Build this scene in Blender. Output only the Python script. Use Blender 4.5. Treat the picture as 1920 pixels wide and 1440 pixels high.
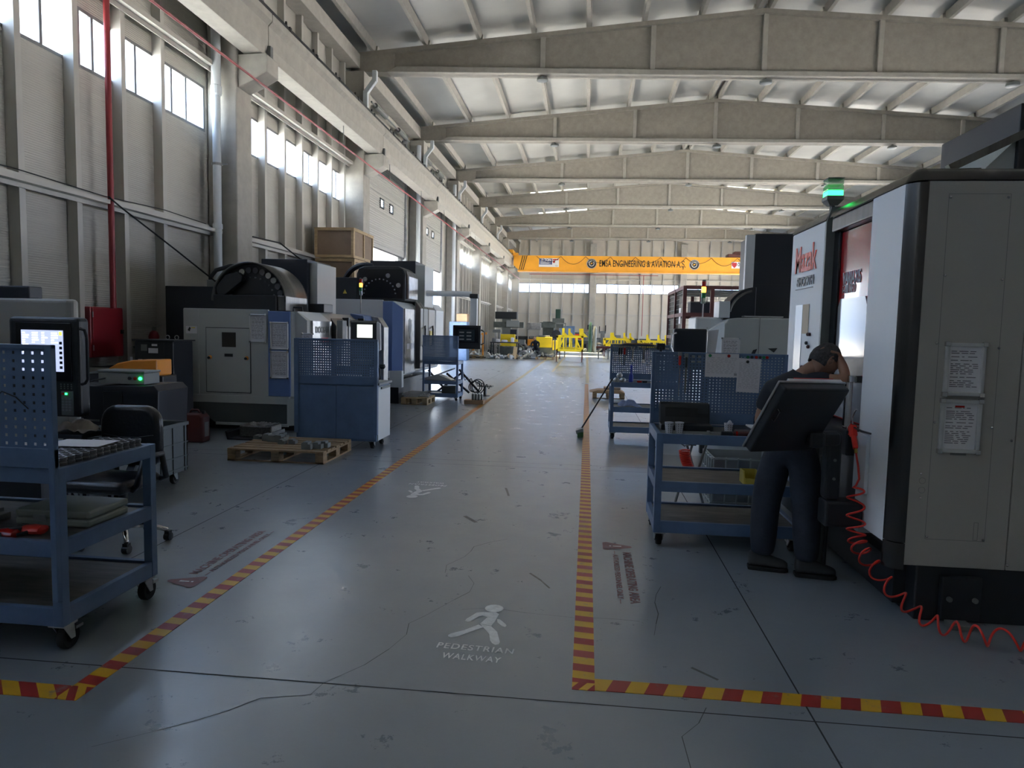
import bpy, bmesh, math, random
from mathutils import Vector, Matrix
random.seed(7)
PI = math.pi
S = bpy.context.scene
C = S.collection
for o in list(bpy.data.objects): bpy.data.objects.remove(o)

# ------------------------------------------------------------------ camera
cd = bpy.data.cameras.new('camera'); cam = bpy.data.objects.new('camera', cd); C.objects.link(cam)
cd.sensor_width = 36; cd.lens = 1300*36/1920; cd.clip_end = 400; cd.clip_start = 0.05
RX = ((0.99396235, 0.03031158, -0.10545171), (0.10750893, -0.07700994, 0.99121708), (0.02192453, -0.99656945, -0.07980375))
HC = 1.65
right = Vector((RX[0][0], RX[1][0], RX[2][0])); down = Vector((RX[0][1], RX[1][1], RX[2][1])); fwd = Vector((RX[0][2], RX[1][2], RX[2][2]))
m = Matrix.Identity(4)
for i in range(3): m[i][0] = right[i]; m[i][1] = -down[i]; m[i][2] = -fwd[i]
m[0][3], m[1][3], m[2][3] = 0, 0, HC
cam.matrix_world = m
S.camera = cam
S.view_settings.view_transform = 'Standard'; S.view_settings.look = 'None'
S.view_settings.exposure = 2.5; S.view_settings.gamma = 1; S.view_settings.use_curve_mapping = False

# ------------------------------------------------------------------ world: hazy bright sky with thin cloud
w = bpy.data.worlds.new('sky'); S.world = w; w.use_nodes = True
nt = w.node_tree; nt.nodes.clear()
N = nt.nodes.new; L = nt.links.new
out = N('ShaderNodeOutputWorld'); bg = N('ShaderNodeBackground'); tc = N('ShaderNodeTexCoord'); no = N('ShaderNodeTexNoise'); cr = N('ShaderNodeValToRGB'); mp = N('ShaderNodeMapping')
mp.inputs['Scale'].default_value = (1.5, 1.5, 4); no.inputs['Scale'].default_value = 1.6; no.inputs['Detail'].default_value = 6
cr.color_ramp.elements[0].position = .42; cr.color_ramp.elements[0].color = (.42, .62, 1.0, 1)
cr.color_ramp.elements[1].position = .62; cr.color_ramp.elements[1].color = (.86, .93, 1, 1)
L(tc.outputs['Generated'], mp.inputs['Vector']); L(mp.outputs[0], no.inputs['Vector']); L(no.outputs['Fac'], cr.inputs[0]); L(cr.outputs[0], bg.inputs[0])
bg.inputs[1].default_value = 2.2; L(bg.outputs[0], out.inputs[0])
sd = bpy.data.lights.new('sun', 'SUN'); sd.energy = 22.0; sd.angle = .02; sd.color = (1, .95, .88)
so = bpy.data.objects.new('sun', sd); C.objects.link(so)
so.rotation_euler = (Vector((-.13, .08, 1.0))).to_track_quat('Z', 'Y').to_euler()

def portal(x, y, z, sx, sy, rot):
    ld = bpy.data.lights.new('daylight_portal', 'AREA'); ld.shape = 'RECTANGLE'; ld.size = sx; ld.size_y = sy; ld.energy = 1
    ld.cycles.is_portal = True
    o = bpy.data.objects.new('daylight_portal', ld); C.objects.link(o); o.location = (x, y, z); o.rotation_euler = rot
# (x normal) left openings face +X, unseen right openings added for light face -X
portal(-7.35, 24.4, 2.2, 4.4, 4.0, (0, -PI/2, 0)); portal(-7.35, 31.6, 2.2, 4.4, 4.0, (0, -PI/2, 0))
portal(-7.35, 9.3, 5.63, .85, 7.2, (0, -PI/2, 0)); portal(-7.35, 16.9, 5.63, .85, 7, (0, -PI/2, 0)); portal(-7.35, 50.5, 5.63, .85, 29, (0, -PI/2, 0))
portal(16.35, 12.5, 2.2, 4.4, 7, (0, PI/2, 0)); portal(16.35, 34, 2.6, 5.2, 10, (0, PI/2, 0)); portal(16.35, 51, 2.6, 5.2, 20, (0, PI/2, 0))

# ------------------------------------------------------------------ materials
MATS = {}
def mat(name, col, rough=.5, metal=0, var=0, vscale=3, bump=0, bscale=60, emit=0, spec=.5, coat=0, rv=0, stretch=(1, 1, 1), col2=None, alpha=1):
    if name in MATS: return MATS[name]
    m = bpy.data.materials.new(name); MATS[name] = m; m.use_nodes = True
    t = m.node_tree; b = t.nodes['Principled BSDF']
    b.inputs['Base Color'].default_value = (*col, 1); b.inputs['Roughness'].default_value = rough; b.inputs['Metallic'].default_value = metal
    b.inputs['Specular IOR Level'].default_value = spec; b.inputs['Coat Weight'].default_value = coat
    if emit: b.inputs['Emission Color'].default_value = (*col, 1); b.inputs['Emission Strength'].default_value = emit
    tc = t.nodes.new('ShaderNodeTexCoord'); mp = t.nodes.new('ShaderNodeMapping'); mp.inputs['Scale'].default_value = stretch
    t.links.new(tc.outputs['Object'], mp.inputs['Vector'])
    n = t.nodes.new('ShaderNodeTexNoise'); n.inputs['Scale'].default_value = vscale; n.inputs['Detail'].default_value = 6; n.inputs['Roughness'].default_value = .6
    t.links.new(mp.outputs[0], n.inputs['Vector'])
    if var:
        r = t.nodes.new('ShaderNodeValToRGB'); r.color_ramp.elements[0].position = .3; r.color_ramp.elements[1].position = .7
        c2 = col2 or tuple(c*(1-var) for c in col); c1 = col if col2 else tuple(min(1, c*(1+var*.5)) for c in col)
        r.color_ramp.elements[0].color = (*c2, 1); r.color_ramp.elements[1].color = (*c1, 1)
        t.links.new(n.outputs['Fac'], r.inputs[0]); t.links.new(r.outputs[0], b.inputs['Base Color'])
    if rv:
        q = t.nodes.new('ShaderNodeMapRange'); q.inputs[1].default_value = .3; q.inputs[2].default_value = .7; q.inputs[3].default_value = rough-rv; q.inputs[4].default_value = rough+rv
        t.links.new(n.outputs['Fac'], q.inputs[0]); t.links.new(q.outputs[0], b.inputs['Roughness'])
    if bump:
        n2 = t.nodes.new('ShaderNodeTexNoise'); n2.inputs['Scale'].default_value = bscale; n2.inputs['Detail'].default_value = 3
        t.links.new(mp.outputs[0], n2.inputs['Vector'])
        bp = t.nodes.new('ShaderNodeBump'); bp.inputs['Strength'].default_value = bump; bp.inputs['Distance'].default_value = .01
        t.links.new(n2.outputs['Fac'], bp.inputs['Height']); t.links.new(bp.outputs[0], b.inputs['Normal'])
    return m

def floor_mat():
    m = bpy.data.materials.new('epoxy_floor'); m.use_nodes = True; t = m.node_tree; b = t.nodes['Principled BSDF']; N = t.nodes.new; L = t.links.new
    tc = N('ShaderNodeTexCoord')
    def noise(s, d=6, r=.6, dist=0):
        n = N('ShaderNodeTexNoise'); n.inputs['Scale'].default_value = s; n.inputs['Detail'].default_value = d; n.inputs['Roughness'].default_value = r; n.inputs['Distortion'].default_value = dist
        L(tc.outputs['Object'], n.inputs['Vector']); return n
    def ramp(n, p0, c0, p1, c1):
        r = N('ShaderNodeValToRGB'); r.color_ramp.elements[0].position = p0; r.color_ramp.elements[1].position = p1
        r.color_ramp.elements[0].color = (*c0, 1); r.color_ramp.elements[1].color = (*c1, 1); L(n.outputs['Fac'], r.inputs[0]); return r
    def mix(a, bb, kind='MULTIPLY', f=1.0):
        x = N('ShaderNodeMix'); x.data_type = 'RGBA'; x.blend_type = kind; x.inputs[0].default_value = f
        L(a, x.inputs[6]); L(bb, x.inputs[7]); return x.outputs[2]
    a = ramp(noise(.55, 8, .65), .3, (.212, .242, .268), .7, (.256, .286, .314))
    bb = ramp(noise(1.7, 5, .55), .25, (.90, .90, .90), .68, (1, 1, 1))
    c = ramp(noise(9, 12, .72), .10, (.80, .80, .80), .70, (1, 1, 1))
    L(mix(mix(a.outputs[0], bb.outputs[0], f=.6), c.outputs[0], f=.25), b.inputs['Base Color'])
    n = noise(3.2, 12, .75); q = N('ShaderNodeMapRange'); q.inputs[1].default_value = .15; q.inputs[2].default_value = .85; q.inputs[3].default_value = .20; q.inputs[4].default_value = .42
    L(n.outputs['Fac'], q.inputs[0]); L(q.outputs[0], b.inputs['Roughness'])
    n1 = noise(5, 6, .65); n2 = noise(70, 4, .6)
    ad = N('ShaderNodeMath'); ad.operation = 'MULTIPLY_ADD'; ad.inputs[1].default_value = .12; L(n2.outputs['Fac'], ad.inputs[0]); L(n1.outputs['Fac'], ad.inputs[2])
    bp = N('ShaderNodeBump'); bp.inputs['Strength'].default_value = .16; bp.inputs['Distance'].default_value = .008; L(ad.outputs[0], bp.inputs['Height']); L(bp.outputs[0], b.inputs['Normal'])
    b.inputs['Specular IOR Level'].default_value = .85; b.inputs['Coat Weight'].default_value = .45; b.inputs['Coat Roughness'].default_value = .26
    return m

def panel_mat(name, col, axis='Z', scale=9, strength=.25, rough=.5, bands='SIN'):
    m = bpy.data.materials.new(name); m.use_nodes = True; t = m.node_tree; b = t.nodes['Principled BSDF']; N = t.nodes.new; L = t.links.new
    tc = N('ShaderNodeTexCoord'); wv = N('ShaderNodeTexWave'); wv.wave_type = 'BANDS'; wv.bands_direction = axis; wv.wave_profile = bands; wv.inputs['Scale'].default_value = scale
    L(tc.outputs['Object'], wv.inputs['Vector'])
    bp = N('ShaderNodeBump'); bp.inputs['Strength'].default_value = strength; bp.inputs['Distance'].default_value = .01; L(wv.outputs['Fac'], bp.inputs['Height']); L(bp.outputs[0], b.inputs['Normal'])
    n = N('ShaderNodeTexNoise'); n.inputs['Scale'].default_value = .5; n.inputs['Detail'].default_value = 7
    L(tc.outputs['Object'], n.inputs['Vector'])
    r = N('ShaderNodeValToRGB'); r.color_ramp.elements[0].position = .3; r.color_ramp.elements[1].position = .7
    r.color_ramp.elements[0].color = (*[c*.86 for c in col], 1); r.color_ramp.elements[1].color = (*[min(1, c*1.06) for c in col], 1)
    L(n.outputs['Fac'], r.inputs[0]); L(r.outputs[0], b.inputs['Base Color']); b.inputs['Roughness'].default_value = rough
    return m

def glass_mat(name, tint=(1, 1, 1), gloss=.08, rough=.02, dark=0, dcol=(.02, .02, .02)):
    m = bpy.data.materials.new(name); m.use_nodes = True; t = m.node_tree; t.nodes.clear(); N = t.nodes.new; L = t.links.new
    o = N('ShaderNodeOutputMaterial'); tr = N('ShaderNodeBsdfTransparent'); gl = N('ShaderNodeBsdfGlossy'); mx = N('ShaderNodeMixShader')
    tr.inputs[0].default_value = (*tint, 1); gl.inputs['Roughness'].default_value = rough; mx.inputs[0].default_value = gloss
    L(tr.outputs[0], mx.inputs[1]); L(gl.outputs[0], mx.inputs[2])
    if dark:
        df = N('ShaderNodeBsdfDiffuse'); df.inputs[0].default_value = (*dcol, 1); m2 = N('ShaderNodeMixShader'); m2.inputs[0].default_value = dark
        L(mx.outputs[0], m2.inputs[1]); L(df.outputs[0], m2.inputs[2]); L(m2.outputs[0], o.inputs[0])
    else: L(mx.outputs[0], o.inputs[0])
    return m

def stripe_mat(name, axis, period, diag=0, c1=(.62, .36, .02), c2=(.33, .03, .025)):
    m = bpy.data.materials.new(name); m.use_nodes = True; t = m.node_tree; b = t.nodes['Principled BSDF']; N = t.nodes.new; L = t.links.new
    tc = N('ShaderNodeTexCoord'); sx = N('ShaderNodeSeparateXYZ'); L(tc.outputs['Object'], sx.inputs[0])
    o1, o2 = ('X', 'Y') if axis == 'X' else ('Y', 'X')
    md = N('ShaderNodeMath'); md.operation = 'MULTIPLY_ADD'; md.inputs[1].default_value = diag; L(sx.outputs[o2], md.inputs[0]); L(sx.outputs[o1], md.inputs[2])
    dv = N('ShaderNodeMath'); dv.operation = 'DIVIDE'; dv.inputs[1].default_value = period; L(md.outputs[0], dv.inputs[0])
    fr = N('ShaderNodeMath'); fr.operation = 'FRACT'; L(dv.outputs[0], fr.inputs[0])
    gt = N('ShaderNodeMath'); gt.operation = 'GREATER_THAN'; gt.inputs[1].default_value = .5; L(fr.outputs[0], gt.inputs[0])
    mx = N('ShaderNodeMix'); mx.data_type = 'RGBA'; L(gt.outputs[0], mx.inputs[0]); mx.inputs[6].default_value = (*c1, 1); mx.inputs[7].default_value = (*c2, 1)
    n = N('ShaderNodeTexNoise'); n.inputs['Scale'].default_value = 9; n.inputs['Detail'].default_value = 9; n.inputs['Roughness'].default_value = .75; L(tc.outputs['Object'], n.inputs['Vector'])
    r = N('ShaderNodeValToRGB'); r.color_ramp.elements[0].position = .30; r.color_ramp.elements[1].position = .42; r.color_ramp.elements[0].color = (1, 1, 1, 1); r.color_ramp.elements[1].color = (0, 0, 0, 1)
    L(n.outputs['Fac'], r.inputs[0]); m2 = N('ShaderNodeMix'); m2.data_type = 'RGBA'; L(r.outputs[0], m2.inputs[0]); L(mx.outputs[2], m2.inputs[6]); m2.inputs[7].default_value = (.2, .19, .19, 1)
    L(m2.outputs[2], b.inputs['Base Color']); b.inputs['Roughness'].default_value = .38
    return m

M_floor = floor_mat()
M_wall = panel_mat('wall_panel', (.45, .43, .385), 'Z', 10, .35)
M_roof = panel_mat('roof_sheet', (.50, .50, .475), 'Y', 1.2, .12, .5)
M_door = mat('door_panel', (.46, .45, .42), .4)
M_stud = mat('painted_stud', (.45, .435, .40), .45)
M_conc = mat('concrete', (.33, .305, .265), .85, var=.14, vscale=6, bump=.2, bscale=25)
M_concl = mat('light_concrete', (.40, .38, .34), .8, var=.12, vscale=5, bump=.15, bscale=25)
M_frame = mat('aluminium_frame', (.20, .205, .21), .4, .6)
M_glass = glass_mat('window_glass', (.93, .97, 1), .06)
M_white = mat('white_paint', (.62, .66, .70), .4)
M_mazak = mat('white_machine_paint', (.78, .81, .85), .42, bump=.25, bscale=260)
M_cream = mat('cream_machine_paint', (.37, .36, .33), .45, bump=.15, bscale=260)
M_grey = mat('grey_machine_paint', (.43, .455, .455), .42, bump=.12, bscale=260)
M_greyd = mat('dark_grey_paint', (.16, .17, .165), .45)
M_dblue = mat('periwinkle_paint', (.12, .20, .44), .42, bump=.12, bscale=260)
M_blue = mat('blue_workshop_paint', (.11, .18, .315), .42, var=.2, vscale=5)
M_bluel = mat('light_blue_paint', (.16, .24, .40), .42)
M_black = mat('black_paint', (.016, .018, .022), .42)
M_blackg = mat('glossy_black', (.010, .011, .014), .22)
M_navy = mat('navy_black_paint', (.016, .019, .028), .5)
M_rub = mat('black_rubber', (.012, .012, .013), .7)
M_steelc = mat('corner_steel', (.085, .082, .08), .27, .9, var=.2, vscale=2, stretch=(8, 8, .4))
M_steel = mat('steel', (.42, .42, .42), .32, .9, var=.3, vscale=8)
M_steeld = mat('brushed_dark_steel', (.17, .165, .16), .33, .85, var=.25, vscale=2, stretch=(8, 8, .4))
M_alu = mat('aluminium', (.62, .63, .64), .38, .8)
M_galv = mat('galvanised', (.45, .47, .5), .4, .7, var=.3, vscale=6)
M_chrome = mat('chrome', (.7, .7, .7), .12, 1)
M_wood = mat('pale_wood', (.50, .36, .20), .7, var=.3, vscale=5, stretch=(1, 6, 6))
M_woodd = mat('worn_pallet_wood', (.30, .20, .11), .8, var=.4, vscale=6, stretch=(1.5, 6, 6))
M_mdf = mat('brown_board', (.26, .185, .125), .75, var=.15)
M_card = mat('cardboard', (.36, .23, .13), .8, var=.15)
M_red = mat('fire_red', (.23, .012, .02), .4)
M_pipered = mat('red_pipe_paint', (.28, .03, .035), .45)
M_redb = mat('bright_red', (.72, .035, .02), .4)
M_redgloss = mat('red_door_paint', (.40, .012, .015), .15, coat=.6)
M_orange = mat('crane_yellow', (.80, .36, .03), .45, var=.1, vscale=1)
M_orang = mat('orange_plastic', (.75, .28, .03), .4)
M_yel = mat('yellow_paint', (.82, .60, .015), .4, var=.12, vscale=2)
M_dkred = mat('dark_red_steel', (.085, .022, .02), .55, var=.3, vscale=3)
M_green = mat('green_paint', (.012, .045, .03), .5)
M_paper = mat('paper', (.66, .66, .70), .7)
M_ink = mat('printed_ink', (.12, .12, .14), .7)
M_skin = mat('skin', (.30, .165, .11), .55, var=.15, vscale=12)
M_hair = mat('hair', (.06, .06, .062), .85, var=.6, vscale=60, bump=1, bscale=120)
M_shirt = mat('navy_cotton', (.012, .014, .022), .85, bump=.4, bscale=14)
M_jeans = mat('dark_denim', (.020, .025, .040), .85, var=.35, vscale=9, bump=.6, bscale=16)
M_shoe = mat('dark_grey_suede', (.045, .045, .045), .8)
M_sole = mat('black_sole', (.012, .012, .012), .8)
M_leather = mat('black_leather', (.014, .015, .018), .3, bump=.3, bscale=30)
M_cloth = mat('beige_rag', (.42, .36, .30), .9, var=.25, vscale=9)
M_clothb = mat('blue_rag', (.34, .40, .62), .9, var=.25, vscale=9)
M_plast = mat('grey_plastic', (.055, .062, .06), .5)
M_plastl = mat('light_grey_plastic', (.23, .25, .26), .5)
M_case = mat('grey_green_case', (.24, .27, .24), .45)
M_jerry = mat('dark_red_plastic', (.09, .022, .022), .4)
M_screen = mat('lit_screen', (.20, .23, .36), .3, emit=.55)
M_scrw = mat('lit_screen_text', (.75, .8, .9), .3, emit=.8)
M_scry = mat('lit_yellow_key', (.8, .75, .05), .3, emit=.7)
M_screend = mat('dark_screen', (.02, .03, .04), .2)
M_scrg = mat('pale_lit_screen', (.62, .68, .62), .3, emit=.35)
M_ledg = mat('green_lamp', (.02, .8, .12), .3, emit=1.4)
M_ledo = mat('orange_lamp', (1, .30, .02), .3, emit=2.5)
M_ledr = mat('red_lens', (.45, .02, .015), .25)
M_legreen = mat('green_lens', (.03, .22, .09), .25)
M_clear = glass_mat('clear_lens', (.75, .85, .8), .15, .1, .35, (.35, .42, .38))
M_mark = mat('white_floor_paint', (.78, .80, .80), .5, var=.2, vscale=26)
M_markr = mat('red_floor_paint', (.26, .085, .085), .5, var=.5, vscale=26, col2=(.20, .15, .155))
M_marky = mat('faded_yellow_paint', (.52, .40, .17), .5, var=.4, vscale=4, col2=(.38, .36, .28))
M_joint = mat('joint_filler', (.03, .032, .035), .8)
M_crack = mat('hairline_crack', (.085, .09, .095), .8)
M_stain = mat('floor_stain', (.11, .115, .11), .5, var=.4, vscale=18)
M_shelf = mat('grimy_shelf', (.13, .12, .105), .5, var=.5, vscale=4, stretch=(1, 5, 1))
M_worktop = mat('worktop', (.20, .19, .17), .45, var=.4, vscale=5)
M_ringd = mat('pocket_ring', (.10, .10, .11), .4)
M_shav = mat('steel_shavings', (.16, .15, .14), .35, .8, var=.5, vscale=40)
M_warn = mat('warning_yellow', (.75, .6, .1), .5)
M_ground = mat('yard_concrete', (.50, .48, .44), .9, var=.15, vscale=.3)
M_sky = glass_mat('skylight_sheet', (1, .93, .75), .03, .3, .3, (.8, .75, .6))
M_mach = mat('olive_machine', (.09, .105, .10), .5, var=.4, vscale=3)

# ------------------------------------------------------------------ mesh builder (world coordinates)
class B:
    def __init__(s): s.v = []; s.f = []
    def add(s, vs, fs):
        n = len(s.v); s.v += [tuple(v) for v in vs]; s.f += [tuple(i+n for i in f) for f in fs]; return s
    def box(s, x0, x1, y0, y1, z0, z1):
        return s.add([(x, y, z) for z in (z0, z1) for y in (y0, y1) for x in (x0, x1)], [(0, 2, 3, 1), (4, 5, 7, 6), (0, 1, 5, 4), (2, 6, 7, 3), (0, 4, 6, 2), (1, 3, 7, 5)])
    def obox(s, c, ux, uy, uz):       # oriented box: centre + three half vectors
        c, ux, uy, uz = map(Vector, (c, ux, uy, uz))
        return s.add([c+ux*a+uy*b+uz*d for d in (-1, 1) for b in (-1, 1) for a in (-1, 1)], [(0, 2, 3, 1), (4, 5, 7, 6), (0, 1, 5, 4), (2, 6, 7, 3), (0, 4, 6, 2), (1, 3, 7, 5)])
    def bar(s, p, q, w, h=None, up=(0, 0, 1)):
        p, q = Vector(p), Vector(q); h = h or w; d = q-p; u = Vector(up)
        if abs(d.normalized().dot(u)) > .98: u = Vector((0, 1, 0))
        a = d.cross(u).normalized()*(w/2); b = a.cross(d).normalized()*(h/2)
        return s.obox((p+q)/2, a, d/2, b)
    def prism(s, pts, axis, a, b):    # polygon in the two other axes, extruded along axis
        def P(u, v, t): return {'X': (t, u, v), 'Y': (u, t, v), 'Z': (u, v, t)}[axis]
        n = len(pts); vs = [P(u, v, a) for u, v in pts]+[P(u, v, b) for u, v in pts]
        fs = [tuple(range(n)), tuple(range(2*n-1, n-1, -1))]+[(i, i+n, (i+1) % n+n, (i+1) % n) for i in range(n)]
        return s.add(vs, fs)
    def cyl(s, p, q, r, r2=None, n=16, caps=True):
        p, q = Vector(p), Vector(q); r2 = r if r2 is None else r2; d = (q-p).normalized()
        u = Vector((0, 0, 1)) if abs(d.z) < .9 else Vector((1, 0, 0)); a = d.cross(u).normalized(); b = d.cross(a)
        vs = [p+(a*math.cos(t)+b*math.sin(t))*r for t in [2*PI*i/n for i in range(n)]]+[q+(a*math.cos(t)+b*math.sin(t))*r2 for t in [2*PI*i/n for i in range(n)]]
        fs = [(i, (i+1) % n, (i+1) % n+n, i+n) for i in range(n)]
        if caps: fs += [tuple(range(n-1, -1, -1)), tuple(range(n, 2*n))]
        return s.add(vs, fs)
    def tube(s, pts, r, n=8):
        pts = [Vector(p) for p in pts]; rings = []; a = None
        for i, p in enumerate(pts):
            d = (pts[min(i+1, len(pts)-1)]-pts[max(i-1, 0)]).normalized()
            if a is None:
                u = Vector((0, 0, 1)) if abs(d.z) < .9 else Vector((1, 0, 0)); a = d.cross(u).normalized()
            else: a = (a-d*a.dot(d)).normalized()
            b = d.cross(a); rr = r[i] if isinstance(r, (list, tuple)) else r
            rings.append([p+(a*math.cos(t)+b*math.sin(t))*rr for t in [2*PI*k/n for k in range(n)]])
        vs = [v for g in rings for v in g]; fs = []
        for i in range(len(pts)-1):
            for k in range(n): fs.append((i*n+k, i*n+(k+1) % n, (i+1)*n+(k+1) % n, (i+1)*n+k))
        fs += [tuple(range(n-1, -1, -1)), tuple(range((len(pts)-1)*n, len(pts)*n))]
        return s.add(vs, fs)
    def lathe(s, c, prof, n=20, axis='Z'):   # profile (r, h)
        vs = []; fs = []
        for r, h in prof:
            for k in range(n):
                t = 2*PI*k/n; x, y = r*math.cos(t), r*math.sin(t)
                v = {'Z': (x, y, h), 'X': (h, x, y), 'Y': (x, h, y)}[axis]; vs.append((c[0]+v[0], c[1]+v[1], c[2]+v[2]))
        for i in range(len(prof)-1):
            for k in range(n): fs.append((i*n+k, i*n+(k+1) % n, (i+1)*n+(k+1) % n, (i+1)*n+k))
        fs += [tuple(range(n-1, -1, -1)), tuple(range((len(prof)-1)*n, len(prof)*n))]
        return s.add(vs, fs)
    def quad(s, a, b, c, d): return s.add([a, b, c, d], [(0, 1, 2, 3)])
    def grid_holes(s, x0, x1, z0, z1, y, nx, nz, hole=.42):   # pegboard in the XZ plane with square holes
        dx = (x1-x0)/nx; dz = (z1-z0)/nz; h = hole/2
        for i in range(nx):
            for k in range(nz):
                a, b = x0+i*dx, z0+k*dz; cx, cz = a+dx/2, b+dz/2; hx = min(dx, dz)*h
                s.add([(a, y, b), (a+dx, y, b), (a+dx, y, b+dz), (a, y, b+dz), (cx-hx, y, cz-hx), (cx+hx, y, cz-hx), (cx+hx, y, cz+hx), (cx-hx, y, cz+hx)],
                      [(0, 1, 5, 4), (1, 2, 6, 5), (2, 3, 7, 6), (3, 0, 4, 7)])
        return s

def world_inv(p):
    M = Matrix.Identity(4); ch = []
    while p is not None: ch.append(p); p = p.parent
    for q in reversed(ch): M = M @ (Matrix.Translation(q.location) @ q.rotation_euler.to_matrix().to_4x4())
    return M.inverted()
def put(name, b, m, parent=None, bevel=0, smooth=False, loc=None, seg=2, sub=0, solid=0, weld=False):
    """link builder b as ONE mesh object; vertices are given in world coordinates"""
    vs = b.v
    if parent is not None:
        I = world_inv(parent); vs = [tuple(I @ Vector(v)) for v in vs]
    elif loc is not None: vs = [(v[0]-loc[0], v[1]-loc[1], v[2]-loc[2]) for v in vs]
    me = bpy.data.meshes.new(name); me.from_pydata(vs, [], b.f); me.update()
    bm = bmesh.new(); bm.from_mesh(me)
    if weld: bmesh.ops.remove_doubles(bm, verts=bm.verts, dist=.0004)
    bmesh.ops.recalc_face_normals(bm, faces=bm.faces)
    bm.to_mesh(me); bm.free()
    me.materials.append(m); o = bpy.data.objects.new(name, me); C.objects.link(o); o.parent = parent
    if loc is not None and parent is None: o.location = loc
    if smooth:
        for p in me.polygons: p.use_smooth = True
        if smooth != 'all': 
            try: me.set_sharp_from_angle(angle=math.radians(40))
            except Exception: pass
    if solid: x = o.modifiers.new('solid', 'SOLIDIFY'); x.thickness = solid
    if bevel: x = o.modifiers.new('bevel', 'BEVEL'); x.width = bevel; x.segments = seg; x.limit_method = 'ANGLE'; x.angle_limit = math.radians(50)
    if sub: x = o.modifiers.new('sub', 'SUBSURF'); x.levels = sub; x.render_levels = sub
    return o
def thing(name, label, cat, loc=(0, 0, 0), group=None, rz=0):
    o = bpy.data.objects.new(name, None); C.objects.link(o); o.location = loc; o.rotation_euler = (0, 0, rz); o.empty_display_size = .1
    o['label'] = label; o['category'] = cat
    if group: o['group'] = group
    return o
def tag(o, label, cat, group=None, kind=None):
    o['label'] = label; o['category'] = cat
    if group: o['group'] = group
    if kind: o['kind'] = kind
    return o
def struct(name, b, m, parent=None, **k):
    o = put(name, b, m, parent, **k); 
    if parent is None: o['kind'] = 'structure'
    return o
def text(name, body, size, m, parent, origin, ux, uz, align='CENTER', bold=0, sx=1, depth=.002, spacing=1, width=None):
    """flat lettering, converted to a mesh: baseline direction ux, up direction uz, at origin (world)"""
    cu = bpy.data.curves.new(name, 'FONT'); cu.body = body; cu.size = size; cu.align_x = align; cu.align_y = 'CENTER'; cu.offset = bold; cu.extrude = depth; cu.space_character = spacing
    t = bpy.data.objects.new('tmp', cu); C.objects.link(t); dg = bpy.context.evaluated_depsgraph_get(); dg.update()
    me = bpy.data.meshes.new_from_object(t.evaluated_get(dg)); bpy.data.objects.remove(t)
    if width:
        xs_ = [v.co.x for v in me.vertices]; sx = width/(max(xs_)-min(xs_))
    ux = Vector(ux).normalized(); uz = Vector(uz).normalized(); n = ux.cross(uz)
    M = Matrix.Identity(4)
    for i in range(3): M[i][0] = ux[i]*sx; M[i][1] = uz[i]; M[i][2] = n[i]; M[i][3] = origin[i]
    if parent is not None: M = world_inv(parent) @ M
    me.transform(M); me.name = name; me.materials.clear(); me.materials.append(m)
    o = bpy.data.objects.new(name, me); C.objects.link(o); o.parent = parent
    return o
def arc(cx, cy, r, a0, a1, n): return [(cx+r*math.cos(math.radians(a0+(a1-a0)*i/n)), cy+r*math.sin(math.radians(a0+(a1-a0)*i/n))) for i in range(n+1)]
def copy_tree(o, parent=None):
    c = o.copy(); C.objects.link(c); c.parent = parent
    for ch in list(o.children): copy_tree(ch, c)
    return c
def unp(px, py, y=None, x=None, z=None):
    """the world point seen at a photo pixel on a given plane (used to measure, everything stays real size)"""
    d = Vector(((px-960)/1300, (py-720)/1300, 1)); r = Vector([sum(RX[i][k]*d[k] for k in range(3)) for i in range(3)])
    t = y/r.y if y is not None else (x/r.x if x is not None else (z-HC)/r.z)
    return Vector((0, 0, HC))+r*t
# ================================================================== THE HALL
XL, XR, YB, YF = -7.3, 16.3, -9.0, 65.6
COLS = [13.1+7.5*i for i in range(-3, 8)]          # column centres along the hall (-9.4 ... )
RIDGE = 4.6
struct('floor', B().box(XL-.3, XR+.3, YB-.3, YF+.3, -.2, 0), M_floor)
put('yard_ground', B().box(-90, XL-.3, -60, 130, -.25, -.05).box(XR+.3, 90, -60, 130, -.25, -.05).box(XL-.3, XR+.3, -70, YB-.3, -.25, -.05), M_ground)['kind'] = 'structure'

WIN = (5.22, 6.06)
def wall_with_openings(name, x0, x1, y0, y1, zt, opens):
    """side wall as a slab with rectangular openings (ya, yb, za, zb)"""
    b = B(); ys = sorted({y0, y1} | {o[0] for o in opens} | {o[1] for o in opens})
    for a, c in zip(ys[:-1], ys[1:]):
        mid = (a+c)/2; cuts = sorted([(o[2], o[3]) for o in opens if o[0] <= mid <= o[1]]); z = 0
        for za, zb in cuts:
            if za > z: b.box(x0, x1, a, c, z, za)
            z = zb
        if z < zt: b.box(x0, x1, a, c, z, zt)
    return struct(name, b, M_wall)
winbays_L = [i for i in range(-2, 8) if i not in (1, 2)]
opensL = []; winsL = []
for i in range(-2, 7):
    ya, yb = 13.1+7.5*(i-1)+.35, 13.1+7.5*i-.35
    if i in (2, 3): opensL.append((ya+1.55, yb-1.5, 0, 6.4))
    else: opensL.append((ya, yb, *WIN)); winsL.append((ya, yb))
opensL.append((13.1+7.5*6+.35, YF-.4, *WIN)); winsL.append((13.1+7.5*6+.35, YF-.4))
wall_with_openings('wall_left', XL-.1, XL, YB, YF, 10.1, opensL)
opensR = [(9, 16, 0, 4.4), (29, 39, 0, 5.2), (42, 50, 0, 5.2), (52, 61, 0, 5.2)]  # hidden openings, added to bring more daylight into the hall and far end
wall_with_openings('wall_right', XR, XR+.1, YB, YF, 10.1, opensR)
struct('wall_back', B().box(XL, XR, YB-.1, YB, 0, 12), M_wall)
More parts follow.
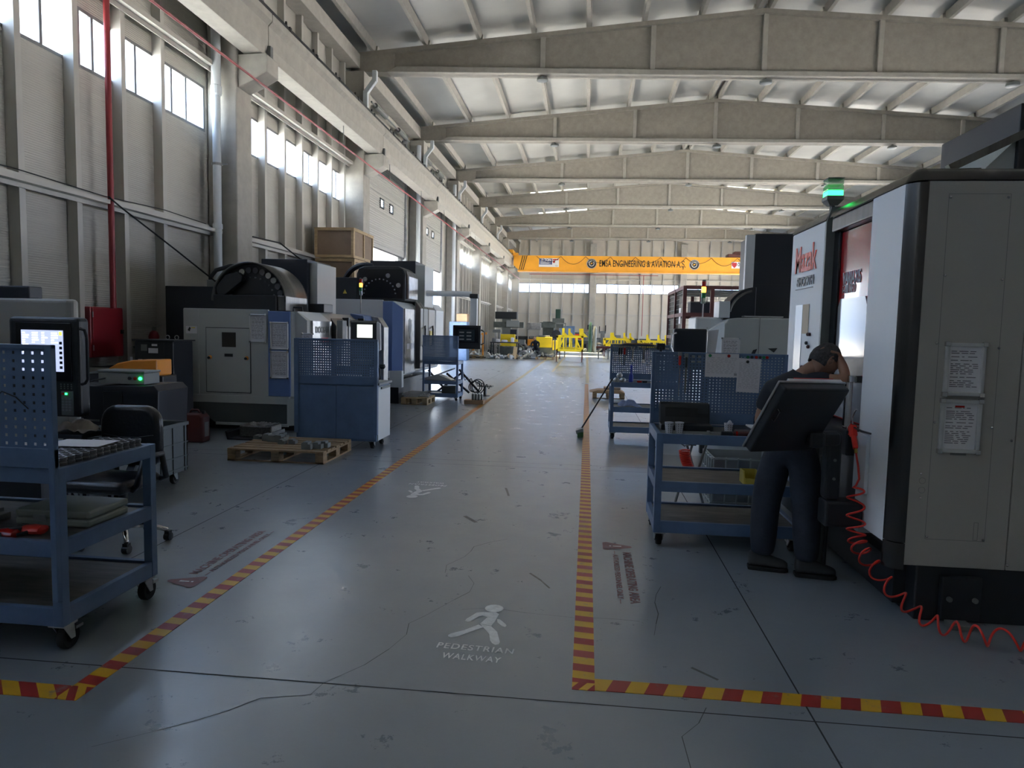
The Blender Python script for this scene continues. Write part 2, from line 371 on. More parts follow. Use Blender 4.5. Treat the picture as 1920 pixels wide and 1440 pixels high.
# far wall with three window bands
M_wallf = panel_mat('wall_panel_far', (.52, .485, .42), 'Z', 10, .2)
FW = [(-6.5, .02), (.75, 8.2), (8.95, 15.6)]
b = B(); b.box(XL, XR, YF, YF+.1, 0, WIN[0]-.15).box(XL, XR, YF, YF+.1, WIN[1]-.1, 11.2)
xs = [XL]+[x for p in FW for x in p]+[XR]
for k in range(0, len(xs), 2): b.box(xs[k], xs[k+1], YF, YF+.1, WIN[0]-.15, WIN[1]-.1)
struct('wall_far', b, M_wallf)
nwin = [0]; ntrim = [0]
def nm(k, c): c[0] += 1; return '%s_%d' % (k, c[0])
def side_window(ya, yb, x, ya_mull):
    z0, z1 = WIN; t = struct(nm('window', nwin), B().box(x-.04, x+.03, ya, yb, z0, z0+.05).box(x-.04, x+.03, ya, yb, z1-.05, z1), M_frame)
    for y in ya_mull: put('mullion', B().box(x-.04, x+.03, y-.025, y+.025, z0+.05, z1-.05), M_frame, t)
    put('pane', B().box(x-.01, x, ya+.01, yb-.01, z0+.03, z1-.03), M_glass, t)
for ya, yb in winsL:
    k = max(1, round((yb-ya)/1.02)); ms = []
    st = (yb-ya)/k
    for j in range(k+1): ms.append(ya+.03 if j == 0 else (yb-.03 if j == k else ya+j*st-.09))
    for j in range(0, k, 1):
        if j % 3 != 2: ms.append(ya+j*st+st*(.62 if j % 2 else .36))
    side_window(ya, yb, XL-.03, ms)
for xa, xb in FW:
    z0, z1 = WIN[0]-.15, WIN[1]-.1; t = struct(nm('window', nwin), B().box(xa, xb, YF-.03, YF+.05, z0, z0+.06).box(xa, xb, YF-.03, YF+.05, z1-.06, z1), M_frame)
    n = round((xb-xa)/1.03)
    for j in range(n*2+1):
        if j % 2 == 0 or j % 3 == 0: put('mullion', B().box(xa+(xb-xa)*j/n/2-.02, xa+(xb-xa)*j/n/2+.02, YF-.02, YF+.04, z0, z1), M_frame, t)
    put('pane', B().box(xa, xb, YF, YF+.01, z0, z1), M_glass, t)
# studs and girts of the left wall
for i in range(-2, 8):
    ya = 13.1+7.5*(i-1); yb = min(ya+7.5, YF)
    if i in (2, 3): continue
    for j in range(1, 7):
        y = ya+7.5*j/7.0 if i != 1 else ya+7.5*j/7
        y = ya + .82 + j*1.0 if ya > 13 else ya-.4+j*1.0+.0
        if y > yb-.5: continue
        struct(nm('trim', ntrim), B().box(XL, XL+.16, y-.05, y+.05, 0, 9.6), M_stud)
    if ya < YF-2:
        struct(nm('trim', ntrim), B().box(XL+.16, XL+.30, ya+.3, yb-.3, 3.34, 3.40).box(XL+.16, XL+.18, ya+.3, yb-.3, 3.28, 3.46), M_stud)
        struct(nm('trim', ntrim), B().box(XL+.16, XL+.28, ya+.3, yb-.3, 6.38, 6.46).box(XL+.16, XL+.18, ya+.3, yb-.3, 6.3, 6.5), M_stud)
struct(nm('trim', ntrim), B().box(XL, XL+.02, YB, 20, 0, .95), mat('dark_skirting', (.05, .05, .05), .7))
struct(nm('trim', ntrim), B().box(XL, XL+.02, 35.4, YF, 0, 1.0), MATS['dark_skirting'])
struct(nm('trim', ntrim), B().box(XL, XR, YF-.02, YF, 0, .95), MATS['dark_skirting'])
# far wall studs, girts
for j in range(23):
    x = -6.55+j*1.03
    if abs(x-.38) < .45 or abs(x-8.6) < .45: continue
    struct(nm('trim', ntrim), B().box(x-.05, x+.05, YF-.14, YF, 0, 10), M_stud)
for z in (3.1, 6.35):
    for xa, xb in ((XL, .1), (.65, 8.3), (8.9, XR)): struct(nm('trim', ntrim), B().box(xa, xb, YF-.26, YF-.14, z-.05, z+.05), M_stud)
for j, x in enumerate((.38, 8.6)):
    o = put('column', B().box(x-.28, x+.28, YF-.5, YF-.02, 0, 9.6), M_concl, bevel=.02); tag(o, 'pale concrete column on the far end wall, %s of the two' % ('left' if j == 0 else 'right'), 'column')
# fire line on the far wall
o = put('pipe', B().tube([(-5.5, YF-.56, 6.75), (6.3, YF-.56, 6.75)], .03).tube([(5.0, YF-.56, 6.75), (5.0, YF-.56, 1.2)], .03), M_pipered); tag(o, 'thin dark red pipe across the far wall above the windows', 'pipe')

ORD = ['first', 'second', 'third', 'fourth', 'fifth', 'sixth', 'seventh', 'eighth']
SL = [(9.06, -.026), (9.08, -.0126), (9.06, -.006), (9.08, -.004), (9.0, 0), (9.05, 0)]
for i, yc in enumerate(COLS):
    if yc > YF-.5 or yc < YB: continue
    k = i-4                                  # k = 0 is the first beam one sees
    nth = ORD[k+1] if 0 <= k+1 < 8 else 'near'
    for side in (-1, 1):
        x0, x1 = (-7.28, -6.7) if side < 0 else (15.7, 16.28)
        if yc < 5 and side > 0: continue
        ztop = 9.06 if k != -1 else 9.6
        t = thing('column', 'concrete column on the %s wall, %s from the camera%s' % ('left' if side < 0 else 'right', nth, '' if yc > 6 else ', beyond the frame edge'), 'column', (x0+.3, yc, 0))
        put('shaft', B().box(x0, x1, yc-.3, yc+.3, 0, ztop), M_concl, t, bevel=.02)
        # corbel that carries the runway beam
        s = 1 if side < 0 else -1; xf = x1 if side < 0 else x0
        put('corbel', B().prism([(xf, 6.08), (xf+s*.28, 6.20), (xf+s*.58, 6.36), (xf+s*.58, 6.66), (xf+s*.55, 6.70), (xf, 6.68)], 'Y', yc-.24, yc+.24), M_concl, t, bevel=.012)
        put('anchor_bracket', B().box(xf+s*.48, xf+s*.56, yc-.05, yc+.06, 6.66, 6.9), M_greyd, t)
# roof beams: tapering concrete I-girders
for k in range(-1, 6):
    yc = 20.6+7.5*k
    z0, sl = SL[max(k, 0)]
    zb = lambda x: z0+sl*(x+6.8)
    zt = lambda x: 10.55-.083*abs(x-RIDGE)+.01
    t = thing('roof_beam', 'tapered concrete roof girder spanning the hall, %s from the camera' % ORD[k+1], 'roof beam', (RIDGE, yc, 9), 'tapered concrete roof girders')
    xs = [-6.95, RIDGE, 16.1]
    put('web', B().prism([(xs[0], zb(xs[0])), (xs[2], zb(xs[2])), (xs[2], zt(xs[2])-.02), (xs[1], zt(xs[1])-.02), (xs[0], zt(xs[0])-.02)], 'Y', yc-.09, yc+.09), M_conc, t)
    put('bottom_flange', B().prism([(xs[0]+.9, zb(xs[0]+.9)-.0), (xs[2]-.9, zb(xs[2]-.9)), (xs[2]-1.2, zb(xs[2])+.14), (xs[0]+1.2, zb(xs[0])+.14)], 'Y', yc-.22, yc+.22), M_concl, t, bevel=.02)
    put('top_flange', B().prism([(xs[0], zt(xs[0])-.12), (xs[1], zt(xs[1])-.12), (xs[2], zt(xs[2])-.12), (xs[2], zt(xs[2])), (xs[1], zt(xs[1])), (xs[0], zt(xs[0]))], 'Y', yc-.22, yc+.22), M_conc, t)
    put('end_block', B().prism([(xs[0], zb(xs[0])), (xs[0]+1.1, zb(xs[0]+1.1)), (xs[0]+1.1, zt(xs[0]+1.1)-.03), (xs[0], zt(xs[0])-.03)], 'Y', yc-.2, yc+.2), M_conc, t)
    for x in (-1.5, 1.6, 4.65, 7.7, 10.8, 13.6):
        put('stiffener', B().box(x-.07, x+.07, yc-.17, yc+.17, zb(x)+.1, zt(x)-.1), M_concl, t, bevel=.015)
    # high-bay lamps under the beam
    for j, x in enumerate((-1.5, 4.75, 11.2)):
        l = thing('high_bay_lamp', 'round unlit ceiling lamp under the %s roof girder, %s of three' % (ORD[k+1], ('left', 'middle', 'right')[j]), 'lamp', (x, yc, zb(x)), 'round lamps under the roof girders')
        put('housing', B().lathe((x, yc, zb(x)), [(.03, 0), (.05, -.04), (.16, -.06), (.17, -.13), (.15, -.14)], 18), M_greyd, l, smooth=True)
        put('lens', B().lathe((x, yc, zb(x)), [(.14, -.141), (.12, -.15), (.01, -.152)], 18), M_plastl, l, smooth=True)
# eave beams along the column tops
for k in range(-2, 6):
    ya, yb = 20.6+7.5*k-7.5*0, 20.6+7.5*(k+1)
    ya = max(ya, YB); yb = min(yb, YF)
    o = put('eave_beam', B().box(-7.28, -6.85, ya+.22, yb-.22, 9.15, 9.55), M_concl, bevel=.01)
    tag(o, 'concrete eave beam along the left wall top, %s' % ('bay nearest the camera, above the frame' if k == -2 else 'starting at the %s girder' % ORD[k+1]), 'eave beam', 'eave beams on the left')
# roof sheets (with skylight strips in two far bays) and purlins
def rz(x): return 10.55-.083*abs(x-RIDGE)+.27
b = B(); sky = [(43.9, 45.6), (51.4, 53.1)]; segs = [(YB-.3, 43.9), (45.6, 51.4), (53.1, YF+.3)]
for ya, yb in segs:
    b.prism([(XL-.3, rz(XL-.3)), (RIDGE, rz(RIDGE)), (XR+.3, rz(XR+.3)), (XR+.3, rz(XR+.3)+.08), (RIDGE, rz(RIDGE)+.08), (XL-.3, rz(XL-.3)+.08)], 'Y', ya, yb)
for ya, yb in sky:
    for xa, xb in ((XL-.3, -3.8), (-.2, RIDGE), (RIDGE, 8.2), (11.4, XR+.3)): b.prism([(xa, rz(xa)), (xb, rz(xb)), (xb, rz(xb)+.08), (xa, rz(xa)+.08)], 'Y', ya, yb)
struct('ceiling', b, M_roof)
for j, (ya, yb) in enumerate(sky):
    for s_, (xa, xb) in enumerate(((-3.8, -.2), (8.2, 11.4))):
        struct(nm('window', nwin), B().prism([(xa, rz(xa)), (xb, rz(xb)), (xb, rz(xb)+.02), (xa, rz(xa)+.02)], 'Y', ya, yb), M_sky)
pl = {}
for k in range(-1, 6):
    ya, yb = 20.6+7.5*(k-1)+.22, 20.6+7.5*k-.22
    for s in (-1, 1):
        for j in range(8):
            x = RIDGE+s*(.16 if j == 0 else .1+1.57*j)
            if x < -6.6 or x > 15.9: continue
            sl = .083*s; z = 10.55-.083*abs(x-RIDGE)
            o = put('purlin', B().prism([(x-.05, z+.02), (x+.05, z+.02), (x+.08, z+.26), (x-.08, z+.26)], 'Y', ya-.15, yb+.15), M_concl)
            tag(o, 'slim concrete purlin on the %s roof slope, running %s the %s girder' % ('left' if s < 0 else 'right', 'up to', ORD[k+1]), 'purlin', '%s slope purlins before the %s girder' % ('left' if s < 0 else 'right', ORD[k+1]))
for s in (-1, 1):
    for j in range(8):
        x = RIDGE+s*(.16 if j == 0 else .1+1.57*j)
        if x < -6.6 or x > 15.9: continue
        z = 10.55-.083*abs(x-RIDGE)
        o = put('purlin', B().prism([(x-.05, z+.02), (x+.05, z+.02), (x+.08, z+.26), (x-.08, z+.26)], 'Y', 58.2, YF), M_concl)
        tag(o, 'slim concrete purlin on the %s roof slope, last bay against the far wall' % ('left' if s < 0 else 'right'), 'purlin', '%s slope purlins of the last bay' % ('left' if s < 0 else 'right'))
# crane runway beams, rail, clips
for k in range(-2, 7):
    ya = 13.1+7.5*(k-1); yb = min(ya+7.5, YF-.3)
    if ya > YF-2: continue
    t = thing('runway_beam', 'concrete crane runway beam along the left wall, %s' % ('nearest span beyond the frame' if k == -2 else ('span ending at the %s column' % ORD[k] if 0 <= k < 8 else 'span running out above the camera')), 'runway beam', (-6.35, (ya+yb)/2, 6.7), 'left crane runway beams')
    put('beam', B().prism([(-6.62, 6.72), (-6.24, 6.72), (-6.20, 6.90), (-6.20, 7.28), (-6.12, 7.36), (-6.12, 7.5), (-6.68, 7.5), (-6.68, 7.36), (-6.62, 7.28)], 'Y', ya+.012, yb-.012), M_concl, t, bevel=.008)
    put('rail', B().box(-6.19, -6.13, ya, yb, 7.5, 7.57), M_black, t)
    for j in range(5): put('rail_clip', B().box(-6.26, -6.12, ya+.8+1.4*j, ya+.88+1.4*j, 7.5, 7.60).box(-6.24, -6.21, ya+.82+1.4*j, ya+.86+1.4*j, 7.5, 7.72), M_black, t)
o = put('runway_beam', B().box(15.3, 15.7, YB, YF-.3, 6.7, 7.5), M_concl); tag(o, 'concrete crane runway beam along the right wall behind the machines', 'runway beam')
# rainwater pipes
def drain(y, nth):
    t = thing('drain_pipe', 'white rainwater pipe on the left wall beside the %s column' % nth, 'pipe', (-6.95, y, 0))
    x = -7.0
    put('pipe', B().tube([(x, y, 0), (x, y, 6.0)], .075, 12), M_white, t, smooth=True)
    put('upper_pipe', B().tube([(x, y, 6.0), (x, y, 8.2), (x+.12, y, 8.45), (x+.5, y, 8.8), (x+.55, y, 8.95)] , .09, 12) if nth != 'first' else B().tube([(x, y, 6.0), (x, y, 9.0)], .085, 12), M_white, t, smooth=True)
    put('coupling', B().lathe((x, y, 6.0), [(.085, -.15), (.1, -.12), (.1, .02), (.085, .04)], 14), M_white, t); put('coupling', B().lathe((x, y, 3.45), [(.085, -.05), (.09, -.03), (.09, .03), (.085, .05)], 14), M_white, t)
    put('pipe_clamp', B().lathe((x, y, 4.6), [(.076, -.02), (.1, -.02), (.1, .02), (.076, .02)], 14).box(x+.08, x+.2, y-.01, y+.01, 4.59, 4.61).lathe((x, y, 2.2), [(.076, -.02), (.1, -.02), (.1, .02), (.076, .02)], 14), M_steel, t)
drain(12.62, 'first')
for j in range(1, 6):
    y = 13.1+7.5*j
    t = thing('overflow_pipe', 'square cranked downpipe at the top of the %s left column' % ORD[j], 'pipe', (-6.6, y, 8), 'cranked downpipes on the left columns')
    put('pipe', B().bar((-6.62, y-.38, 7.6), (-6.62, y-.38, 8.45), .14).bar((-6.62, y-.38, 8.4), (-6.35, y-.38, 8.75), .14).bar((-6.35, y-.38, 8.7), (-6.35, y-.38, 9.02), .14), M_white, t, bevel=.02)
for j in (2, 3):
    y = 13.1+7.5*j-.5
    o = put('drain_pipe', B().tube([(-6.85, y, 0), (-6.85, y, 8.8)], .09, 12), M_white, smooth=True); tag(o, 'white rainwater pipe beside the %s left column next to the open gate' % ORD[j], 'pipe')
# red sprinkler line under the runway
t = thing('sprinkler_pipe', 'long thin red sprinkler pipe hung under the left crane runway', 'pipe', (-6.3, 12, 6.2))
put('pipe', B().tube([(-6.35, -5, 6.22), (-6.35, YF-.5, 6.22)], .022, 8), M_pipered, t, smooth=True)
for j in range(14): put('hanger', B().box(-6.36, -6.34, 5+4.2*j, 5.02+4.2*j, 6.22, 6.72), M_steel, t)
t = thing('standpipe', 'vertical dark red fire pipe down the left wall into the red cabinet', 'pipe', (-7.0, 9.68, 1.8))
put('pipe', B().tube([(-7.02, 9.68, 1.82), (-7.02, 9.68, 9.4)], .042, 12), M_pipered, t, smooth=True)
# roll-up gates (vertical lift sectional doors, pulled up) + tracks
for j, (ya, yb) in enumerate(((22.2, 26.75), (29.0, 33.4))):
    wy = [ya+1.55, ya+2.70]; hy, hz, zc = .17, .12, 5.85
    segs = [(ya, wy[0]-hy), (wy[0]+hy, wy[1]-hy), (wy[1]+hy, yb)]
    db = B().box(-7.28, -7.2, ya, yb, 4.3, zc-hz).box(-7.28, -7.2, ya, yb, zc+hz, 8.55)
    for sa, sb in segs: db.box(-7.28, -7.2, sa, sb, zc-hz, zc+hz)
    t = struct('door_%d' % (j+1), db, M_door)
    for z in [4.3+.61*i for i in range(1, 7)]: put('panel_seam', B().box(-7.2, -7.192, ya, yb, z-.015, z+.015), M_greyd, t)
    rb = B()
    for i in range(56):
        z = 4.35+i*.0755
        for sa, sb in (segs if zc-.2 < z < zc+.17 else [(ya, yb)]): rb.prism([(-7.2, z), (-7.185, z+.01), (-7.185, z+.035), (-7.2, z+.045)], 'Y', sa, sb)
    put('panel_ribs', rb, M_door, t)
    for y in wy:
        p = put('door_window', B().box(-7.2, -7.165, y-.22, y-hy, zc-.17, zc+.17).box(-7.2, -7.165, y+hy, y+.22, zc-.17, zc+.17).box(-7.2, -7.165, y-hy, y+hy, zc-.17, zc-hz).box(-7.2, -7.165, y-hy, y+hy, zc+hz, zc+.17), M_black, t)
        put('pane', B().box(-7.20, -7.195, y-hy, y+hy, zc-hz, zc+hz), M_glass, p)
    put('bottom_seal', B().box(-7.26, -7.2, ya, yb, 4.24, 4.3), M_black, t)
    for y in (ya-.06, yb+.06): put('track', B().box(-7.28, -7.12, y-.04, y+.04, 0, 8.8), M_galv, t)
    put('torsion_shaft', B().tube([(-7.05, ya-.1, 8.75), (-7.05, yb+.1, 8.75)], .03).tube([(-7.05, ya+.3, 8.75), (-7.05, ya+1.5, 8.75)], .09, 12).tube([(-7.05, yb-1.5, 8.75), (-7.05, yb-.4, 8.75)], .09, 12), M_greyd, t, smooth=True)
    struct(nm('trim', ntrim), B().box(XL, -7.14, ya-.75, ya-.12, 0, .12).box(XL, -7.2, ya-.75, ya-.7, 0, 8.9).box(XL, -7.2, ya-.2, ya-.14, 0, 8.9).box(XL, -7.2, yb+.14, yb+.2, 0, 8.9), M_galv)
# cable along the girt and down to machines
o = put('cable', B().tube([(-7.0, 9.6, 3.44), (-6.9, 9.75, 3.3), (-6.4, 10.3, 2.75), (-6.0, 10.9, 2.24)], .012, 6).tube([(-7.05, 6, 3.44), (-7.03, 8, 3.47), (-7.05, 9.6, 3.44), (-7.02, 11, 3.48), (-7.05, 12.3, 3.45)], .008, 6), M_rub, smooth=True); tag(o, 'black cable drooping from the left wall rail to the first machine', 'cable')
o = put('cable', B().tube([(-7.0, 14, 3.44), (-7.0, 15.3, 3.47), (-6.7, 15.5, 3.2), (-6.0, 15.6, 2.72)], .016, 6), M_rub, smooth=True); tag(o, 'black cable drooping from the wall rail behind the second machine', 'cable')

# ------------------------------------------------------------------ floor joints, cracks, paint
def ribbon(pts, w, z, jit=0):
    b = B(); P = []
    for p, q in zip(pts[:-1], pts[1:]):
        n = max(1, int((Vector(q)-Vector(p)).length/.12)) if jit else 1
        for i in range(n): P.append(Vector(p).lerp(Vector(q), i/n))
    P.append(Vector(pts[-1])); P = [p+Vector((random.uniform(-jit, jit), random.uniform(-jit, jit))) for p in P]
    for p, q in zip(P[:-1], P[1:]):
        d = (q-p).normalized(); a = Vector((-d.y, d.x))*w/2*(random.uniform(.5, 1.4) if jit else 1)
        b.quad((*(p-a), z), (*(q-a), z), (*(q+a), z), (*(p+a), z))
    return b
for pts in ([(-7.2, 2.97), (4.5, 2.97)], [(1.02, 1.6), (1.02, 30)], [(-3.1, 1.0), (-3.1, 30)], [(-7.2, 8.15), (16, 8.15)], [(-7.2, 8.42), (4, 8.42)], [(-7.2, 13.5), (16, 13.5)], [(-7.2, 19), (16, 19)], [(-7.2, 27), (16, 27)], [(5.3, 2), (5.3, 60)]):
    struct(nm('trim', ntrim), ribbon(pts, .008, .0012), M_joint)
def fp(px, py): v = unp(px, py, z=0); return (v.x, v.y)
cr = [[(170, 1400), (300, 1370), (420, 1335), (490, 1310), (580, 1305), (605, 1280), (680, 1245), (730, 1218), (765, 1190), (770, 1170), (820, 1140), (880, 1110), (886, 1095), (878, 1080)], [(835, 1075), (840, 1060), (870, 1045), (890, 1025), (950, 1010)], [(870, 1143), (920, 1140), (985, 1150), (1040, 1155), (1200, 1165)], [(1230, 1190), (1235, 1150), (1225, 1130), (1240, 1100)], [(1300, 1440), (1280, 1380), (1330, 1330)]]
for c in cr: struct(nm('trim', ntrim), ribbon([fp(*p) for p in c], .004, .001, .012), M_crack)
for c, w in (([(995, 1075), (1030, 1103)], .02), ([(1295, 1252), (1345, 1275)], .025), ([(870, 968), (892, 980)], .03), ([(948, 915), (955, 930)], .03)):
    struct(nm('trim', ntrim), ribbon([fp(*p) for p in c], w, .0014, .006), M_stain)
# hazard stripes
MSY = stripe_mat('hazard_paint_y', 'Y', .145, .12); MSX = stripe_mat('hazard_paint_x', 'X', .172, -.35); MSXl = stripe_mat('hazard_paint_xl', 'X', .172, 1.0)
o = put('floor_stripe', B().box(-2.255, -2.155, 2.78, 21.3, 0, .0025), MSY); tag(o, 'yellow and red striped floor line on the left of the walkway', 'floor marking')
o = put('floor_stripe', B().box(-.02, .085, 3.15, 21.3, 0, .0025), MSY); tag(o, 'yellow and red striped floor line on the right of the walkway', 'floor marking')
o = put('floor_stripe', B().box(.085, 4.2, 3.09, 3.195, 0, .0025), MSX); tag(o, 'yellow and red striped floor line running off to the right foreground', 'floor marking')
o = put('floor_stripe', B().box(-4.6, -2.255, 2.67, 2.78, 0, .0025), MSXl); tag(o, 'yellow and red striped floor line across the left foreground corner', 'floor marking')
o = put('floor_stripe', B().box(-2.255, -2.155, 2.67, 2.78, 0, .0026), stripe_mat('hazard_corner_l', 'X', .08, .6)); tag(o, 'striped corner piece where the left floor lines meet', 'floor marking')
o = put('floor_stripe', B().box(-.02, .085, 3.085, 3.15, 0, .0026), stripe_mat('hazard_corner_r', 'X', .08, -.6)); tag(o, 'striped corner piece where the right floor lines meet', 'floor marking')
for j, (x0, x1, ya, yb, d) in enumerate(((-2.25, -2.12, 21.6, 52, 'left'), (-1.35, -1.25, 27, 50, 'middle'), (.0, .11, 21.6, 48, 'right'))):
    o = put('floor_line', B().box(x0, x1, ya, yb, 0, .0022), M_marky); tag(o, 'faded yellow floor line in the distance, %s of three' % d, 'floor marking')
# walking figure and its words
def ped(cx, cy, rot, who, sc=1):
    ux = Vector((math.cos(rot), math.sin(rot), 0)); uy = Vector((-math.sin(rot), math.cos(rot), 0)); o3 = Vector((cx, cy, .0025))
    t = thing('walkway_marking', who, 'floor marking', (cx, cy, 0))
    def P(u, v): return tuple(o3+ux*(u*k_[0]+k_[1])*sc+uy*v*sc)
    k_ = [.64, -.045]
    def poly(pts): b.add([P(*p) for p in pts], [tuple(range(len(pts)))])
    b = B()
    poly([(.02+.055/.64*math.cos(a), .30+.055*math.sin(a)) for a in [2*PI*i/20 for i in range(20)]])
    # torso
    poly([(-.06, .235), (.05, .245), (.085, .225), (.075, .12), (.06, .06), (-.045, .075), (-.005, .17)])
    poly([(-.06, .235), (-.005, .17), (-.055, .185), (-.085, .17), (-.135, .095), (-.16, .085), (-.185, .095), (-.185, .12), (-.12, .22)])
    poly([(.085, .155), (.10, .11), (.155, .065), (.18, .06), (.19, .075), (.18, .095), (.11, .155)])
    poly([(-.055, .062), (.0, .035), (-.06, -.01), (-.18, -.105), (-.225, -.125), (-.255, -.12), (-.265, -.10), (-.25, -.08), (-.15, -.02)])
    poly([(-.04, .07), (.06, .055), (.13, -.01), (.185, -.13), (.18, -.155), (.155, -.165), (.125, -.15), (.10, -.12), (.07, -.045)])
    for vs in [b.v]: pass
    put('walking_figure', b, M_mark, t)
    k_[:] = [1, 0]
    for j, (s, v, sz) in enumerate((('PEDESTRIAN', -.225, .082), ('WALKWAY', -.33, .082))):
        text('lettering', s, sz*sc, M_mark, t, P(-.04, v), ux, uy, bold=.0012, width=.40 if j == 0 else .30, depth=.0003, spacing=1.15)
ped(-.475, 3.64, -.04, 'white walking figure with PEDESTRIAN WALKWAY painted on the floor nearest the camera')
ped(-1.66, 6.79, PI-.05, 'upside-down white walking figure with lettering farther along the walkway', 1.0)
def warn(c, rot, who, dv=0):
    ux = Vector((math.cos(rot), math.sin(rot), 0)); uy = Vector((-math.sin(rot), math.cos(rot), 0)); o3 = Vector((c[0], c[1], .0025))
    P = lambda u, v: tuple(o3+ux*u+uy*v)
    t = thing('warning_marking', who, 'floor marking', (c[0], c[1], 0))
    b = B(); out_ = []; inn = []
    for a in (90, 210, 330):
        ca = (0.085*math.cos(math.radians(a)), .115*math.sin(math.radians(a)))
        for d in (-50, 0, 50): out_.append((ca[0]+.025*math.cos(math.radians(a+d)), ca[1]+.025*math.sin(math.radians(a+d))))
    b.add([P(*p) for p in out_], [tuple(range(9))]); put('triangle', b, M_markr, t)
    put('exclamation_mark', B().add([tuple(Vector(P(*p))+Vector((0, 0, .001))) for p in ((-.010, .06), (.010, .06), (.006, -.005), (-.006, -.005))], [(0, 1, 2, 3)]).add([tuple(Vector(P(*p))+Vector((0, 0, .001))) for p in ((-.008, -.018), (.008, -.018), (.008, -.032), (-.008, -.032))], [(0, 1, 2, 3)]), M_mark, t)
    text('lettering', 'MACHINE OPERATING AREA', .085, M_markr, t, P(.62, .09+dv), ux, uy, bold=.002, width=.98, depth=.0003)
    text('lettering', '— AUTHORIZED PERSONNEL ONLY —', .052, M_markr, t, P(.62, .005+dv), ux, uy, bold=.001, width=1.0, depth=.0003)
warn((.25, 5.26), -PI/2, 'faded red warning triangle and MACHINE OPERATING AREA lettering right of the walkway')
warn((-2.47, 4.05), PI/2, 'faded red warning triangle and MACHINE OPERATING AREA lettering left of the walkway', -.045)
# overhead crane
t = thing('overhead_crane', 'yellow overhead travelling crane girder with company name at the far end', 'crane', (4.6, 56, 6.3))
g = B(); g.box(-5.6, 15, 56, 56.6, 6.32, 7.52); g.prism([(-6.05, 6.75), (-5.6, 6.32), (-5.6, 7.52), (-6.05, 7.52)], 'Y', 56, 56.6)
put('girder', g, M_orange, t, bevel=.02)
put('girder_flange', B().box(-5.7, 15, 55.85, 56.75, 6.24, 6.32), M_orange, t)
put('end_carriage', B().box(-6.45, -6.0, 54.9, 57.6, 7.59, 7.85).box(-6.35, -5.7, 55.9, 56.7, 7.52, 7.7), M_orange, t)
put('hoist_trolley', B().box(10.7, 13.2, 56.0, 57.0, 7.55, 7.8).box(11.2, 12.6, 56.1, 56.9, 7.75, 8.0), M_dkred, t, bevel=.05)
yy = 55.985
text('lettering', 'EMSA ENGINEERING & AVIATION A.Ş.', .72, mat('black_lettering', (.02, .018, .015), .5), t, (4.15, yy, 6.92), (1, 0, 0), (0, 0, 1), bold=.006, width=6.7)
MB_ = MATS['black_lettering']
for x in (.19, 8.17):
    s = put('round_emblem', B().lathe((x, yy, 6.92), [(.01, 0), (.40, 0), (.40, -.015), (.01, -.015)], 28, 'Y'), MB_, t)
    put('emblem_ring', B().add([(x+r*math.cos(a), yy-.02, 6.92+r*math.sin(a)) for a in [2*PI*i/28 for i in range(28)] for r in (.36, .385)], [(2*i, 2*i+1, (2*i+3) % 56, (2*i+2) % 56) for i in range(28)]), M_paper, s)
    put('emblem_ring', B().add([(x+r*math.cos(a), yy-.02, 6.92+r*math.sin(a)) for a in [2*PI*i/28 for i in range(28)] for r in (.17, .21)], [(2*i, 2*i+1, (2*i+3) % 56, (2*i+2) % 56) for i in range(28)]), M_paper, s)
    put('emblem_bird', B().prism([(x-.12, 6.86), (x+.02, 6.90), (x+.12, 6.98), (x+.02, 6.97), (x-.06, 7.0), (x-.05, 6.92)], 'Y', yy-.025, yy-.02), M_orange, s)
    for k in range(8):
        a = math.radians(20+k*20)
        put('emblem_mark', B().box(x+.28*math.cos(a)-.015, x+.28*math.cos(a)+.015, yy-.024, yy-.018, 6.90+.28*math.sin(a)-.03+.02, 6.90+.28*math.sin(a)+.05), M_paper, s)
p = put('load_plate', B().box(-4.0, -2.4, yy-.02, yy, 6.62, 7.3), M_paper, t)
put('plate_field', B().box(-3.97, -2.95, yy-.03, yy-.02, 6.80, 7.28), mat('plate_navy', (.03, .05, .18), .5), p)
text('lettering', '10 TON', .26, M_paper, p, (-3.46, yy-.035, 7.16), (1, 0, 0), (0, 0, 1), bold=.012, sx=.95)
for k in range(4): put('plate_text', B().box(-3.9, -3.05-.15*(k % 2), yy-.035, yy-.03, 6.84+.055*k, 6.865+.055*k), M_paper, p)
put('plate_text', B().box(-2.9, -2.45, yy-.026, yy-.02, 7.16, 7.24).box(-2.88, -2.72, yy-.026, yy-.02, 6.95, 7.10), M_ledr, p)
text('lettering', 'CE', .16, M_ink, p, (-2.6, yy-.024, 6.72), (1, 0, 0), (0, 0, 1))
p = put('maker_plate', B().box(11.0, 12.75, yy-.02, yy, 6.68, 7.18), M_paper, t, bevel=.02)
text('lettering', 'ÖZFATİHLER', .32, mat('plate_dark', (.03, .03, .09), .5), p, (12.08, yy-.024, 6.96), (1, 0, 0), (0, 0, 1), bold=.01, sx=.66)
put('shield', B().prism([(11.03, 7.12), (11.4, 7.12), (11.4, 6.9), (11.22, 6.7), (11.03, 6.9)], 'Y', yy-.03, yy-.02), mat('shield_red', (.35, .02, .03), .5), p)
for k in range(3): put('painted_bar', B().prism([(-5.62+.16*k, 6.36), (-5.56+.16*k, 6.36), (-5.26+.16*k, 7.5), (-5.32+.16*k, 7.5)], 'Y', yy-.004, yy), MB_, t)
fb = B()
for k in range(9):
    xa = -4.2+1.95*k; P_ = [(xa+1.95*i/10, 55.9, 7.45-.75*(1-(2*i/10-1)**2)*(.8 if k % 2 else .6)) for i in range(11)]; fb.tube(P_, .018, 5)
put('festoon_cable', fb, M_rub, t)
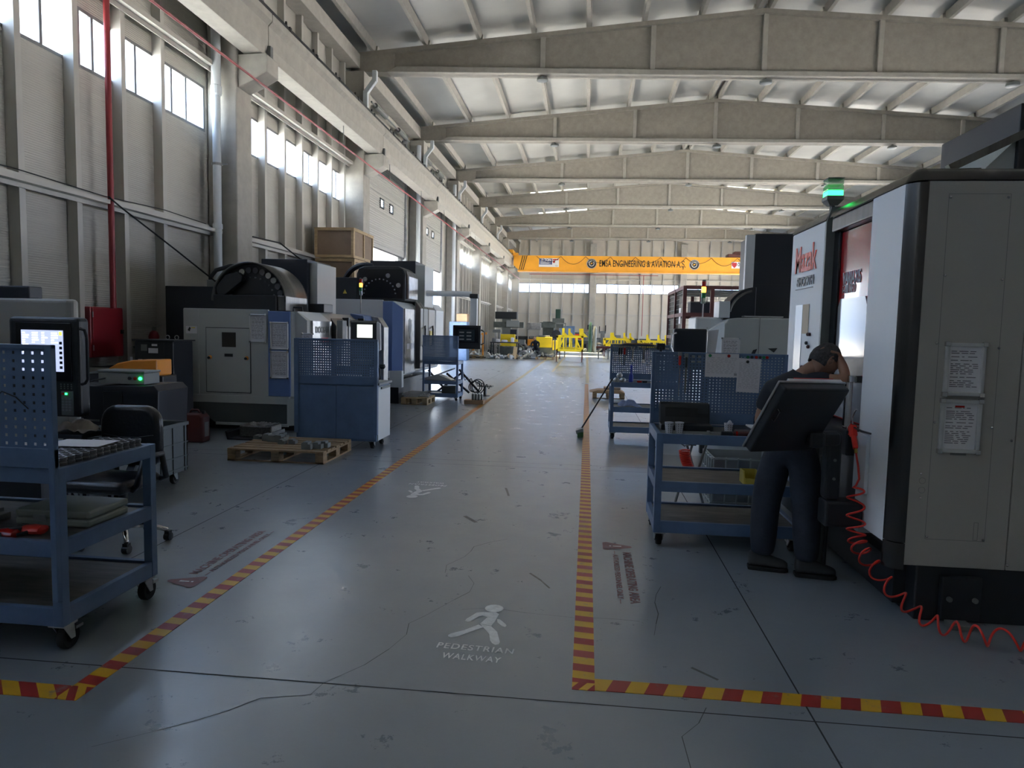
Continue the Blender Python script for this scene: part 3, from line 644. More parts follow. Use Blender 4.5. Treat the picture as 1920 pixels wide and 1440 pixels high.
# ================================================================== LEFT SIDE
def bx(name, t, m, x0, x1, y0, y1, z0, z1, bevel=.004, **k): return put(name, B().box(x0, x1, y0, y1, z0, z1), m, t, bevel=bevel, **k)
def caster(t, x, y, h=.15, m=None, ang=0, brake=True):
    c = put('caster', B().box(x-.045, x+.045, y-.045, y+.045, h-.012, h).prism([(y-.035, h-.012), (y+.035, h-.012), (y+.012+.03*math.cos(ang), h*.38), (y-.015+.03*math.cos(ang), h*.38)], 'X', x-.033, x-.028).prism([(y-.035, h-.012), (y+.035, h-.012), (y+.012+.03*math.cos(ang), h*.38), (y-.015+.03*math.cos(ang), h*.38)], 'X', x+.028, x+.033), m or M_galv, t)
    r = h*.42; yc = y+.03*math.cos(ang)
    put('wheel', B().lathe((x, yc, r), [(r*.55, -.018), (r*.9, -.022), (r, -.014), (r, .014), (r*.9, .022), (r*.55, .018)], 20, 'X').lathe((x, yc, r), [(.012, -.032), (r*.5, -.02), (r*.5, .02), (.012, .032)], 14, 'X'), M_rub, c, smooth=True)
    if brake: put('brake_pedal', B().box(x-.03, x+.03, y+.05, y+.10, h-.055, h-.04), M_steel, c)
def frame_deck(t, x0, x1, y0, y1, z, h=.07, m=None, shelf=None, lip=True):
    m = m or M_blue
    b = B().box(x0, x1, y0, y0+.035, z-h, z).box(x0, x1, y1-.035, y1, z-h, z).box(x0, x0+.035, y0+.035, y1-.035, z-h, z).box(x1-.035, x1, y0+.035, y1-.035, z-h, z)
    put('deck_frame', b, m, t, bevel=.003)
    put('shelf', B().box(x0+.035, x1-.035, y0+.035, y1-.035, z-.025, z-.015), shelf or M_shelf, t)
def trolley(label, x0, x1, y0, y1, top, mids, bottom, peg, pegz, m=M_blue, posts=.05, wheel=.15, pegpost=None, nx=34, nz=13, group=None, pegx=None, worktop=None):
    t = thing('workshop_trolley', label, 'trolley', ((x0+x1)/2, (y0+y1)/2, 0), group)
    frame_deck(t, x0, x1, y0, y1, top, .075, m, worktop or M_worktop)
    for z in mids: frame_deck(t, x0+.002, x1-.002, y0+.002, y1-.002, z, .08, m)
    frame_deck(t, x0+.002, x1-.002, y0+.002, y1-.002, bottom, .09, m)
    for x in (x0, x1-posts):
        for y in (y0-.002, y1-posts+.002): put('post', B().box(x-.001, x+posts+.001, y, y+posts, bottom-.09, top+.001), m, t, bevel=.003)
    if peg:
        y = y0-.014 if peg == 'front' else y1-.03
        px0, px1 = pegx or (x0, x1)
        p = put('pegboard', B().grid_holes(px0+.03, px1-.03, top+.10, pegz-.02, y, nx, nz, .36), m, t, solid=.003)
        put('pegboard_frame', B().box(px0, px1, y-.012, y+.02, pegz-.02, pegz).box(px0, px1, y-.01, y+.018, top+.005, top+.10).box(px0, px0+.03, y-.014, y+.02, (pegpost or top)-.0, pegz).box(px1-.03, px1, y-.014, y+.02, (pegpost or top)-.0, pegz), m, t, bevel=.003)
    for x in (x0+.05, x1-.05):
        for y in (y0+.06, y1-.06): caster(t, x, y, bottom-.09)
    return t
T1 = trolley('large blue trolley with tall pegboard and open shelves in the left foreground', -4.1, -2.5, 3.03, 3.78, .93, [.57], .235, 'front', 1.525, pegpost=.28, nx=31, nz=12)
# papers, rings, case, gloves on it
for nm_, c, a, lab in (('paper_sheet', (-2.72, 3.47), .1, 'white paper sheet on the far end of the left foreground trolley'), ('paper_sheet', (-2.86, 3.13), -.12, 'white paper sheet on the near end of the left foreground trolley')):
    u = Vector((math.cos(a), math.sin(a), 0)); v = Vector((-math.sin(a), math.cos(a), 0)); cc = Vector((*c, .976))
    o = put(nm_, B().obox(cc, u*.15, v*.105, (0, 0, .0015)), M_paper); tag(o, lab, 'paper')
k = 0
ring0 = put('metal_ring', B().lathe((0, 0, 0), [(.026, 0), (.029, 0), (.029, .014), (.026, .017), (.026, .024), (.029, .027), (.029, .04), (.019, .04), (.019, 0)], 16), M_steeld, smooth=True)
for i in range(13):
    for j in range(4):
        if j == 3 and i < 5: continue
        o = ring0 if k == 0 else ring0.copy()
        if k: C.objects.link(o)
        o.location = (-2.56-.064*j, 3.02+.047+.052*i, .93); k += 1
        tag(o, 'short machined steel ring standing in rows on the left foreground trolley', 'metal ring', 'steel rings on the left trolley')
t = thing('tool_case', 'grey-green plastic tool case on the middle shelf of the left trolley', 'case', (-2.75, 3.5, .557))
bx('base', t, M_case, -2.98, -2.56, 3.30, 3.62, .558, .60, .012); bx('lid', t, M_case, -2.98, -2.56, 3.30, 3.62, .604, .645, .012); bx('latch', t, M_plastl, -2.87, -2.80, 3.292, 3.3, .585, .62, .002)
def gloves(x, y, z, who):
    t = thing('work_gloves', who, 'gloves', (x, y, z))
    for s in (0, 1):
        ox = x+.10*s; oy = y+.05*s
        b = B().lathe((ox, oy, z+.02+.02*s), [(.001, -.06), (.035, -.05), (.045, 0), (.04, .05), (.001, .06)], 10, 'X'); 
        b.v = [(v[0], v[1], z+(v[2]-z)*.55+.003) for v in b.v]; put('glove', b, M_redb if s else M_ledr, t, smooth=True)
        fb = B()
        for k in range(4): fb.tube([(ox-.04, oy-.03+.02*k, z+.02+.01*s), (ox-.09, oy-.045+.028*k, z+.022+.01*s), (ox-.12, oy-.05+.03*k, z+.012)], [.011, .010, .007], 7)
        fb.tube([(ox, oy-.04, z+.02), (ox-.03, oy-.075, z+.015)], [.011, .008], 7)
        put('fingers', fb, M_black, t, smooth=True)
gloves(-2.86, 3.12, .557, 'red and black work gloves on the middle shelf of the left trolley')
for k in range(7):
    x = -3.55+.13*k+random.uniform(-.02, .02); y = 3.4+random.uniform(-.06, .1); h = random.uniform(.03, .07)
    o = put('machined_block', B().prism([(x-.06, .557), (x+.06, .557), (x+.06, .557+h*.6), (x+.02, .557+h*.6), (x+.02, .557+h), (x-.04, .557+h), (x-.06, .557+h*.5)], 'Y', y-.05, y+.05), M_greyd, bevel=.004)
    tag(o, 'dark notched metal part on the middle shelf of the left trolley', 'metal part', 'dark parts on the left trolley shelf')
o = put('cable_clip', B().tube([(-2.79+.0, 3.005, 1.27), (-2.75, 2.996, 1.30), (-2.68, 2.996, 1.275), (-2.62, 3.0, 1.22)], .003, 5), M_black); tag(o, 'short black wire stuck on the left foreground pegboard', 'wire')

# --- leftmost machine and its control panel
t = thing('machining_center', 'cream milling machine cut off by the left edge behind the trolley', 'machine', (-4.9, 5.5, 0))
put('enclosure', B().prism([(-6.4, 4.95), (-3.98, 4.95), (-3.93, 4.99), (-3.95, 5.04), (-4.9, 5.5), (-6.4, 5.5)], 'Z', .5, 1.80), M_cream, t, bevel=.03, seg=3)
bx('base', t, M_navy, -6.3, -4.3, 5.0, 5.2, 0, .5, .01); bx('top_box', t, M_navy, -5.6, -4.38, 5.06, 5.2, 1.80, 1.90, .01)
bx('door_seam', t, M_greyd, -4.6, -4.59, 4.945, 4.95, .6, 1.7, 0)
t = thing('operator_console', 'black machine control panel with lit screen beside the left foreground trolley', 'console', (-3.88, 4.6, .85))
bx('housing', t, M_black, -4.16, -3.61, 4.6, 4.72, .94, 1.66, .03, seg=3); bx('bezel', t, M_blackg, -4.09, -3.66, 4.59, 4.6, 1.20, 1.62, .01)
s = bx('screen', t, M_screen, -4.04, -3.72, 4.583, 4.59, 1.27, 1.565, 0)
for r in range(9):
    for c in range(4):
        if r > 4 and c: continue
        x = -4.03+.075*c; z = 1.545-.017*r; put('screen_text', B().box(x, x+random.choice((.02, .045, .05)), 4.581, 4.583, z-.004, z+.004), M_scrw, s)
put('screen_key', B().box(-3.745, -3.724, 4.581, 4.583, 1.53, 1.555), M_scry, s)
for r in range(6): put('screen_key', B().box(-3.745, -3.724, 4.581, 4.583, 1.29+.035*r, 1.31+.035*r), M_screend, s)
kp = bx('keypad', t, M_greyd, -3.75, -3.655, 4.59, 4.6, .955, 1.13, .004)
for r in range(5):
    for c in range(3): put('key', B().box(-3.742+.026*c, -3.722+.026*c, 4.586, 4.59, 1.08-.02*r-.012, 1.08-.02*r), M_plastl, kp)
put('button', B().box(-3.715, -3.70, 4.585, 4.59, 1.105, 1.118), M_ledg, kp); put('button', B().box(-3.742, -3.722, 4.585, 4.59, 1.105, 1.118), M_ledr, kp)
for r in range(3):
    for c in range(4): put('button', B().lathe((-3.745+.027*c, 4.588, 1.15+.015*r), [(.005, 0), (.004, -.004)], 8, 'Y'), M_greyd, t)
put('side_handle', B().tube([(-3.61, 4.62, 1.58), (-3.575, 4.62, 1.57), (-3.56, 4.62, 1.52), (-3.56, 4.62, 1.22), (-3.58, 4.62, 1.19), (-3.61, 4.62, 1.18)], .011, 8), M_black, t, smooth=True)
put('arm', B().box(-3.95, -3.8, 4.72, 4.95, 1.2, 1.35), M_black, t, bevel=.01)
# grey-ish cloth
def rag(name, c, s, m, lab, seed, n=16, h=.09):
    rnd = random.Random(seed); b = B(); vs = []; A = [rnd.uniform(0, 6) for _ in range(6)]
    for i in range(n+1):
        for j in range(n+1):
            u, v = i/n*2-1, j/n*2-1; r = math.hypot(u, v); a = math.atan2(v, u)
            e = 1+.22*math.sin(3*a+A[0])+.12*math.sin(5*a+A[1])
            z = h*max(0, 1-r*r*.75)*(.65+.35*math.sin(4*u+A[2])*math.cos(5*v+A[3]))+.012*math.sin(11*u+A[4])*math.sin(9*v+A[5])+.012
            vs.append((c[0]+u*s[0]*e, c[1]+v*s[1]*e, c[2]+max(.003, z)))
    fs = [(i*(n+1)+j, (i+1)*(n+1)+j, (i+1)*(n+1)+j+1, i*(n+1)+j+1) for i in range(n) for j in range(n)]
    o = put(name, B().add(vs, fs), m, smooth='all', solid=.004); tag(o, lab, 'rag'); return o
# desk with dark conveyor chest
t = thing('chip_conveyor', 'dark grey chip conveyor chest behind the office chair on the left', 'machine', (-5.1, 7.1, 0))
put('chest', B().prism([(-5.8, .25), (-4.48, .25), (-4.45, .91), (-4.51, .97), (-5.8, .93)], 'Y', 6.8, 7.35), M_navy, t, bevel=.012)
bx('front_plate', t, M_black, -5.07, -4.85, 6.79, 6.8, .45, .90, .006); bx('trim_strip', t, M_steel, -5.5, -5.12, 6.793, 6.8, .57, .59, 0)
bx('foot', t, M_black, -5.7, -4.6, 6.85, 7.3, 0, .25, .01)
t = thing('control_box', 'light grey switch box with green lamp on top of the dark chest', 'switch box', (-4.9, 7.0, .97))
bx('box', t, M_plastl, -5.16, -4.64, 6.85, 7.12, .972, 1.09, .006); bx('lid', t, M_plastl, -5.17, -4.63, 6.84, 7.13, 1.094, 1.115, .006)
for x, mm, nn in ((-4.80, M_black, 'knob'), (-4.735, M_ledr, 'stop_button'), (-4.68, M_ledg, 'green_lamp')): put(nn, B().lathe((x, 6.85, 1.035), [(.018, 0), (.018, -.012), (.010, -.018)], 14, 'Y'), mm, t, smooth=True)
put('cable', B().tube([(-5.07, 6.84, 1.03), (-5.16, 6.80, 1.01), (-5.27, 6.77, .97), (-5.34, 6.77, .82)], .009, 6), M_black, t, smooth=True)
t = thing('machine_cover', 'orange curved plastic hood behind the grey switch box', 'hood', (-5.0, 7.5, 1.0))
put('hood', B().prism([(-5.50, 1.02), (-5.44, 1.10), (-5.34, 1.155), (-5.15, 1.195), (-4.86, 1.205), (-4.86, 1.02)], 'Y', 7.4, 7.7), M_orang, t, bevel=.015)
bx('stand', t, M_black, -5.4, -4.8, 7.42, 7.7, 0, 1.02, .01)
t = thing('cable_trunking', 'long dark low cabinet along the left wall under the red fire cabinet', 'cabinet', (-6.2, 8.6, 0))
bx('body', t, M_navy, -7.2, -6.55, 7.4, 9.3, 0, .92, .01); bx('lid', t, M_greyd, -7.22, -6.5, 7.38, 9.32, .93, .96, .005)
# office chair
CX, CY = -3.38, 4.72
t = thing('office_chair', 'worn black leather office chair on a chrome star base', 'chair', (CX, CY, 0))
sx = .23
ol = [(CX-.19, .56), (CX+.19, .56), (CX+.235, .68), (CX+.235, .86)]+[(CX+.105+.13*math.cos(math.radians(a)), .88+.135*math.sin(math.radians(a))) for a in range(10, 86, 15)]+[(CX-.105-.13*math.cos(math.radians(a)), .88+.135*math.sin(math.radians(a))) for a in range(85, 9, -15)]+[(CX-.235, .86), (CX-.235, .68)]
put('backrest', B().prism(ol, 'Y', CY+.07, CY+.17), M_leather, t, bevel=.04, seg=4, smooth='all')
put('back_seams', B().tube([(CX-.2, CY+.066, .80), (CX-.07, CY+.062, .78), (CX+.07, CY+.062, .78), (CX+.2, CY+.066, .80)], .004, 6).tube([(CX-.08, CY+.063, .78), (CX-.12, CY+.064, .60)], .004, 6).tube([(CX+.08, CY+.063, .78), (CX+.12, CY+.064, .60)], .004, 6), M_black, t)
put('back_bracket', B().bar((CX, CY+.15, .60), (CX, CY+.02, .44), .06, .02), M_black, t)
put('seat', B().box(CX-.25, CX+.25, CY-.36, CY+.10, .44, .53), M_leather, t, bevel=.045, seg=4, smooth='all')
for s in (-1, 1): put('armrest', B().tube([(CX+s*.24, CY+.08, .48), (CX+s*.30, CY+.06, .5), (CX+s*.31, CY, .68), (CX+s*.31, CY-.2, .69), (CX+s*.29, CY-.26, .5), (CX+s*.24, CY-.24, .46)], .022, 8), M_black, t, smooth='all')
put('gas_column', B().cyl((CX, CY, .12), (CX, CY, .44), .03), M_black, t, smooth=True)
for k in range(5):
    a = math.radians(20+72*k); ex, ey = CX+.30*math.cos(a), CY+.30*math.sin(a)
    put('base_leg', B().tube([(CX, CY, .13), (CX+.15*math.cos(a), CY+.15*math.sin(a), .125), (ex, ey, .08)], [.025, .022, .016], 8), M_chrome, t, smooth='all')
    put('chair_wheel', B().lathe((ex, ey, .03), [(.01, -.025), (.03, -.022), (.03, .022), (.01, .025)], 14, 'X').box(ex-.018, ex+.018, ey-.02, ey+.02, .04, .075), M_black, t)
t = thing('side_desk', 'low dark metal stand beside the chair under the beige rag', 'stand', (-3.85, 4.75, 0))
bx('top', t, M_navy, -4.05, -3.62, 4.62, 5.0, .78, .81, .004)
for x in (-4.02, -3.66):
    for y in (4.66, 4.93): bx('leg', t, M_navy, x, x+.03, y, y+.03, 0, .78, .002)
rag('rag', (-3.76, 4.76, .81), (.14, .12), M_cloth, 'crumpled beige cleaning rag beside the black chair back', 3, h=.10)
# grey container of shavings on wheels
t = thing('chip_bin', 'dark grey wheeled plastic bin full of metal shavings', 'bin', (-4.3, 6.3, 0))
x0, x1, y0, y1 = -4.65, -4.05, 5.58, 6.66
put('tub', B().prism([(x0, .13), (x1, .13), (x1, .62), (x1-.02, .62), (x1-.02, .15), (x0+.02, .15), (x0+.02, .62), (x0, .62)], 'Y', y0, y1).box(x0, x1, y0, y0+.02, .13, .62).box(x0, x1, y1-.02, y1, .13, .62), M_plast, t, bevel=.003)
rb = B().box(x0-.012, x1+.012, y0-.012, y0+.01, .595, .63).box(x0-.012, x1+.012, y1-.01, y1+.012, .595, .63).box(x0-.012, x0+.01, y0, y1, .595, .63).box(x1-.01, x1+.012, y0, y1, .595, .63)
put('rim', rb, M_plast, t, bevel=.003)
rb = B()
for k in range(6): rb.box(x1, x1+.01, y0+.02+.2*k, y0+.035+.2*k, .13, .6)
for z in (.16, .28, .42): rb.box(x1, x1+.008, y0, y1, z, z+.012)
for k in range(4): rb.box(x0+.02+.18*k, x0+.035+.18*k, y0-.01, y0, .13, .6)
put('ribs', rb, M_plast, t)
for x in (x0+.08, x1-.08):
    for y in (y0+.1, y1-.14): caster(t, x, y, .13, M_greyd, brake=False)
b = B()
for k in range(420):
    c = Vector((random.uniform(x0+.04, x1-.04), random.uniform(y0+.04, y1-.04), 0)); hh = .50+.20*(1-abs(c.x-(x0+x1)/2)/.3)*(1-abs(c.y-(y0+y1)/2)/.54)
    c.z = random.uniform(hh-.05, hh+.03); r = random.uniform(.01, .025); a0 = random.uniform(0, 6); ax = Vector((random.uniform(-1, 1), random.uniform(-1, 1), random.uniform(-1, 1))).normalized(); u = ax.orthogonal().normalized(); v = ax.cross(u)
    pts = [c+u*r*math.cos(a0+q*.9)+v*r*math.sin(a0+q*.9)+ax*.006*q for q in range(7)]
    for p, q in zip(pts[:-1], pts[1:]): b.quad(p, q, q+ax*.005, p+ax*.005)
b.box(x0+.03, x1-.03, y0+.03, y1-.03, .46, .5)
o = put('metal_shavings', b, M_shav); tag(o, 'tangled heap of curly steel shavings filling the wheeled bin', 'shavings', kind='stuff')
# red fire cabinet, extinguisher
t = thing('fire_hose_cabinet', 'dark red fire hose cabinet on the left wall', 'fire cabinet', (-7.1, 9.58, 1.1))
bx('body', t, M_red, -7.28, -7.06, 9.24, 9.94, 1.10, 1.83, .01); d = bx('door', t, M_red, -7.06, -7.045, 9.27, 9.92, 1.12, 1.81, .003)
put('handle', B().box(-7.045, -7.02, 9.86, 9.90, 1.44, 1.50), M_black, d)
for z in (1.2, 1.68): put('hinge', B().cyl((-7.04, 9.27, z), (-7.04, 9.27, z+.08), .008), M_steel, d)
t = thing('fire_extinguisher', 'red fire extinguisher on the left wall behind the dark cabinet', 'fire extinguisher', (-6.96, 10.55, .85))
put('cylinder', B().lathe((-6.96, 10.55, .98), [(.05, 0), (.08, .02), (.08, .42), (.06, .48), (.03, .51)], 18), M_red, t, smooth='all')
put('valve', B().box(-6.98, -6.94, 10.53, 10.57, 1.49, 1.54).bar((-6.96, 10.52, 1.54), (-6.90, 10.66, 1.58), .015), M_steel, t)
put('bracket', B().box(-7.3, -7.03, 10.52, 10.58, 1.2, 1.23), M_greyd, t); put('label_sticker', B().box(-6.885, -6.878, 10.48, 10.6, 1.2, 1.35), M_paper, t)
# tall black chiller
t = thing('chiller_cabinet', 'black chiller cabinet with labels between the fire extinguisher and the first machine', 'cabinet', (-6.1, 9.5, 0))
bx('body', t, M_navy, -6.40, -5.82, 9.25, 9.75, .12, 1.36, .012); bx('top_plate', t, M_navy, -6.43, -5.79, 9.23, 9.77, 1.36, 1.38, .003); bx('control_panel', t, M_black, -6.36, -5.95, 9.24, 9.25, 1.10, 1.34, .002)
bx('plinth', t, M_black, -6.45, -5.75, 9.2, 9.8, 0, .12, .005)
for a in ((-6.29, -6.20, 1.22, 1.31), ): put('display', B().box(a[0], a[1], 9.23, 9.24, a[2], a[3]), M_greyd, t); 
for (a0, a1, c0, c1) in ((-6.13, -6.05, 1.29, 1.32), (-6.18, -6.04, 1.19, 1.26), (-6.34, -6.28, 1.06, 1.10), (-6.34, -6.26, .98, 1.03), (-6.16, -6.03, .97, 1.08)): put('sticker', B().box(a0, a1, 9.234, 9.242, c0, c1), M_paper, t)
for x in (-6.12, -5.98): put('lifting_eye', B().tube([(x+.03*math.cos(a), 9.6, 1.41+.03*math.sin(a)) for a in [2*PI*i/12 for i in range(13)]], .006, 6), M_steel, t)
bx('warning_tag', t, M_paper, -6.46, -6.42, 9.23, 9.235, 1.05, 1.13, 0)
# jerrycan
t = thing('jerrycan', 'dark red plastic jerrycan on the floor under the first machine', 'jerrycan', (-5.31, 8.95, 0))
put('body', B().prism([(-5.47, 0), (-5.16, 0), (-5.16, .35), (-5.21, .40), (-5.40, .40), (-5.47, .33)], 'Y', 8.85, 9.05), M_jerry, t, bevel=.03, seg=4)
put('handle', B().tube([(-5.40, 8.95, .40), (-5.37, 8.95, .44), (-5.28, 8.95, .44), (-5.25, 8.95, .40)], .014, 8), M_jerry, t, smooth=True); put('cap', B().cyl((-5.20, 8.95, .39), (-5.20, 8.95, .43), .025), M_black, t)
put('label_sticker', B().box(-5.162, -5.157, 8.9, 9.0, .08, .28), M_plastl, t)

# --- first machining centre -----------------------------------------------------
def sign_frame(t, x0, x1, z0, z1, y, name='document_frame', face='Y', seed=1, red=False):
    """snap frame with a printed sheet; on a face looking towards -Y"""
    f = put(name, B().box(x0, x1, y-.022, y, z0, z0+.022).box(x0, x1, y-.022, y, z1-.022, z1).box(x0, x0+.022, y-.022, y, z0, z1).box(x1-.022, x1, y-.022, y, z0, z1), M_alu, t, bevel=.006)
    s = put('sheet', B().box(x0+.02, x1-.02, y-.006, y-.003, z0+.02, z1-.02), M_paper, f); r = random.Random(seed); b = B()
    z = z1-.05
    while z > z0+.05:
        x = x0+.035
        while x < x1-.06:
            l = r.uniform(.01, .05); b.box(x, min(x+l, x1-.035), y-.0075, y-.006, z, z+.004); x += l+r.uniform(.004, .02)
        z -= r.choice((.011, .011, .02))
    put('print', b, M_ink, s)
    if red: put('print_bar', B().box((x0+x1)/2-.03, (x0+x1)/2+.02, y-.0078, y-.006, z1-.045, z1-.035), M_ledr, s)
    for x in (x0, x1):
        for z in (z0, z1): put('corner', B().box(x-.006 if x == x0 else x-.022, x+.022 if x == x0 else x+.006, y-.025, y-.001, z-.006 if z == z0 else z-.022, z+.022 if z == z0 else z+.006), M_chrome, f, bevel=.004)
    return f
t = M1 = thing('machining_center', 'grey and blue machining center behind the blue pegboard cabinet on the left', 'machine', (-5.1, 11, 0))
put('front_panel', B().box(-6.05, -4.72, 9.9, 9.95, .54, 1.85), M_grey, t, bevel=.006)
bx('front_edge_panel', t, M_grey, -6.05, -5.81, 9.893, 9.9, .56, 1.84, .003)
put('blue_panel', B().box(-4.72, -4.38, 9.895, 9.95, .56, 1.83), M_dblue, t, bevel=.006)
put('enclosure', B().prism([(-6.05, .46), (-4.2, .42), (-4.14, .5), (-4.14, 1.70), (-4.30, 1.83), (-6.05, 1.84)], 'Y', 9.96, 12.4), M_grey, t, bevel=.01)
put('corner_chamfer', B().prism([(9.92, .56), (9.92, 1.83), (10.06, 1.83), (10.06, .56)], 'X', -4.38, -4.37).add([(-4.38, 9.92, .56), (-4.16, 10.08, .56), (-4.16, 10.08, 1.69), (-4.30, 10.0, 1.82), (-4.38, 9.92, 1.83)], [(0, 1, 2, 3, 4)]), M_grey, t)
put('skirt', B().box(-6.05, -4.40, 9.88, 9.95, .44, .555).prism([(-4.42, .02+.10), (-4.24, .14), (-4.24, .53), (-4.42, .53)], 'Y', 9.87, 9.9), M_grey, t, bevel=.004)
put('chip_hopper', B().add([(-6.05, 9.9, .44), (-4.42, 9.9, .44), (-4.45, 10.0, .12), (-5.62, 10.0, .12), (-6.05, 12.2, .44), (-4.3, 12.2, .44), (-4.45, 12.0, .12), (-5.62, 12.0, .12)], [(0, 1, 2, 3), (4, 5, 6, 7), (0, 3, 7, 4), (1, 5, 6, 2), (3, 2, 6, 7)]), M_greyd, t)
bx('hopper_edge', t, M_grey, -5.6, -4.45, 9.97, 10.0, .09, .13, .003)
bx('machine_base', t, M_black, -5.9, -4.3, 10.2, 12.6, 0, .42, .01)
d = put('service_door', B().box(-5.69, -5.0, 9.888, 9.9, .60, 1.56), M_grey, t, bevel=.004)
put('door_gap', B().box(-5.70, -4.99, 9.897, 9.8995, .59, 1.57), M_black, t)
put('door_window', B().box(-5.44, -5.22, 9.884, 9.89, 1.28, 1.50), M_dkred if 0 else mat('amber_dark_glass', (.05, .04, .03), .15), d, bevel=.004)
put('door_slot', B().box(-5.40, -5.27, 9.884, 9.89, 1.135, 1.18), M_black, d)
for x in (-5.63, -5.05): put('door_latch', B().lathe((x, 9.888, 1.12), [(.03, 0), (.03, -.006), (.018, -.02), (.012, -.03)], 14, 'Y'), M_orang, d, smooth=True); put('latch_knob', B().lathe((x, 9.86, 1.115), [(.02, 0), (.02, -.02)], 12, 'Y'), M_black, d)
p = put('safety_sticker', B().box(-6.01, -5.84, 9.888, 9.893, 1.47, 1.58), M_paper, t); put('sticker_figure', B().prism([(-5.98, 1.52), (-5.95, 1.50), (-5.93, 1.55), (-5.95, 1.57)], 'Y', 9.885, 9.888), M_black, p); put('sticker_band', B().box(-5.92, -5.86, 9.885, 9.888, 1.55, 1.565), M_warn, p)
sign_frame(t, -5.00, -4.74, 1.36, 1.78, 9.89, seed=2); sign_frame(t, -4.68, -4.40, 1.26, 1.67, 9.89, seed=3); sign_frame(t, -4.68, -4.40, .83, 1.24, 9.89, seed=4)
# operator side
bx('name_panel', t, M_steel, -4.14, -4.10, 10.08, 10.85, .9, 1.70, .004)
put('roof_slope', B().add([(-4.30, 9.98, 1.835), (-4.13, 10.08, 1.70), (-4.13, 10.85, 1.70), (-4.30, 10.85, 1.835)], [(0, 1, 2, 3)]), M_white, t)
text('lettering', 'DOOSAN', .13, M_greyd, t, (-4.095, 10.45, 1.56), (0, 1, 0), (0, 0, 1), bold=.004)
put('red_badge', B().box(-4.098, -4.094, 10.4, 10.68, 1.36, 1.44), M_redb, t)
for j, (ya, yb, mm) in enumerate(((10.9, 11.45, M_steeld), (11.5, 12.25, M_steeld))):
    d = put('sliding_door', B().prism([(-4.14, .6), (-4.04, .6), (-4.04, 1.62), (-4.14, 1.76)], 'Y', ya, yb), mm, t, bevel=.012); put('door_seal', B().box(-4.14, -4.03, yb, yb+.04, .6, 1.77), M_black, d)
put('door_handle_box', B().box(-4.04, -3.99, 11.0, 11.3, 1.0, 1.35), M_grey, t, bevel=.01)
put('operator_column', B().prism([(-4.30, .3), (-3.98, .3), (-3.98, 1.66), (-4.06, 1.82), (-4.30, 1.86)], 'Y', 12.3, 13.0), M_dblue, t, bevel=.01)
put('operator_column_chamfer', B().prism([(-3.98, .3), (-3.80, .3), (-3.80, 1.62), (-3.92, 1.80), (-4.05, 1.82), (-3.98, 1.66)], 'Y', 12.75, 13.05), M_steel, t, bevel=.01)
bx('notice_plate', t, M_plastl, -4.0, -3.90, 10.8, 11.0, 1.3, 1.72, .01)
bx('top_motor', t, M_black, -4.5, -4.25, 10.9, 11.3, 1.84, 1.98, .01)
put('top_handle', B().tube([(-4.5, 10.3, 1.84), (-4.5, 10.3, 1.90), (-4.36, 10.3, 1.90), (-4.36, 10.3, 1.84)], .012), M_black, t, smooth=True)
# rear cabinet, spindle column and tool magazine
bx('electrical_cabinet', t, M_navy, -6.85, -5.2, 10.7, 12.4, .2, 2.22, .01)
put('warning_triangle', B().prism([(-5.9, 1.93), (-5.8, 1.93), (-5.85, 2.02)], 'Y', 10.69, 10.7).v and B().prism([(-5.85, 2.0), (-5.74, 2.0), (-5.795, 2.1)], 'Y', 10.69, 10.7), M_warn, t)
bx('spindle_column', t, M_navy, -5.60, -4.78, 11.5, 12.6, 1.8, 2.75, .01); bx('column_side', t, M_grey, -4.78, -4.64, 11.6, 12.5, 1.8, 2.70, .01)
mg = [(cx_, cz_) for cx_, cz_ in arc(-5.18, 1.98, .58, 0, 180, 24)]
put('magazine_housing', B().prism(mg+[(-5.76, 1.84), (-4.60, 1.84)], 'Y', 10.35, 11.1), M_black, t, bevel=.012)
rimb = B()
for (a, b_), (c_, d_) in zip(arc(-5.18, 1.98, .60, 0, 180, 24)[:-1], arc(-5.18, 1.98, .60, 0, 180, 24)[1:]): rimb.add([(a, 10.2, b_), (c_, 10.2, d_), (c_, 11.0, d_), (a, 11.0, b_)], [(0, 1, 2, 3)])
put('magazine_rim', rimb, M_steeld, t, solid=.02, smooth='all', weld=True)
put('magazine_guard', B().box(-5.72, -4.72, 10.16, 10.22, 1.83, 2.07), M_black, t, bevel=.006); bx('magazine_side', t, M_steeld, -4.72, -4.58, 10.2, 11.0, 1.84, 2.07, .01)
for k in range(12):
    a = math.radians(15+k*13.6); x, z = -5.18+.47*math.cos(a), 1.99+.47*math.sin(a)
    put('tool_pocket', B().lathe((x, 10.35, z), [(.018, -.03), (.045, -.03), (.05, 0), (.02, 0)], 14, 'Y'), M_steel if k in (3, 2, 7) else M_ringd, t, smooth=True)
    x, z = -5.18+.36*math.cos(a), 1.99+.36*math.sin(a); text('pocket_number', str(25+k), .035, M_plastl, t, (x, 10.345, z), (1, 0, 0), (0, 0, 1))
put('magazine_arm', B().prism([(-5.66, 2.0), (-5.3, 2.28), (-5.28, 2.36), (-5.36, 2.42), (-5.56, 2.38), (-5.72, 2.18)], 'Y', 10.22, 10.34), M_black, t, bevel=.01)
put('conduit', B().tube([(-6.35, 11.2, 2.2), (-6.35, 11.2, 2.4), (-6.25, 11.2, 2.52), (-6.05, 11.3, 2.60), (-5.6, 11.5, 2.62)], .035, 10), M_rub, t, smooth=True)
bx('valve_block', t, M_greyd, -6.25, -6.05, 10.9, 11.1, 2.22, 2.34, .01)
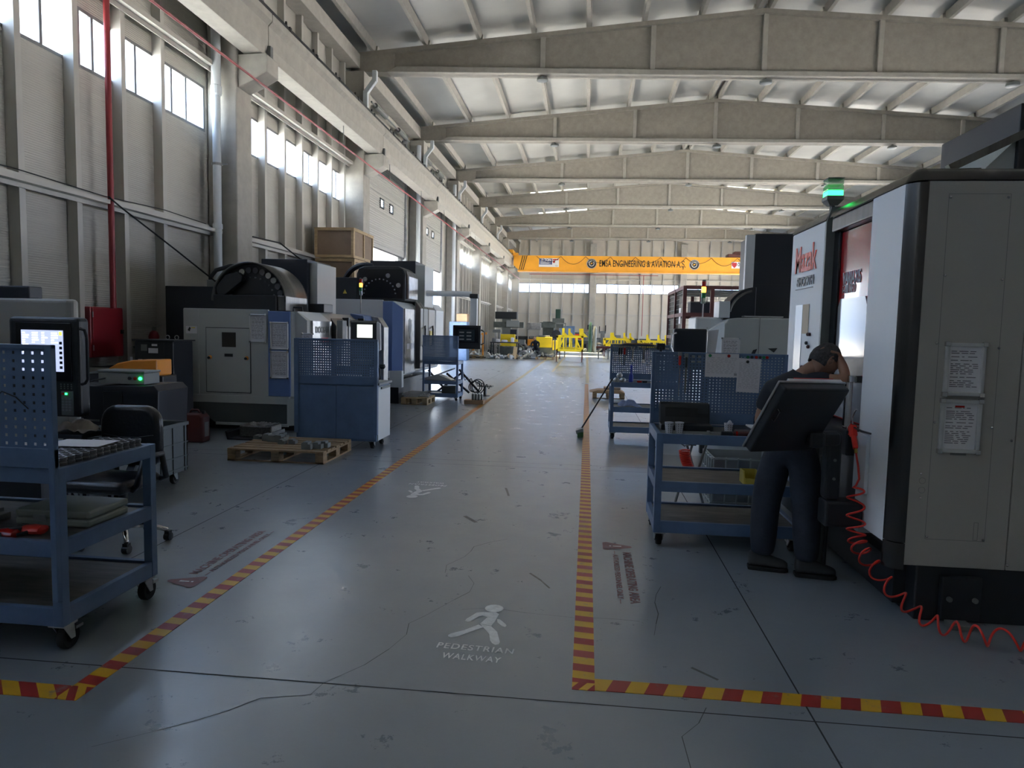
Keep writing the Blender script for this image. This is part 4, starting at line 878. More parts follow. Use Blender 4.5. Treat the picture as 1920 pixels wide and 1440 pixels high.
# pendant
t = thing('operator_console', 'black pendant control panel with pale screen behind the blue pegboard cabinet', 'console', (-3.35, 10.3, .2))
bx('housing', t, M_black, -3.60, -3.18, 10.3, 10.42, 1.02, 1.72, .015); put('screen', B().box(-3.49, -3.25, 10.293, 10.3, 1.46, 1.66), M_scrg, t); bx('bezel', t, M_greyd, -3.58, -3.2, 10.285, 10.3, 1.69, 1.71, .002)
put('papers', B().prism([(-3.18, 1.25), (-3.12, 1.28), (-3.13, 1.68), (-3.18, 1.7)], 'Y', 10.28, 10.34), M_paper, t); bx('keypad', t, M_greyd, -3.55, -3.25, 10.25, 10.3, 1.05, 1.12, .01)
put('hand_wheel', B().lathe((-3.10, 10.33, 1.02), [(.03, -.03), (.05, 0), (.04, .04)], 12), M_black, t); put('pendant_cable', B().tube([(-3.15, 10.33, 1.0), (-3.12, 10.3, .85), (-3.2, 10.3, .7), (-3.3, 10.4, .6)], .01, 6), M_black, t, smooth=True)
put('arm', B().box(-3.42, -3.34, 10.42, 10.5, .9, 1.5).box(-3.9, -3.34, 10.42, 10.5, .9, 1.0).box(-3.44, -3.32, 10.4, 10.52, 0, .9), M_black, t, bevel=.01)
t = thing('signal_tower', 'thin stack light with glowing orange segment on the nearer left machine', 'signal light', (-4.35, 11.9, 1.8))
def stack(t, x, y, z, s=1, pole=.3, lit=M_ledo):
    put('pole', B().cyl((x, y, z), (x, y, z+pole), .009*s, n=8), M_steel, t)
    z += pole; put('socket', B().cyl((x, y, z), (x, y, z+.07*s), .028*s), M_clear, t)
    for nm_, mm in (('green_segment', M_legreen), ('orange_segment', lit), ('red_segment', M_ledr)):
        z += .07*s; put(nm_, B().cyl((x, y, z), (x, y, z+.066*s), .028*s), mm, t, bevel=.003)
    put('cap', B().cyl((x, y, z+.07*s), (x, y, z+.085*s), .028*s, .02*s), M_black, t)
for o in [t]: bpy.data.objects.remove(o)
t = thing('signal_tower', 'thin stack light with glowing orange segment on the nearer left machine', 'signal light', (-4.2, 12.6, 1.86)); stack(t, -4.2, 12.6, 1.87, 1.05, .34)
# chip tray below
t = thing('chip_tray', 'black tray with metal chips half under the nearer left machine', 'tray', (-4.75, 9.5, 0))
put('tray', B().prism([(-5.0, .10), (-4.98, .02), (-4.42, .02), (-4.42, .10), (-4.40, .10), (-4.40, 0), (-5.0, 0), (-5.03, .12)], 'Y', 9.2, 9.75), M_black, t); bx('chip_load', t, M_shav, -4.9, -4.42, 9.35, 9.7, .02, .19, .02)
b = B()
for k in range(60): c = Vector((random.uniform(-4.86, -4.44), random.uniform(9.36, 9.7), .195)); b.obox(c, (.014, .004, .003), (-.003, .01, 0), (0, .002, .006))
put('chips', b, M_steel, t)
# pallet with blocks
def pallet(label, x0, x1, y0, y1, h=.144, m=M_woodd, rot=0, slats='X'):
    t = thing('pallet', label, 'pallet', ((x0+x1)/2, (y0+y1)/2, 0)); w, d = x1-x0, y1-y0
    n = 7
    for k in range(n): put('top_board', B().box(x0, x1, y0+k*(d-.10)/(n-1), y0+k*(d-.10)/(n-1)+.10+.02*(k % 2), h-.022, h), m, t, bevel=.003)
    for x in (x0, (x0+x1)/2-.05, x1-.10):
        put('stringer', B().box(x, x+.10, y0, y1, h-.044, h-.0225), m, t); put('bottom_board', B().box(x, x+.10, y0, y1, 0, .02), m, t)
        for y in (y0, (y0+y1)/2-.06, y1-.13): put('block', B().box(x, x+.10, y+.001, y+.13, .02, h-.044), m, t, bevel=.004)
    put('front_board', B().box(x0, x1, y0-.0, y0+.02, 0.0, .018), m, t)
    return t
pallet('worn wooden pallet on the floor in front of the nearer left machine', -4.24, -3.05, 7.8, 8.78, .15)
for x, y, s, hh in ((-4.2, 8.52, .05, .05), (-4.02, 8.42, .06, .09), (-3.93, 8.38, .06, .08), (-3.82, 8.36, .06, .09), (-3.86, 8.52, .05, .09), (-3.74, 8.22, .045, .06), (-3.62, 8.26, .045, .06), (-3.30, 7.95, .06, .09), (-3.20, 8.02, .06, .08), (-3.14, 8.1, .05, .08), (-4.08, 8.55, .05, .07)):
    bb = B().prism([(x-s, .152), (x+s, .152), (x+s, .152+hh*.7), (x+s*.4, .152+hh*.7), (x+s*.4, .152+hh), (x-s*.6, .152+hh), (x-s, .152+hh*.8)], 'Y', y-s, y+s)
    o = put('steel_block', bb, M_greyd, bevel=.004); tag(o, 'dark grey machined steel block on the %s of the worn front pallet' % ('left half' if x < -3.5 else 'right end'), 'steel block', 'steel blocks on the front pallet, %s' % ('left' if x < -3.5 else 'right'))
# --- blue cabinet with pegboard
t = thing('tool_cabinet', 'tall blue cabinet on casters with pegboard, in front of the nearer left machine', 'cabinet', (-3.27, 9.2, 0))
bx('body', t, M_blue, -3.84, -2.74, 8.87, 9.45, .11, .86, .004); bx('side_panel', t, M_white, -2.74, -2.72, 8.90, 9.45, .12, .84, .003)
for a in ((-3.82, -3.285), (-3.28, -2.76)): bx('back_panel', t, M_blue, a[0], a[1], 8.855, 8.87, .14, .845, .003)
bx('worktop', t, M_plastl, -3.86, -2.70, 8.87, 9.47, .86, .89, .004); bx('drawer_edge', t, M_greyd, -2.72, -2.705, 9.0, 9.4, .80, .83, .003)
put('pegboard', B().grid_holes(-3.80, -2.77, .97, 1.44, 8.86, 32, 14, .36), M_blue, t, solid=.003)
put('pegboard_frame', B().box(-3.84, -2.72, 8.84, 8.89, 1.44, 1.465).box(-3.84, -2.72, 8.85, 8.89, .86, .97).box(-3.86, -3.80, 8.84, 8.90, .2, 1.46).box(-2.77, -2.72, 8.84, 8.90, .2, 1.46), M_blue, t, bevel=.003)
put('brown_panel_edge', B().box(-3.84, -2.72, 8.87, 8.885, 1.43, 1.44), M_card, t)
for x in (-3.75, -2.82):
    for y in (8.95, 9.35): caster(t, x, y, .11, M_greyd, brake=False)
t2 = sign_frame(None, -4.03, -3.86, .96, 1.52, 9.5); tag(t2, 'narrow aluminium document frame left of the blue pegboard cabinet top', 'document frame')
put('support', B().box(-3.95, -3.93, 9.5, 9.52, 0, 1.3), M_steel, t2)
# second machine ------------------------------------------------------------------
t = M2 = thing('machining_center', 'grey and periwinkle machining center with rounded black magazine, farther on the left', 'machine', (-4.9, 16, 0))
Y2 = 14.2; k2 = 14.2/13
put('front_panel', B().box(-5.9, -4.26, Y2, Y2+.05, .70, 2.19), M_white, t, bevel=.006); bx('panel_seam', t, M_greyd, -5.56, -5.55, Y2-.002, Y2, .75, 2.18, 0)
put('blue_panel', B().box(-4.26, -4.05, Y2-.004, Y2+.05, .70, 2.16), M_dblue, t, bevel=.006)
put('blue_corner', B().add([(-4.05, Y2, .70), (-3.86, Y2+.12, .70), (-3.86, Y2+.12, 2.02), (-4.05, Y2, 2.16)], [(0, 1, 2, 3)]), M_dblue, t, solid=.01)
put('enclosure', B().prism([(-5.9, .6), (-3.88, .6), (-3.85, .66), (-3.85, 2.02), (-4.05, 2.17), (-5.9, 2.19)], 'Y', Y2+.13, Y2+3.6), M_white, t, bevel=.01)
put('skirt', B().box(-5.9, -4.1, Y2-.02, Y2+.05, .56, .70).box(-4.12, -3.84, Y2-.01, Y2+.14, .36, .71), M_white, t, bevel=.005)
put('hopper', B().prism([(-5.9, .55), (-4.1, .55), (-4.2, .25), (-5.4, .25)], 'Y', Y2+.05, Y2+2), M_greyd, t); bx('base', t, M_black, -5.6, -3.95, Y2+.15, Y2+3.3, 0, .5, .01)
put('side_face', B().box(-3.85, -3.82, Y2+.14, Y2+1.05, .64, 2.02), M_steel, t, bevel=.006)
put('round_emblem', B().prism([(Y2+.42, 1.78), (Y2+.54, 1.82), (Y2+.66, 1.78), (Y2+.66, 1.55), (Y2+.54, 1.38), (Y2+.42, 1.55)], 'X', -3.82, -3.815), M_plastl, t)
for y in (Y2+.3, Y2+.62): put('sticker', B().box(-3.82, -3.815, y, y+.22, 1.16, 1.28), M_paper, t)
for j, (ya, yb, mm) in enumerate(((1.1, 1.35, M_steeld), (1.4, 1.85, M_greyd), (1.9, 2.6, M_steeld), (2.7, 3.6, M_white))):
    put('sliding_door' if j < 3 else 'rear_panel', B().prism([(-3.85, .7), (-3.72, .7), (-3.72, 2.05), (-3.85, 2.22)], 'Y', Y2+ya, Y2+yb), mm, t, bevel=.02)
for y in (1.3, 2.1): put('door_handle', B().tube([(-3.72, Y2+y, 1.2), (-3.66, Y2+y, 1.22), (-3.66, Y2+y, 1.6), (-3.72, Y2+y+.25, 1.66)], .02, 8), M_black, t, smooth=True)
bx('yellow_plate', t, M_warn, -3.72, -3.71, Y2+2.0, Y2+2.35, 1.2, 1.55, .004)
bx('electrical_cabinet', t, M_navy, -6.6, -4.7, Y2+.55, Y2+2.6, .3, 2.68, .01)
put('warning_triangle', B().prism([(-5.32, 2.33), (-5.23, 2.33), (-5.275, 2.42)], 'Y', Y2+.54, Y2+.55), M_warn, t)
bx('spindle_column', t, M_navy, -5.05, -3.98, Y2+1.6, Y2+2.6, 2.1, 3.15, .01); bx('column_side', t, M_grey, -3.98, -3.75, Y2+1.6, Y2+2.5, 2.1, 3.05, .01)
x0, x1 = -5.02, -3.92
put('magazine_housing', B().prism([(x0, 2.2), (x1, 2.2), (x1, 2.75), (x1-.05, 2.87), (x1-.16, 2.93), (x0+.2, 2.93), (x0+.07, 2.88), (x0+.02, 2.76)], 'Y', Y2+.5, Y2+1.4), M_black, t, bevel=.02)
put('magazine_cover', B().prism([(x1, 2.22), (x1+.06, 2.24), (x1+.06, 2.72), (x1, 2.85)], 'Y', Y2+.6, Y2+1.4), M_steel, t, bevel=.02)
bx('magazine_window', t, M_blackg, x0+.08, x1-.06, Y2+.485, Y2+.5, 2.24, 2.86, .01)
for k in range(13):
    a = math.radians(5+k*14.2); x, z = -4.48+.35*math.cos(a), 2.32+.33*math.sin(a); put('pocket_mark', B().box(x-.014, x+.014, Y2+.476, Y2+.486, z-.014, z+.014), M_plastl, t)
for k in (1, 4, 9, 10): a = math.radians(12+k*13.6); x, z = -4.48+.46*math.cos(a), 2.34+.42*math.sin(a); put('tool_pocket', B().lathe((x, Y2+.485, z), [(.02, -.03), (.045, -.03), (.05, 0), (.02, 0)], 14, 'Y'), M_steel, t, smooth=True)
put('tool_ring', B().tube([(-5.0+.5*math.cos(a), Y2+1.1, 2.5+.5*math.sin(a)) for a in [math.radians(70+5.5*i) for i in range(24)]], .06, 8), M_navy, t, smooth=True)
t = thing('signal_tower', 'thin stack light with orange segment beside the tube arm of the farther left machine', 'signal light', (-3.5, 17.6, 2.2)); stack(t, -4.0, 17.6, 2.17, 1.15, .33)
t = thing('pendant_arm', 'grey tubular pendant arm over the farther left machine', 'arm', (-3.8, 16.6, 2.1))
put('arm_tube', B().tube([(-3.95, 15.9, 2.18), (-3.95, 15.9, 2.33), (-3.85, 15.95, 2.42), (-3.5, 16.05, 2.43), (-2.72, 16.2, 2.43)], .065, 10), M_white, t, smooth=True)
bx('elbow', t, M_black, -2.76, -2.56, 16.12, 16.28, 2.33, 2.44, .02); bx('drop_post', t, M_white, -2.74, -2.58, 16.13, 16.27, 1.6, 2.33, .01)
t = thing('operator_console', 'black control panel with dark lit screen above the farther left pegboard trolley', 'console', (-2.9, 16.0, 1.2))
bx('housing', t, M_black, -3.12, -2.46, 16.0, 16.12, 1.15, 1.70, .02); put('bezel', B().box(-3.06, -2.52, 15.99, 16.0, 1.3, 1.66), M_blackg, t); s = put('screen', B().box(-2.98, -2.6, 15.985, 15.99, 1.33, 1.60), M_screend, t)
for k in range(6): put('screen_text', B().box(-2.96+.17*(k % 2), -2.85+.17*(k % 2), 15.98, 15.985, 1.36+.08*(k//2), 1.39+.08*(k//2)), M_plastl, s)
put('side_handle', B().tube([(-2.46, 16.05, 1.6), (-2.38, 16.05, 1.55), (-2.38, 16.05, 1.3), (-2.46, 16.05, 1.25)], .016, 8), M_black, t, smooth=True)
# crates stacked by the wall
for j in range(4):
    z0 = 1.15+.73*j + (0 if j < 3 else 0); z0 = [0.6, 1.86, 2.63, 3.36][j]; z1 = [1.84, 2.61, 3.34, 4.12][j]
    dx = [0, -.03, .02, 0][j]; x0, x1, y0, y1 = -7.02+dx, -5.98+dx, 17.35, 19.0
    t = thing('wooden_crate', 'large wooden crate with brown panels, %s of the stack' % ['bottom', 'third from the top', 'second from the top', 'topmost'][j], 'crate', ((x0+x1)/2, 18.2, z0), 'stacked shipping crates')
    if j == 0: z0 = .0
    put('board_panels', B().box(x0+.03, x1-.03, y0+.03, y1-.03, z0+.02, z1-.02), M_mdf, t)
    f = B()
    for z in (z0+.001, z1-.075): f.box(x0, x1, y0, y0+.03, z, z+.07).box(x1-.03, x1, y0+.03, y1, z, z+.07)
    for x in (x0, x1-.07): f.box(x, x+.07, y0+.002, y0+.03, z0+.07, z1-.07)
    for y in (y0+.03, (y0+y1)/2, y1-.07): f.box(x1-.028, x1-.001, y, y+.07, z0+.07, z1-.07)
    put('battens', f, M_wood, t, bevel=.003); put('lid', B().box(x0-.01, x1+.01, y0-.01, y1+.01, z1-.018, z1), M_wood, t)
# second trolley on the left
T3 = trolley('blue pegboard trolley with open shelves beside the farther left machine', -3.64, -2.83, 15.2, 15.85, .62+.27, [.45], .17, 'front', 1.46, nx=34, nz=14, posts=.045)
o = put('sheet_metal', B().prism([(-3.75, .455), (-3.3, .60), (-3.0, .72), (-2.98, .70), (-3.3, .57), (-3.0, .455)], 'Y', 15.35, 15.7), M_alu); tag(o, 'bent shiny sheet offcut on the middle shelf of the farther left trolley', 'sheet metal')
o = put('storage_box', B().box(-3.22, -2.9, 15.3, 15.6, .157, .32), M_plast, bevel=.01); tag(o, 'grey box on the bottom shelf of the farther left trolley', 'box')
t = pallet('pale wooden pallet stacked with aluminium bars beside the farther left machine', -3.86, -3.30, 14.22, 15.0, .15, M_wood)
for k in range(16):
    a = random.uniform(-.35, .35); c = Vector((-3.6+random.uniform(-.1, .12), 14.3+.042*k, .168+.026*(k % 3))); L_ = random.uniform(.12, .24)
    o = put('aluminium_bar', B().obox(c, (L_*math.cos(a), L_*math.sin(a)*.3, 0), (0, .016, 0), (0, 0, .012)), M_alu, bevel=.002); tag(o, 'flat aluminium bar piled on the pale pallet by the farther left machine', 'aluminium bar', 'aluminium bars on the pale pallet')
t = thing('part_rack', 'brown wooden block holding upright metal cylinders at the edge of the walkway', 'rack', (-2.38, 14.8, 0)); bx('block', t, M_card, -2.6, -2.18, 14.7, 14.95, 0, .09, .005)
for k in range(4): put('pin_socket', B().cyl((-2.42+.065*k, 14.8, .088), (-2.42+.065*k, 14.8, .1), .028), M_black, t)
for k in range(4):
    x = -2.42+.065*k; t = thing('metal_cylinder', 'upright polished metal cylinder standing on the brown wooden block', 'cylinder', (x, 14.8, .1), 'metal cylinders on the wooden block'); put('barrel', B().cyl((x, 14.8, .1), (x, 14.8, .215), .028), M_steeld, t, smooth=True); put('collar', B().cyl((x, 14.8, .215), (x, 14.8, .24), .022), M_alu, t, smooth=True)
t = thing('floor_stand', 'dark round disc on a small foot standing past the farther left trolley', 'stand', (-2.35, 16.6, 0)); put('disc', B().lathe((-2.42, 16.6, .23), [(.19, 0), (.21, .01), (.21, .03), (.19, .04)], 24), M_greyd, t, smooth=True); put('foot', B().lathe((-2.42, 16.6, 0), [(.12, 0), (.12, .02), (.04, .04), (.04, .23)], 16), M_steeld, t, smooth=True)
hb = B(); 
for j in range(3): hb.tube([(-2.62+.03*j+(.13+.01*j)*math.cos(a), 16.2+.02*math.sin(3*a)+.1*j, .25+(.13+.02*j)*math.sin(a)) for a in [2*PI*i/20 for i in range(21)]], .012, 6)
hb.tube([(-2.9+.045*i*.4+.0*i, 16.1, .48-.006*i+.05*math.sin(i*1.2)) for i in range(40)], .010, 6)
o = put('air_hose', hb, M_rub, smooth=True); tag(o, 'coiled black air hose behind the farther left trolley', 'hose')
t = thing('scissor_frame', 'black crossed scissor frame behind the farther left trolley', 'frame', (-3.2, 16.3, 0))
for a, c in (((-3.75, .62), (-3.2, .02)), ((-3.3, .55), (-2.75, .1)), ((-3.6, .05), (-2.9, .6)), ((-3.0, .65), (-2.5, .12))): put('brace', B().bar((a[0], 16.25, a[1]), (c[0], 16.25, c[1]), .045, .045), M_black, t)
# ================================================================== RIGHT SIDE
# --- big white five-axis machine in the right foreground
XM, YM = 1.78, 4.16
t = MZ = thing('machining_center', 'large white machining center with red sliding door filling the right foreground', 'machine', (2.6, 5.5, 0))
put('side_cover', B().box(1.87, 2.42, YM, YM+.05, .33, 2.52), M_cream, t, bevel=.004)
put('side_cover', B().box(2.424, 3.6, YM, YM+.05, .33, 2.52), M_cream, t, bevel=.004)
fil = [(1.87-.0, YM)]+[(1.87-.09*math.sin(math.radians(a)), YM+.085-.085*math.cos(math.radians(a))) for a in range(15, 91, 15)]
b = B(); n = len(fil)
b.prism(fil+[(1.87, YM+.085)], 'Z', .46, 2.515); b.prism(fil+[(1.87, YM+.085)], 'Z', .30, .455)
put('steel_corner', b, M_steelc, t, smooth=True)
put('front_cover', B().box(XM, XM+.06, YM+.085, 4.70, .44, 2.52), M_mazak, t, bevel=.004)
# rounded top rim
rim = [(XM, 2.525), (XM+.02, 2.57), (XM+.06, 2.60), (XM+.12, 2.61), (XM+.4, 2.615)]
put('top_rim', B().prism([(YM-.002, 2.525), (YM+.02, 2.57), (YM+.06, 2.598), (YM+.12, 2.605), (YM+.5, 2.61), (YM+.5, 2.525)], 'X', 1.87, 3.6), M_steelc, t, smooth=True)
put('top_rim', B().prism([(XM, 2.525), (XM+.02, 2.57), (XM+.06, 2.598), (XM+.12, 2.605), (XM+.4, 2.61), (XM+.4, 2.525)], 'Y', YM+.09, 5.50), M_steelc, t, smooth=True)
cb = B(); sec = [(0, 2.525), (.02, 2.57), (.06, 2.598), (.10, 2.605)]; ang = [0, 15, 30, 45, 60, 75, 90]
vs = []
for a in ang:
    for d, z in sec:
        r = .09-d*.9; ca = math.radians(a); vs.append((1.87-r*math.sin(ca), YM+.088-r*math.cos(ca), z))
cb.add(vs, [(i*4+j, i*4+j+1, (i+1)*4+j+1, (i+1)*4+j) for i in range(6) for j in range(3)])
put('top_rim_corner', cb, M_steelc, t, smooth='all')
put('body', B().box(XM+.16, 3.6, 4.4, 6.9, .35, 2.58), M_greyd, t); put('body_front', B().box(XM+.02, XM+.2, 4.70, 4.74, .44, 2.52), M_greyd, t)
put('lower_front', B().box(XM+.05, XM+.14, 4.74, 5.5, .35, .95), M_white, t)
# side screws, seams, inspection lines
def seam(x0, x1, z0, z1, w=.0025, y=YM-.0006):
    return B().box(x0, x1, y, YM, z0, z0+w).box(x0, x1, y, YM, z1-w, z1).box(x0, x0+w, y, YM, z0, z1).box(x1-w, x1, y, YM, z0, z1)
put('panel_seam', seam(1.975, 2.30, .49, 2.45), M_greyd, t); put('panel_seam', seam(2.235, 2.26, .495, .60), M_greyd, t)
for x, z in ((1.985, .505), (2.29, .50), (1.985, 2.43), (2.285, 2.43), (1.985, 1.17), (2.29, 1.15), (1.965, 1.62), (2.295, 1.60), (1.935, .73), (1.93, .87), (2.40, 1.08), (2.43, .36), (2.44, 1.75), (2.44, 2.3), (1.985, 2.0), (2.285, 1.98)):
    put('screw', B().lathe((x, YM, z), [(.008, 0), (.007, -.004), (.003, -.006)], 10, 'Y'), M_chrome, t, smooth=True)
for z in (.775, .83): put('knockout', B().add([(1.94+r*math.cos(a), YM-.0007, z+r*math.sin(a)) for a in [2*PI*i/20 for i in range(20)] for r in (.0165, .0185)], [(2*i, 2*i+1, (2*i+3) % 40, (2*i+2) % 40) for i in range(20)]), M_greyd, t)
put('rating_plate', B().box(2.08, 2.165, YM-.002, YM, .985, 1.015), M_greyd, t)
sign_frame(t, 2.01, 2.225, 1.325, 1.625, YM-.001, seed=11); sign_frame(t, 2.005, 2.225, 1.00, 1.305, YM-.001, seed=12, red=True)
# base
put('machine_base', B().prism([(1.95, YM+.02), (3.6, YM+.02), (3.6, 6.8), (1.95, 6.8)], 'Z', .0, .33), M_black, t, bevel=.01)
put('base_bracket', B().box(2.08, 2.30, YM-.02, YM+.02, .02, .28), M_black, t, bevel=.008); put('leveling_foot', B().box(2.10, 2.22, YM-.11, YM-.02, 0, .03), M_greyd, t, bevel=.005)
for x in (2.12, 2.26): put('bolt', B().cyl((x, YM-.02, .15), (x, YM-.035, .15), .015), M_greyd, t)
put('skid', B().box(1.88, 1.95, 4.3, 6.7, .05, .30), M_black, t)
# recess with red sliding door
put('sliding_door', B().prism([(4.75, 1.04), (5.52, 1.04), (5.52, 2.42), (4.75, 2.42)], 'X', 1.86, 1.93), M_redgloss, t, bevel=.01)
put('door_window', B().prism([(4.88, 1.06), (5.42, 1.06), (5.42, 1.86), (5.38, 1.92), (4.92, 1.92), (4.88, 1.86)], 'X', 1.850, 1.858), mat('window_polycarbonate', (.22, .23, .25), .14), t)
put('door_shade', B().box(1.84, 1.95, 5.44, 5.56, .5, 2.5), M_blackg, t, bevel=.01); put('door_lintel', B().box(1.80, 1.95, 4.74, 5.5, 2.42, 2.525), M_steeld, t, bevel=.01)
text('lettering', 'VARIAXIS', .13, M_paper, t, (1.857, 5.20, 2.06), (0, -1, 0), (0, 0, 1), bold=.001, width=.34)
text('lettering', 'i-700 NEO', .09, M_paper, t, (1.857, 5.24, 1.985), (0, -1, 0), (0, 0, 1), width=.24)
h = put('door_handle', B().box(1.735, 1.765, 4.80, 4.845, 1.02, 1.36), M_alu, t, bevel=.008); put('handle_grip', B().box(1.73, 1.77, 4.845, 4.86, 1.05, 1.33), M_blackg, h)
for z in (1.0, 1.34): put('handle_mount', B().box(1.73, 1.86, 4.79, 4.86, z, z+.05), M_chrome, h, bevel=.008)
put('second_cover', B().box(XM, XM+.12, 5.58, 6.43, .44, 2.52), M_mazak, t, bevel=.012)
put('second_cover_edge', B().prism([(XM+.0, 2.525), (XM+.02, 2.57), (XM+.06, 2.6), (XM+.12, 2.61), (XM+.5, 2.62), (XM+.5, 2.525)], 'Y', 5.58, 6.44), M_steeld, t, smooth=True)
put('second_cover_side', B().prism([(XM, .44), (XM+.2, .44), (XM+.2, 2.62), (XM+.03, 2.62), (XM, 2.5)], 'Y', 5.555, 5.58), M_greyd, t)
text('lettering', 'Mazak', .30, mat('logo_orange_red', (.85, .07, .03), .4), t, (XM-.004, 6.03, 2.27), (0, -1, 0), (0, 0, 1), bold=.006, width=.56)
text('lettering', 'SMOOTH', .10, M_black, t, (XM-.004, 6.0, 2.09), (0, -1, 0), (0, 0, 1), bold=.003, width=.44)
put('lettering_bar', B().box(XM-.004, XM, 5.80, 6.26, 2.03, 2.036), M_black, t)
put('notice', B().box(XM-.004, XM-.001, 5.86, 6.02, 1.66, 1.90), mat('pale_peach_paper', (.62, .50, .36), .6), t)
put('plastic_sheet', B().box(XM-.004, XM-.001, 6.03, 6.22, 1.1, 1.9), mat('bluish_film', (.45, .52, .60), .2), t)
for y, z in ((5.80, 1.655), (5.84, 1.655), (5.87, 1.585), (5.82, 1.555), (5.95, 1.385), (5.86, 1.38), (5.82, 1.38)): put('magnet_button', B().lathe((XM, y, z), [(.014, 0), (.014, -.015), (.006, -.02)], 12, 'X'), M_dkred if y != 5.87 else M_black, t)
# stack lamp
t2 = thing('signal_tower', 'square signal lamp with glowing green segment on top of the white machine', 'signal light', (1.86, 5.72, 2.62))
lx, ly = 1.86, 5.70
put('stem', B().cyl((lx, ly, 2.60), (lx, ly, 2.66), .02), M_black, t2); put('socket', B().add([(lx-.03, ly-.03, 2.65), (lx+.03, ly-.03, 2.65), (lx+.03, ly+.03, 2.65), (lx-.03, ly+.03, 2.65), (lx-.062, ly-.062, 2.69), (lx+.062, ly-.062, 2.69), (lx+.062, ly+.062, 2.69), (lx-.062, ly+.062, 2.69)], [(0, 3, 2, 1), (4, 5, 6, 7), (0, 1, 5, 4), (1, 2, 6, 5), (2, 3, 7, 6), (3, 0, 4, 7)]).box(lx-.062, lx+.062, ly-.062, ly+.062, 2.69, 2.72), M_greyd, t2)
for j, mm in enumerate((M_ledg, M_clear, M_clear)): put(('green_segment', 'clear_segment', 'clear_segment')[j], B().box(lx-.058, lx+.058, ly-.058, ly+.058, 2.722+.042*j, 2.76+.042*j), mm, t2, bevel=.004)
put('cap', B().box(lx-.06, lx+.06, ly-.06, ly+.06, 2.848, 2.856), M_greyd, t2)
# raised rear housing
def U(px, py, y): return unp(px, py, y=y)
pts = [U(1775, 316, 5.0), U(1920, 250, 5.0)]
b = B().prism([(2.55, 2.58), (3.6, 2.58), (3.6, 3.30), (3.12, 3.0), (2.75, 2.70)], 'Y', 5.2, 6.3)
put('rear_housing', B().prism([(U(1790, 330, 5).x, 2.58), (U(1905, 330, 5).x, 2.58), (U(1905, 262, 5).x, U(1905, 262, 5).z)], 'Y', 5.0, 5.9), M_grey, t)
put('rear_housing_edge', B().bar((U(1775, 318, 5).x, 4.98, U(1775, 318, 5).z), (U(1925, 248, 5).x, 4.98, U(1925, 248, 5).z), .05, .05), M_steeld, t)
put('rear_housing_dark', B().box(U(1905, 262, 5).x, U(1905, 262, 5).x+.8, 4.97, 6, 2.58, U(1915, 195, 5).z), M_black, t, bevel=.01)
# --- swivel operating panel
t = thing('operator_console', 'black operating panel seen from behind, tilted on a swivel arm beside the person', 'console', (1.5, 4.4, .6))
TL, TR, BL = U(1472, 727, 4.10), U(1598, 729, 4.33), U(1404, 850, 4.36)
ux = (TR-TL); uy = (BL-TL); uy = uy-ux*uy.dot(ux)/ux.length_squared*.55; nn = ux.cross(uy).normalized(); nn = nn if nn.y > 0 else -nn
c = TL+ux/2+uy/2
put('housing', B().obox(c+nn*.03, ux*.485, uy*.485, nn*.035), M_black, t, bevel=.015, seg=3)
put('rim', B().obox(c+nn*.062, ux*.5, uy*.5, nn*.008), M_steel, t, bevel=.004)
put('tilt_handle', B().tube([TL+ux*.06+uy*.3-nn*.01, TL+ux*.06+uy*.3-nn*.03, TL+ux*.06+uy*.45-nn*.03, TL+ux*.06+uy*.45-nn*.01], .006, 6), M_blackg, t, smooth=True)
# arm
put('arm', B().box(1.40, 1.62, 4.53, 4.65, .95, 1.04), M_black, t, bevel=.03, seg=3)
put('arm', B().box(1.54, 1.635, 4.55, 4.66, .60, 1.04), M_black, t, bevel=.025, seg=3)
put('arm', B().box(1.54, 1.775, 4.53, 4.68, .43, .60), M_black, t, bevel=.02, seg=3)
put('joint', B().obox((1.44, 4.50, 1.0), (.05, 0, 0), (0, .07, 0), (0, 0, .05)), M_black, t, bevel=.02)
for z in (.74, .86): put('screw', B().lathe((1.59, 4.55, z), [(.01, 0), (.01, -.004)], 10, 'Y'), M_greyd, t)
o = put('paper_stack', B().obox(c+nn*.08-uy*.475+ux*.07, ux*.40, uy*.02, nn*.012), M_paper); tag(o, 'white papers lying along the top edge of the black operating panel', 'paper')
o = put('red_booklet', B().obox(c+nn*.098-uy*.475+ux*.07, ux*.30, uy*.018, nn*.004), M_ledr); tag(o, 'thin red booklet on the papers along the black operating panel', 'booklet')
# handles etc. dark items in recess
t = thing('air_gun', 'red air blow gun hung on the front edge of the white machine', 'air gun', (1.74, 4.62, .95))
put('body', B().bar((1.735, 4.69, 1.07), (1.735, 4.66, 1.0), .04, .05).bar((1.735, 4.67, 1.02), (1.73, 4.60, .93), .03, .035), M_redb, t, bevel=.01)
put('trigger', B().tube([(1.735, 4.71, 1.075), (1.735, 4.75, 1.05), (1.735, 4.74, 1.0)], .006, 6), M_redb, t, smooth=True)
put('nozzle', B().tube([(1.735, 4.69, 1.08), (1.735, 4.70, 1.12), (1.735, 4.67, 1.16), (1.735, 4.64, 1.18)], .005, 6), M_steel, t, smooth=True)
put('hanger_hook', B().tube([(1.78, 4.50, 1.045), (1.75, 4.58, 1.05), (1.735, 4.66, 1.06)], .006, 6), M_black, t)
put('fitting', B().cyl((1.73, 4.60, .93), (1.728, 4.585, .905), .010), mat('brass', (.6, .4, .1), .3, 1), t)
o = put('cover_box', B().box(1.755, 1.779, 4.50, 4.69, .66, 1.03), M_white, bevel=.004); tag(o, 'slim white cover plate on the white machine behind the red air gun', 'cover plate')
hp = [Vector((1.728, 4.585, .905)), Vector((1.725, 4.53, .83)), Vector((1.72, 4.49, .76)), Vector((1.715, 4.52, .71))]
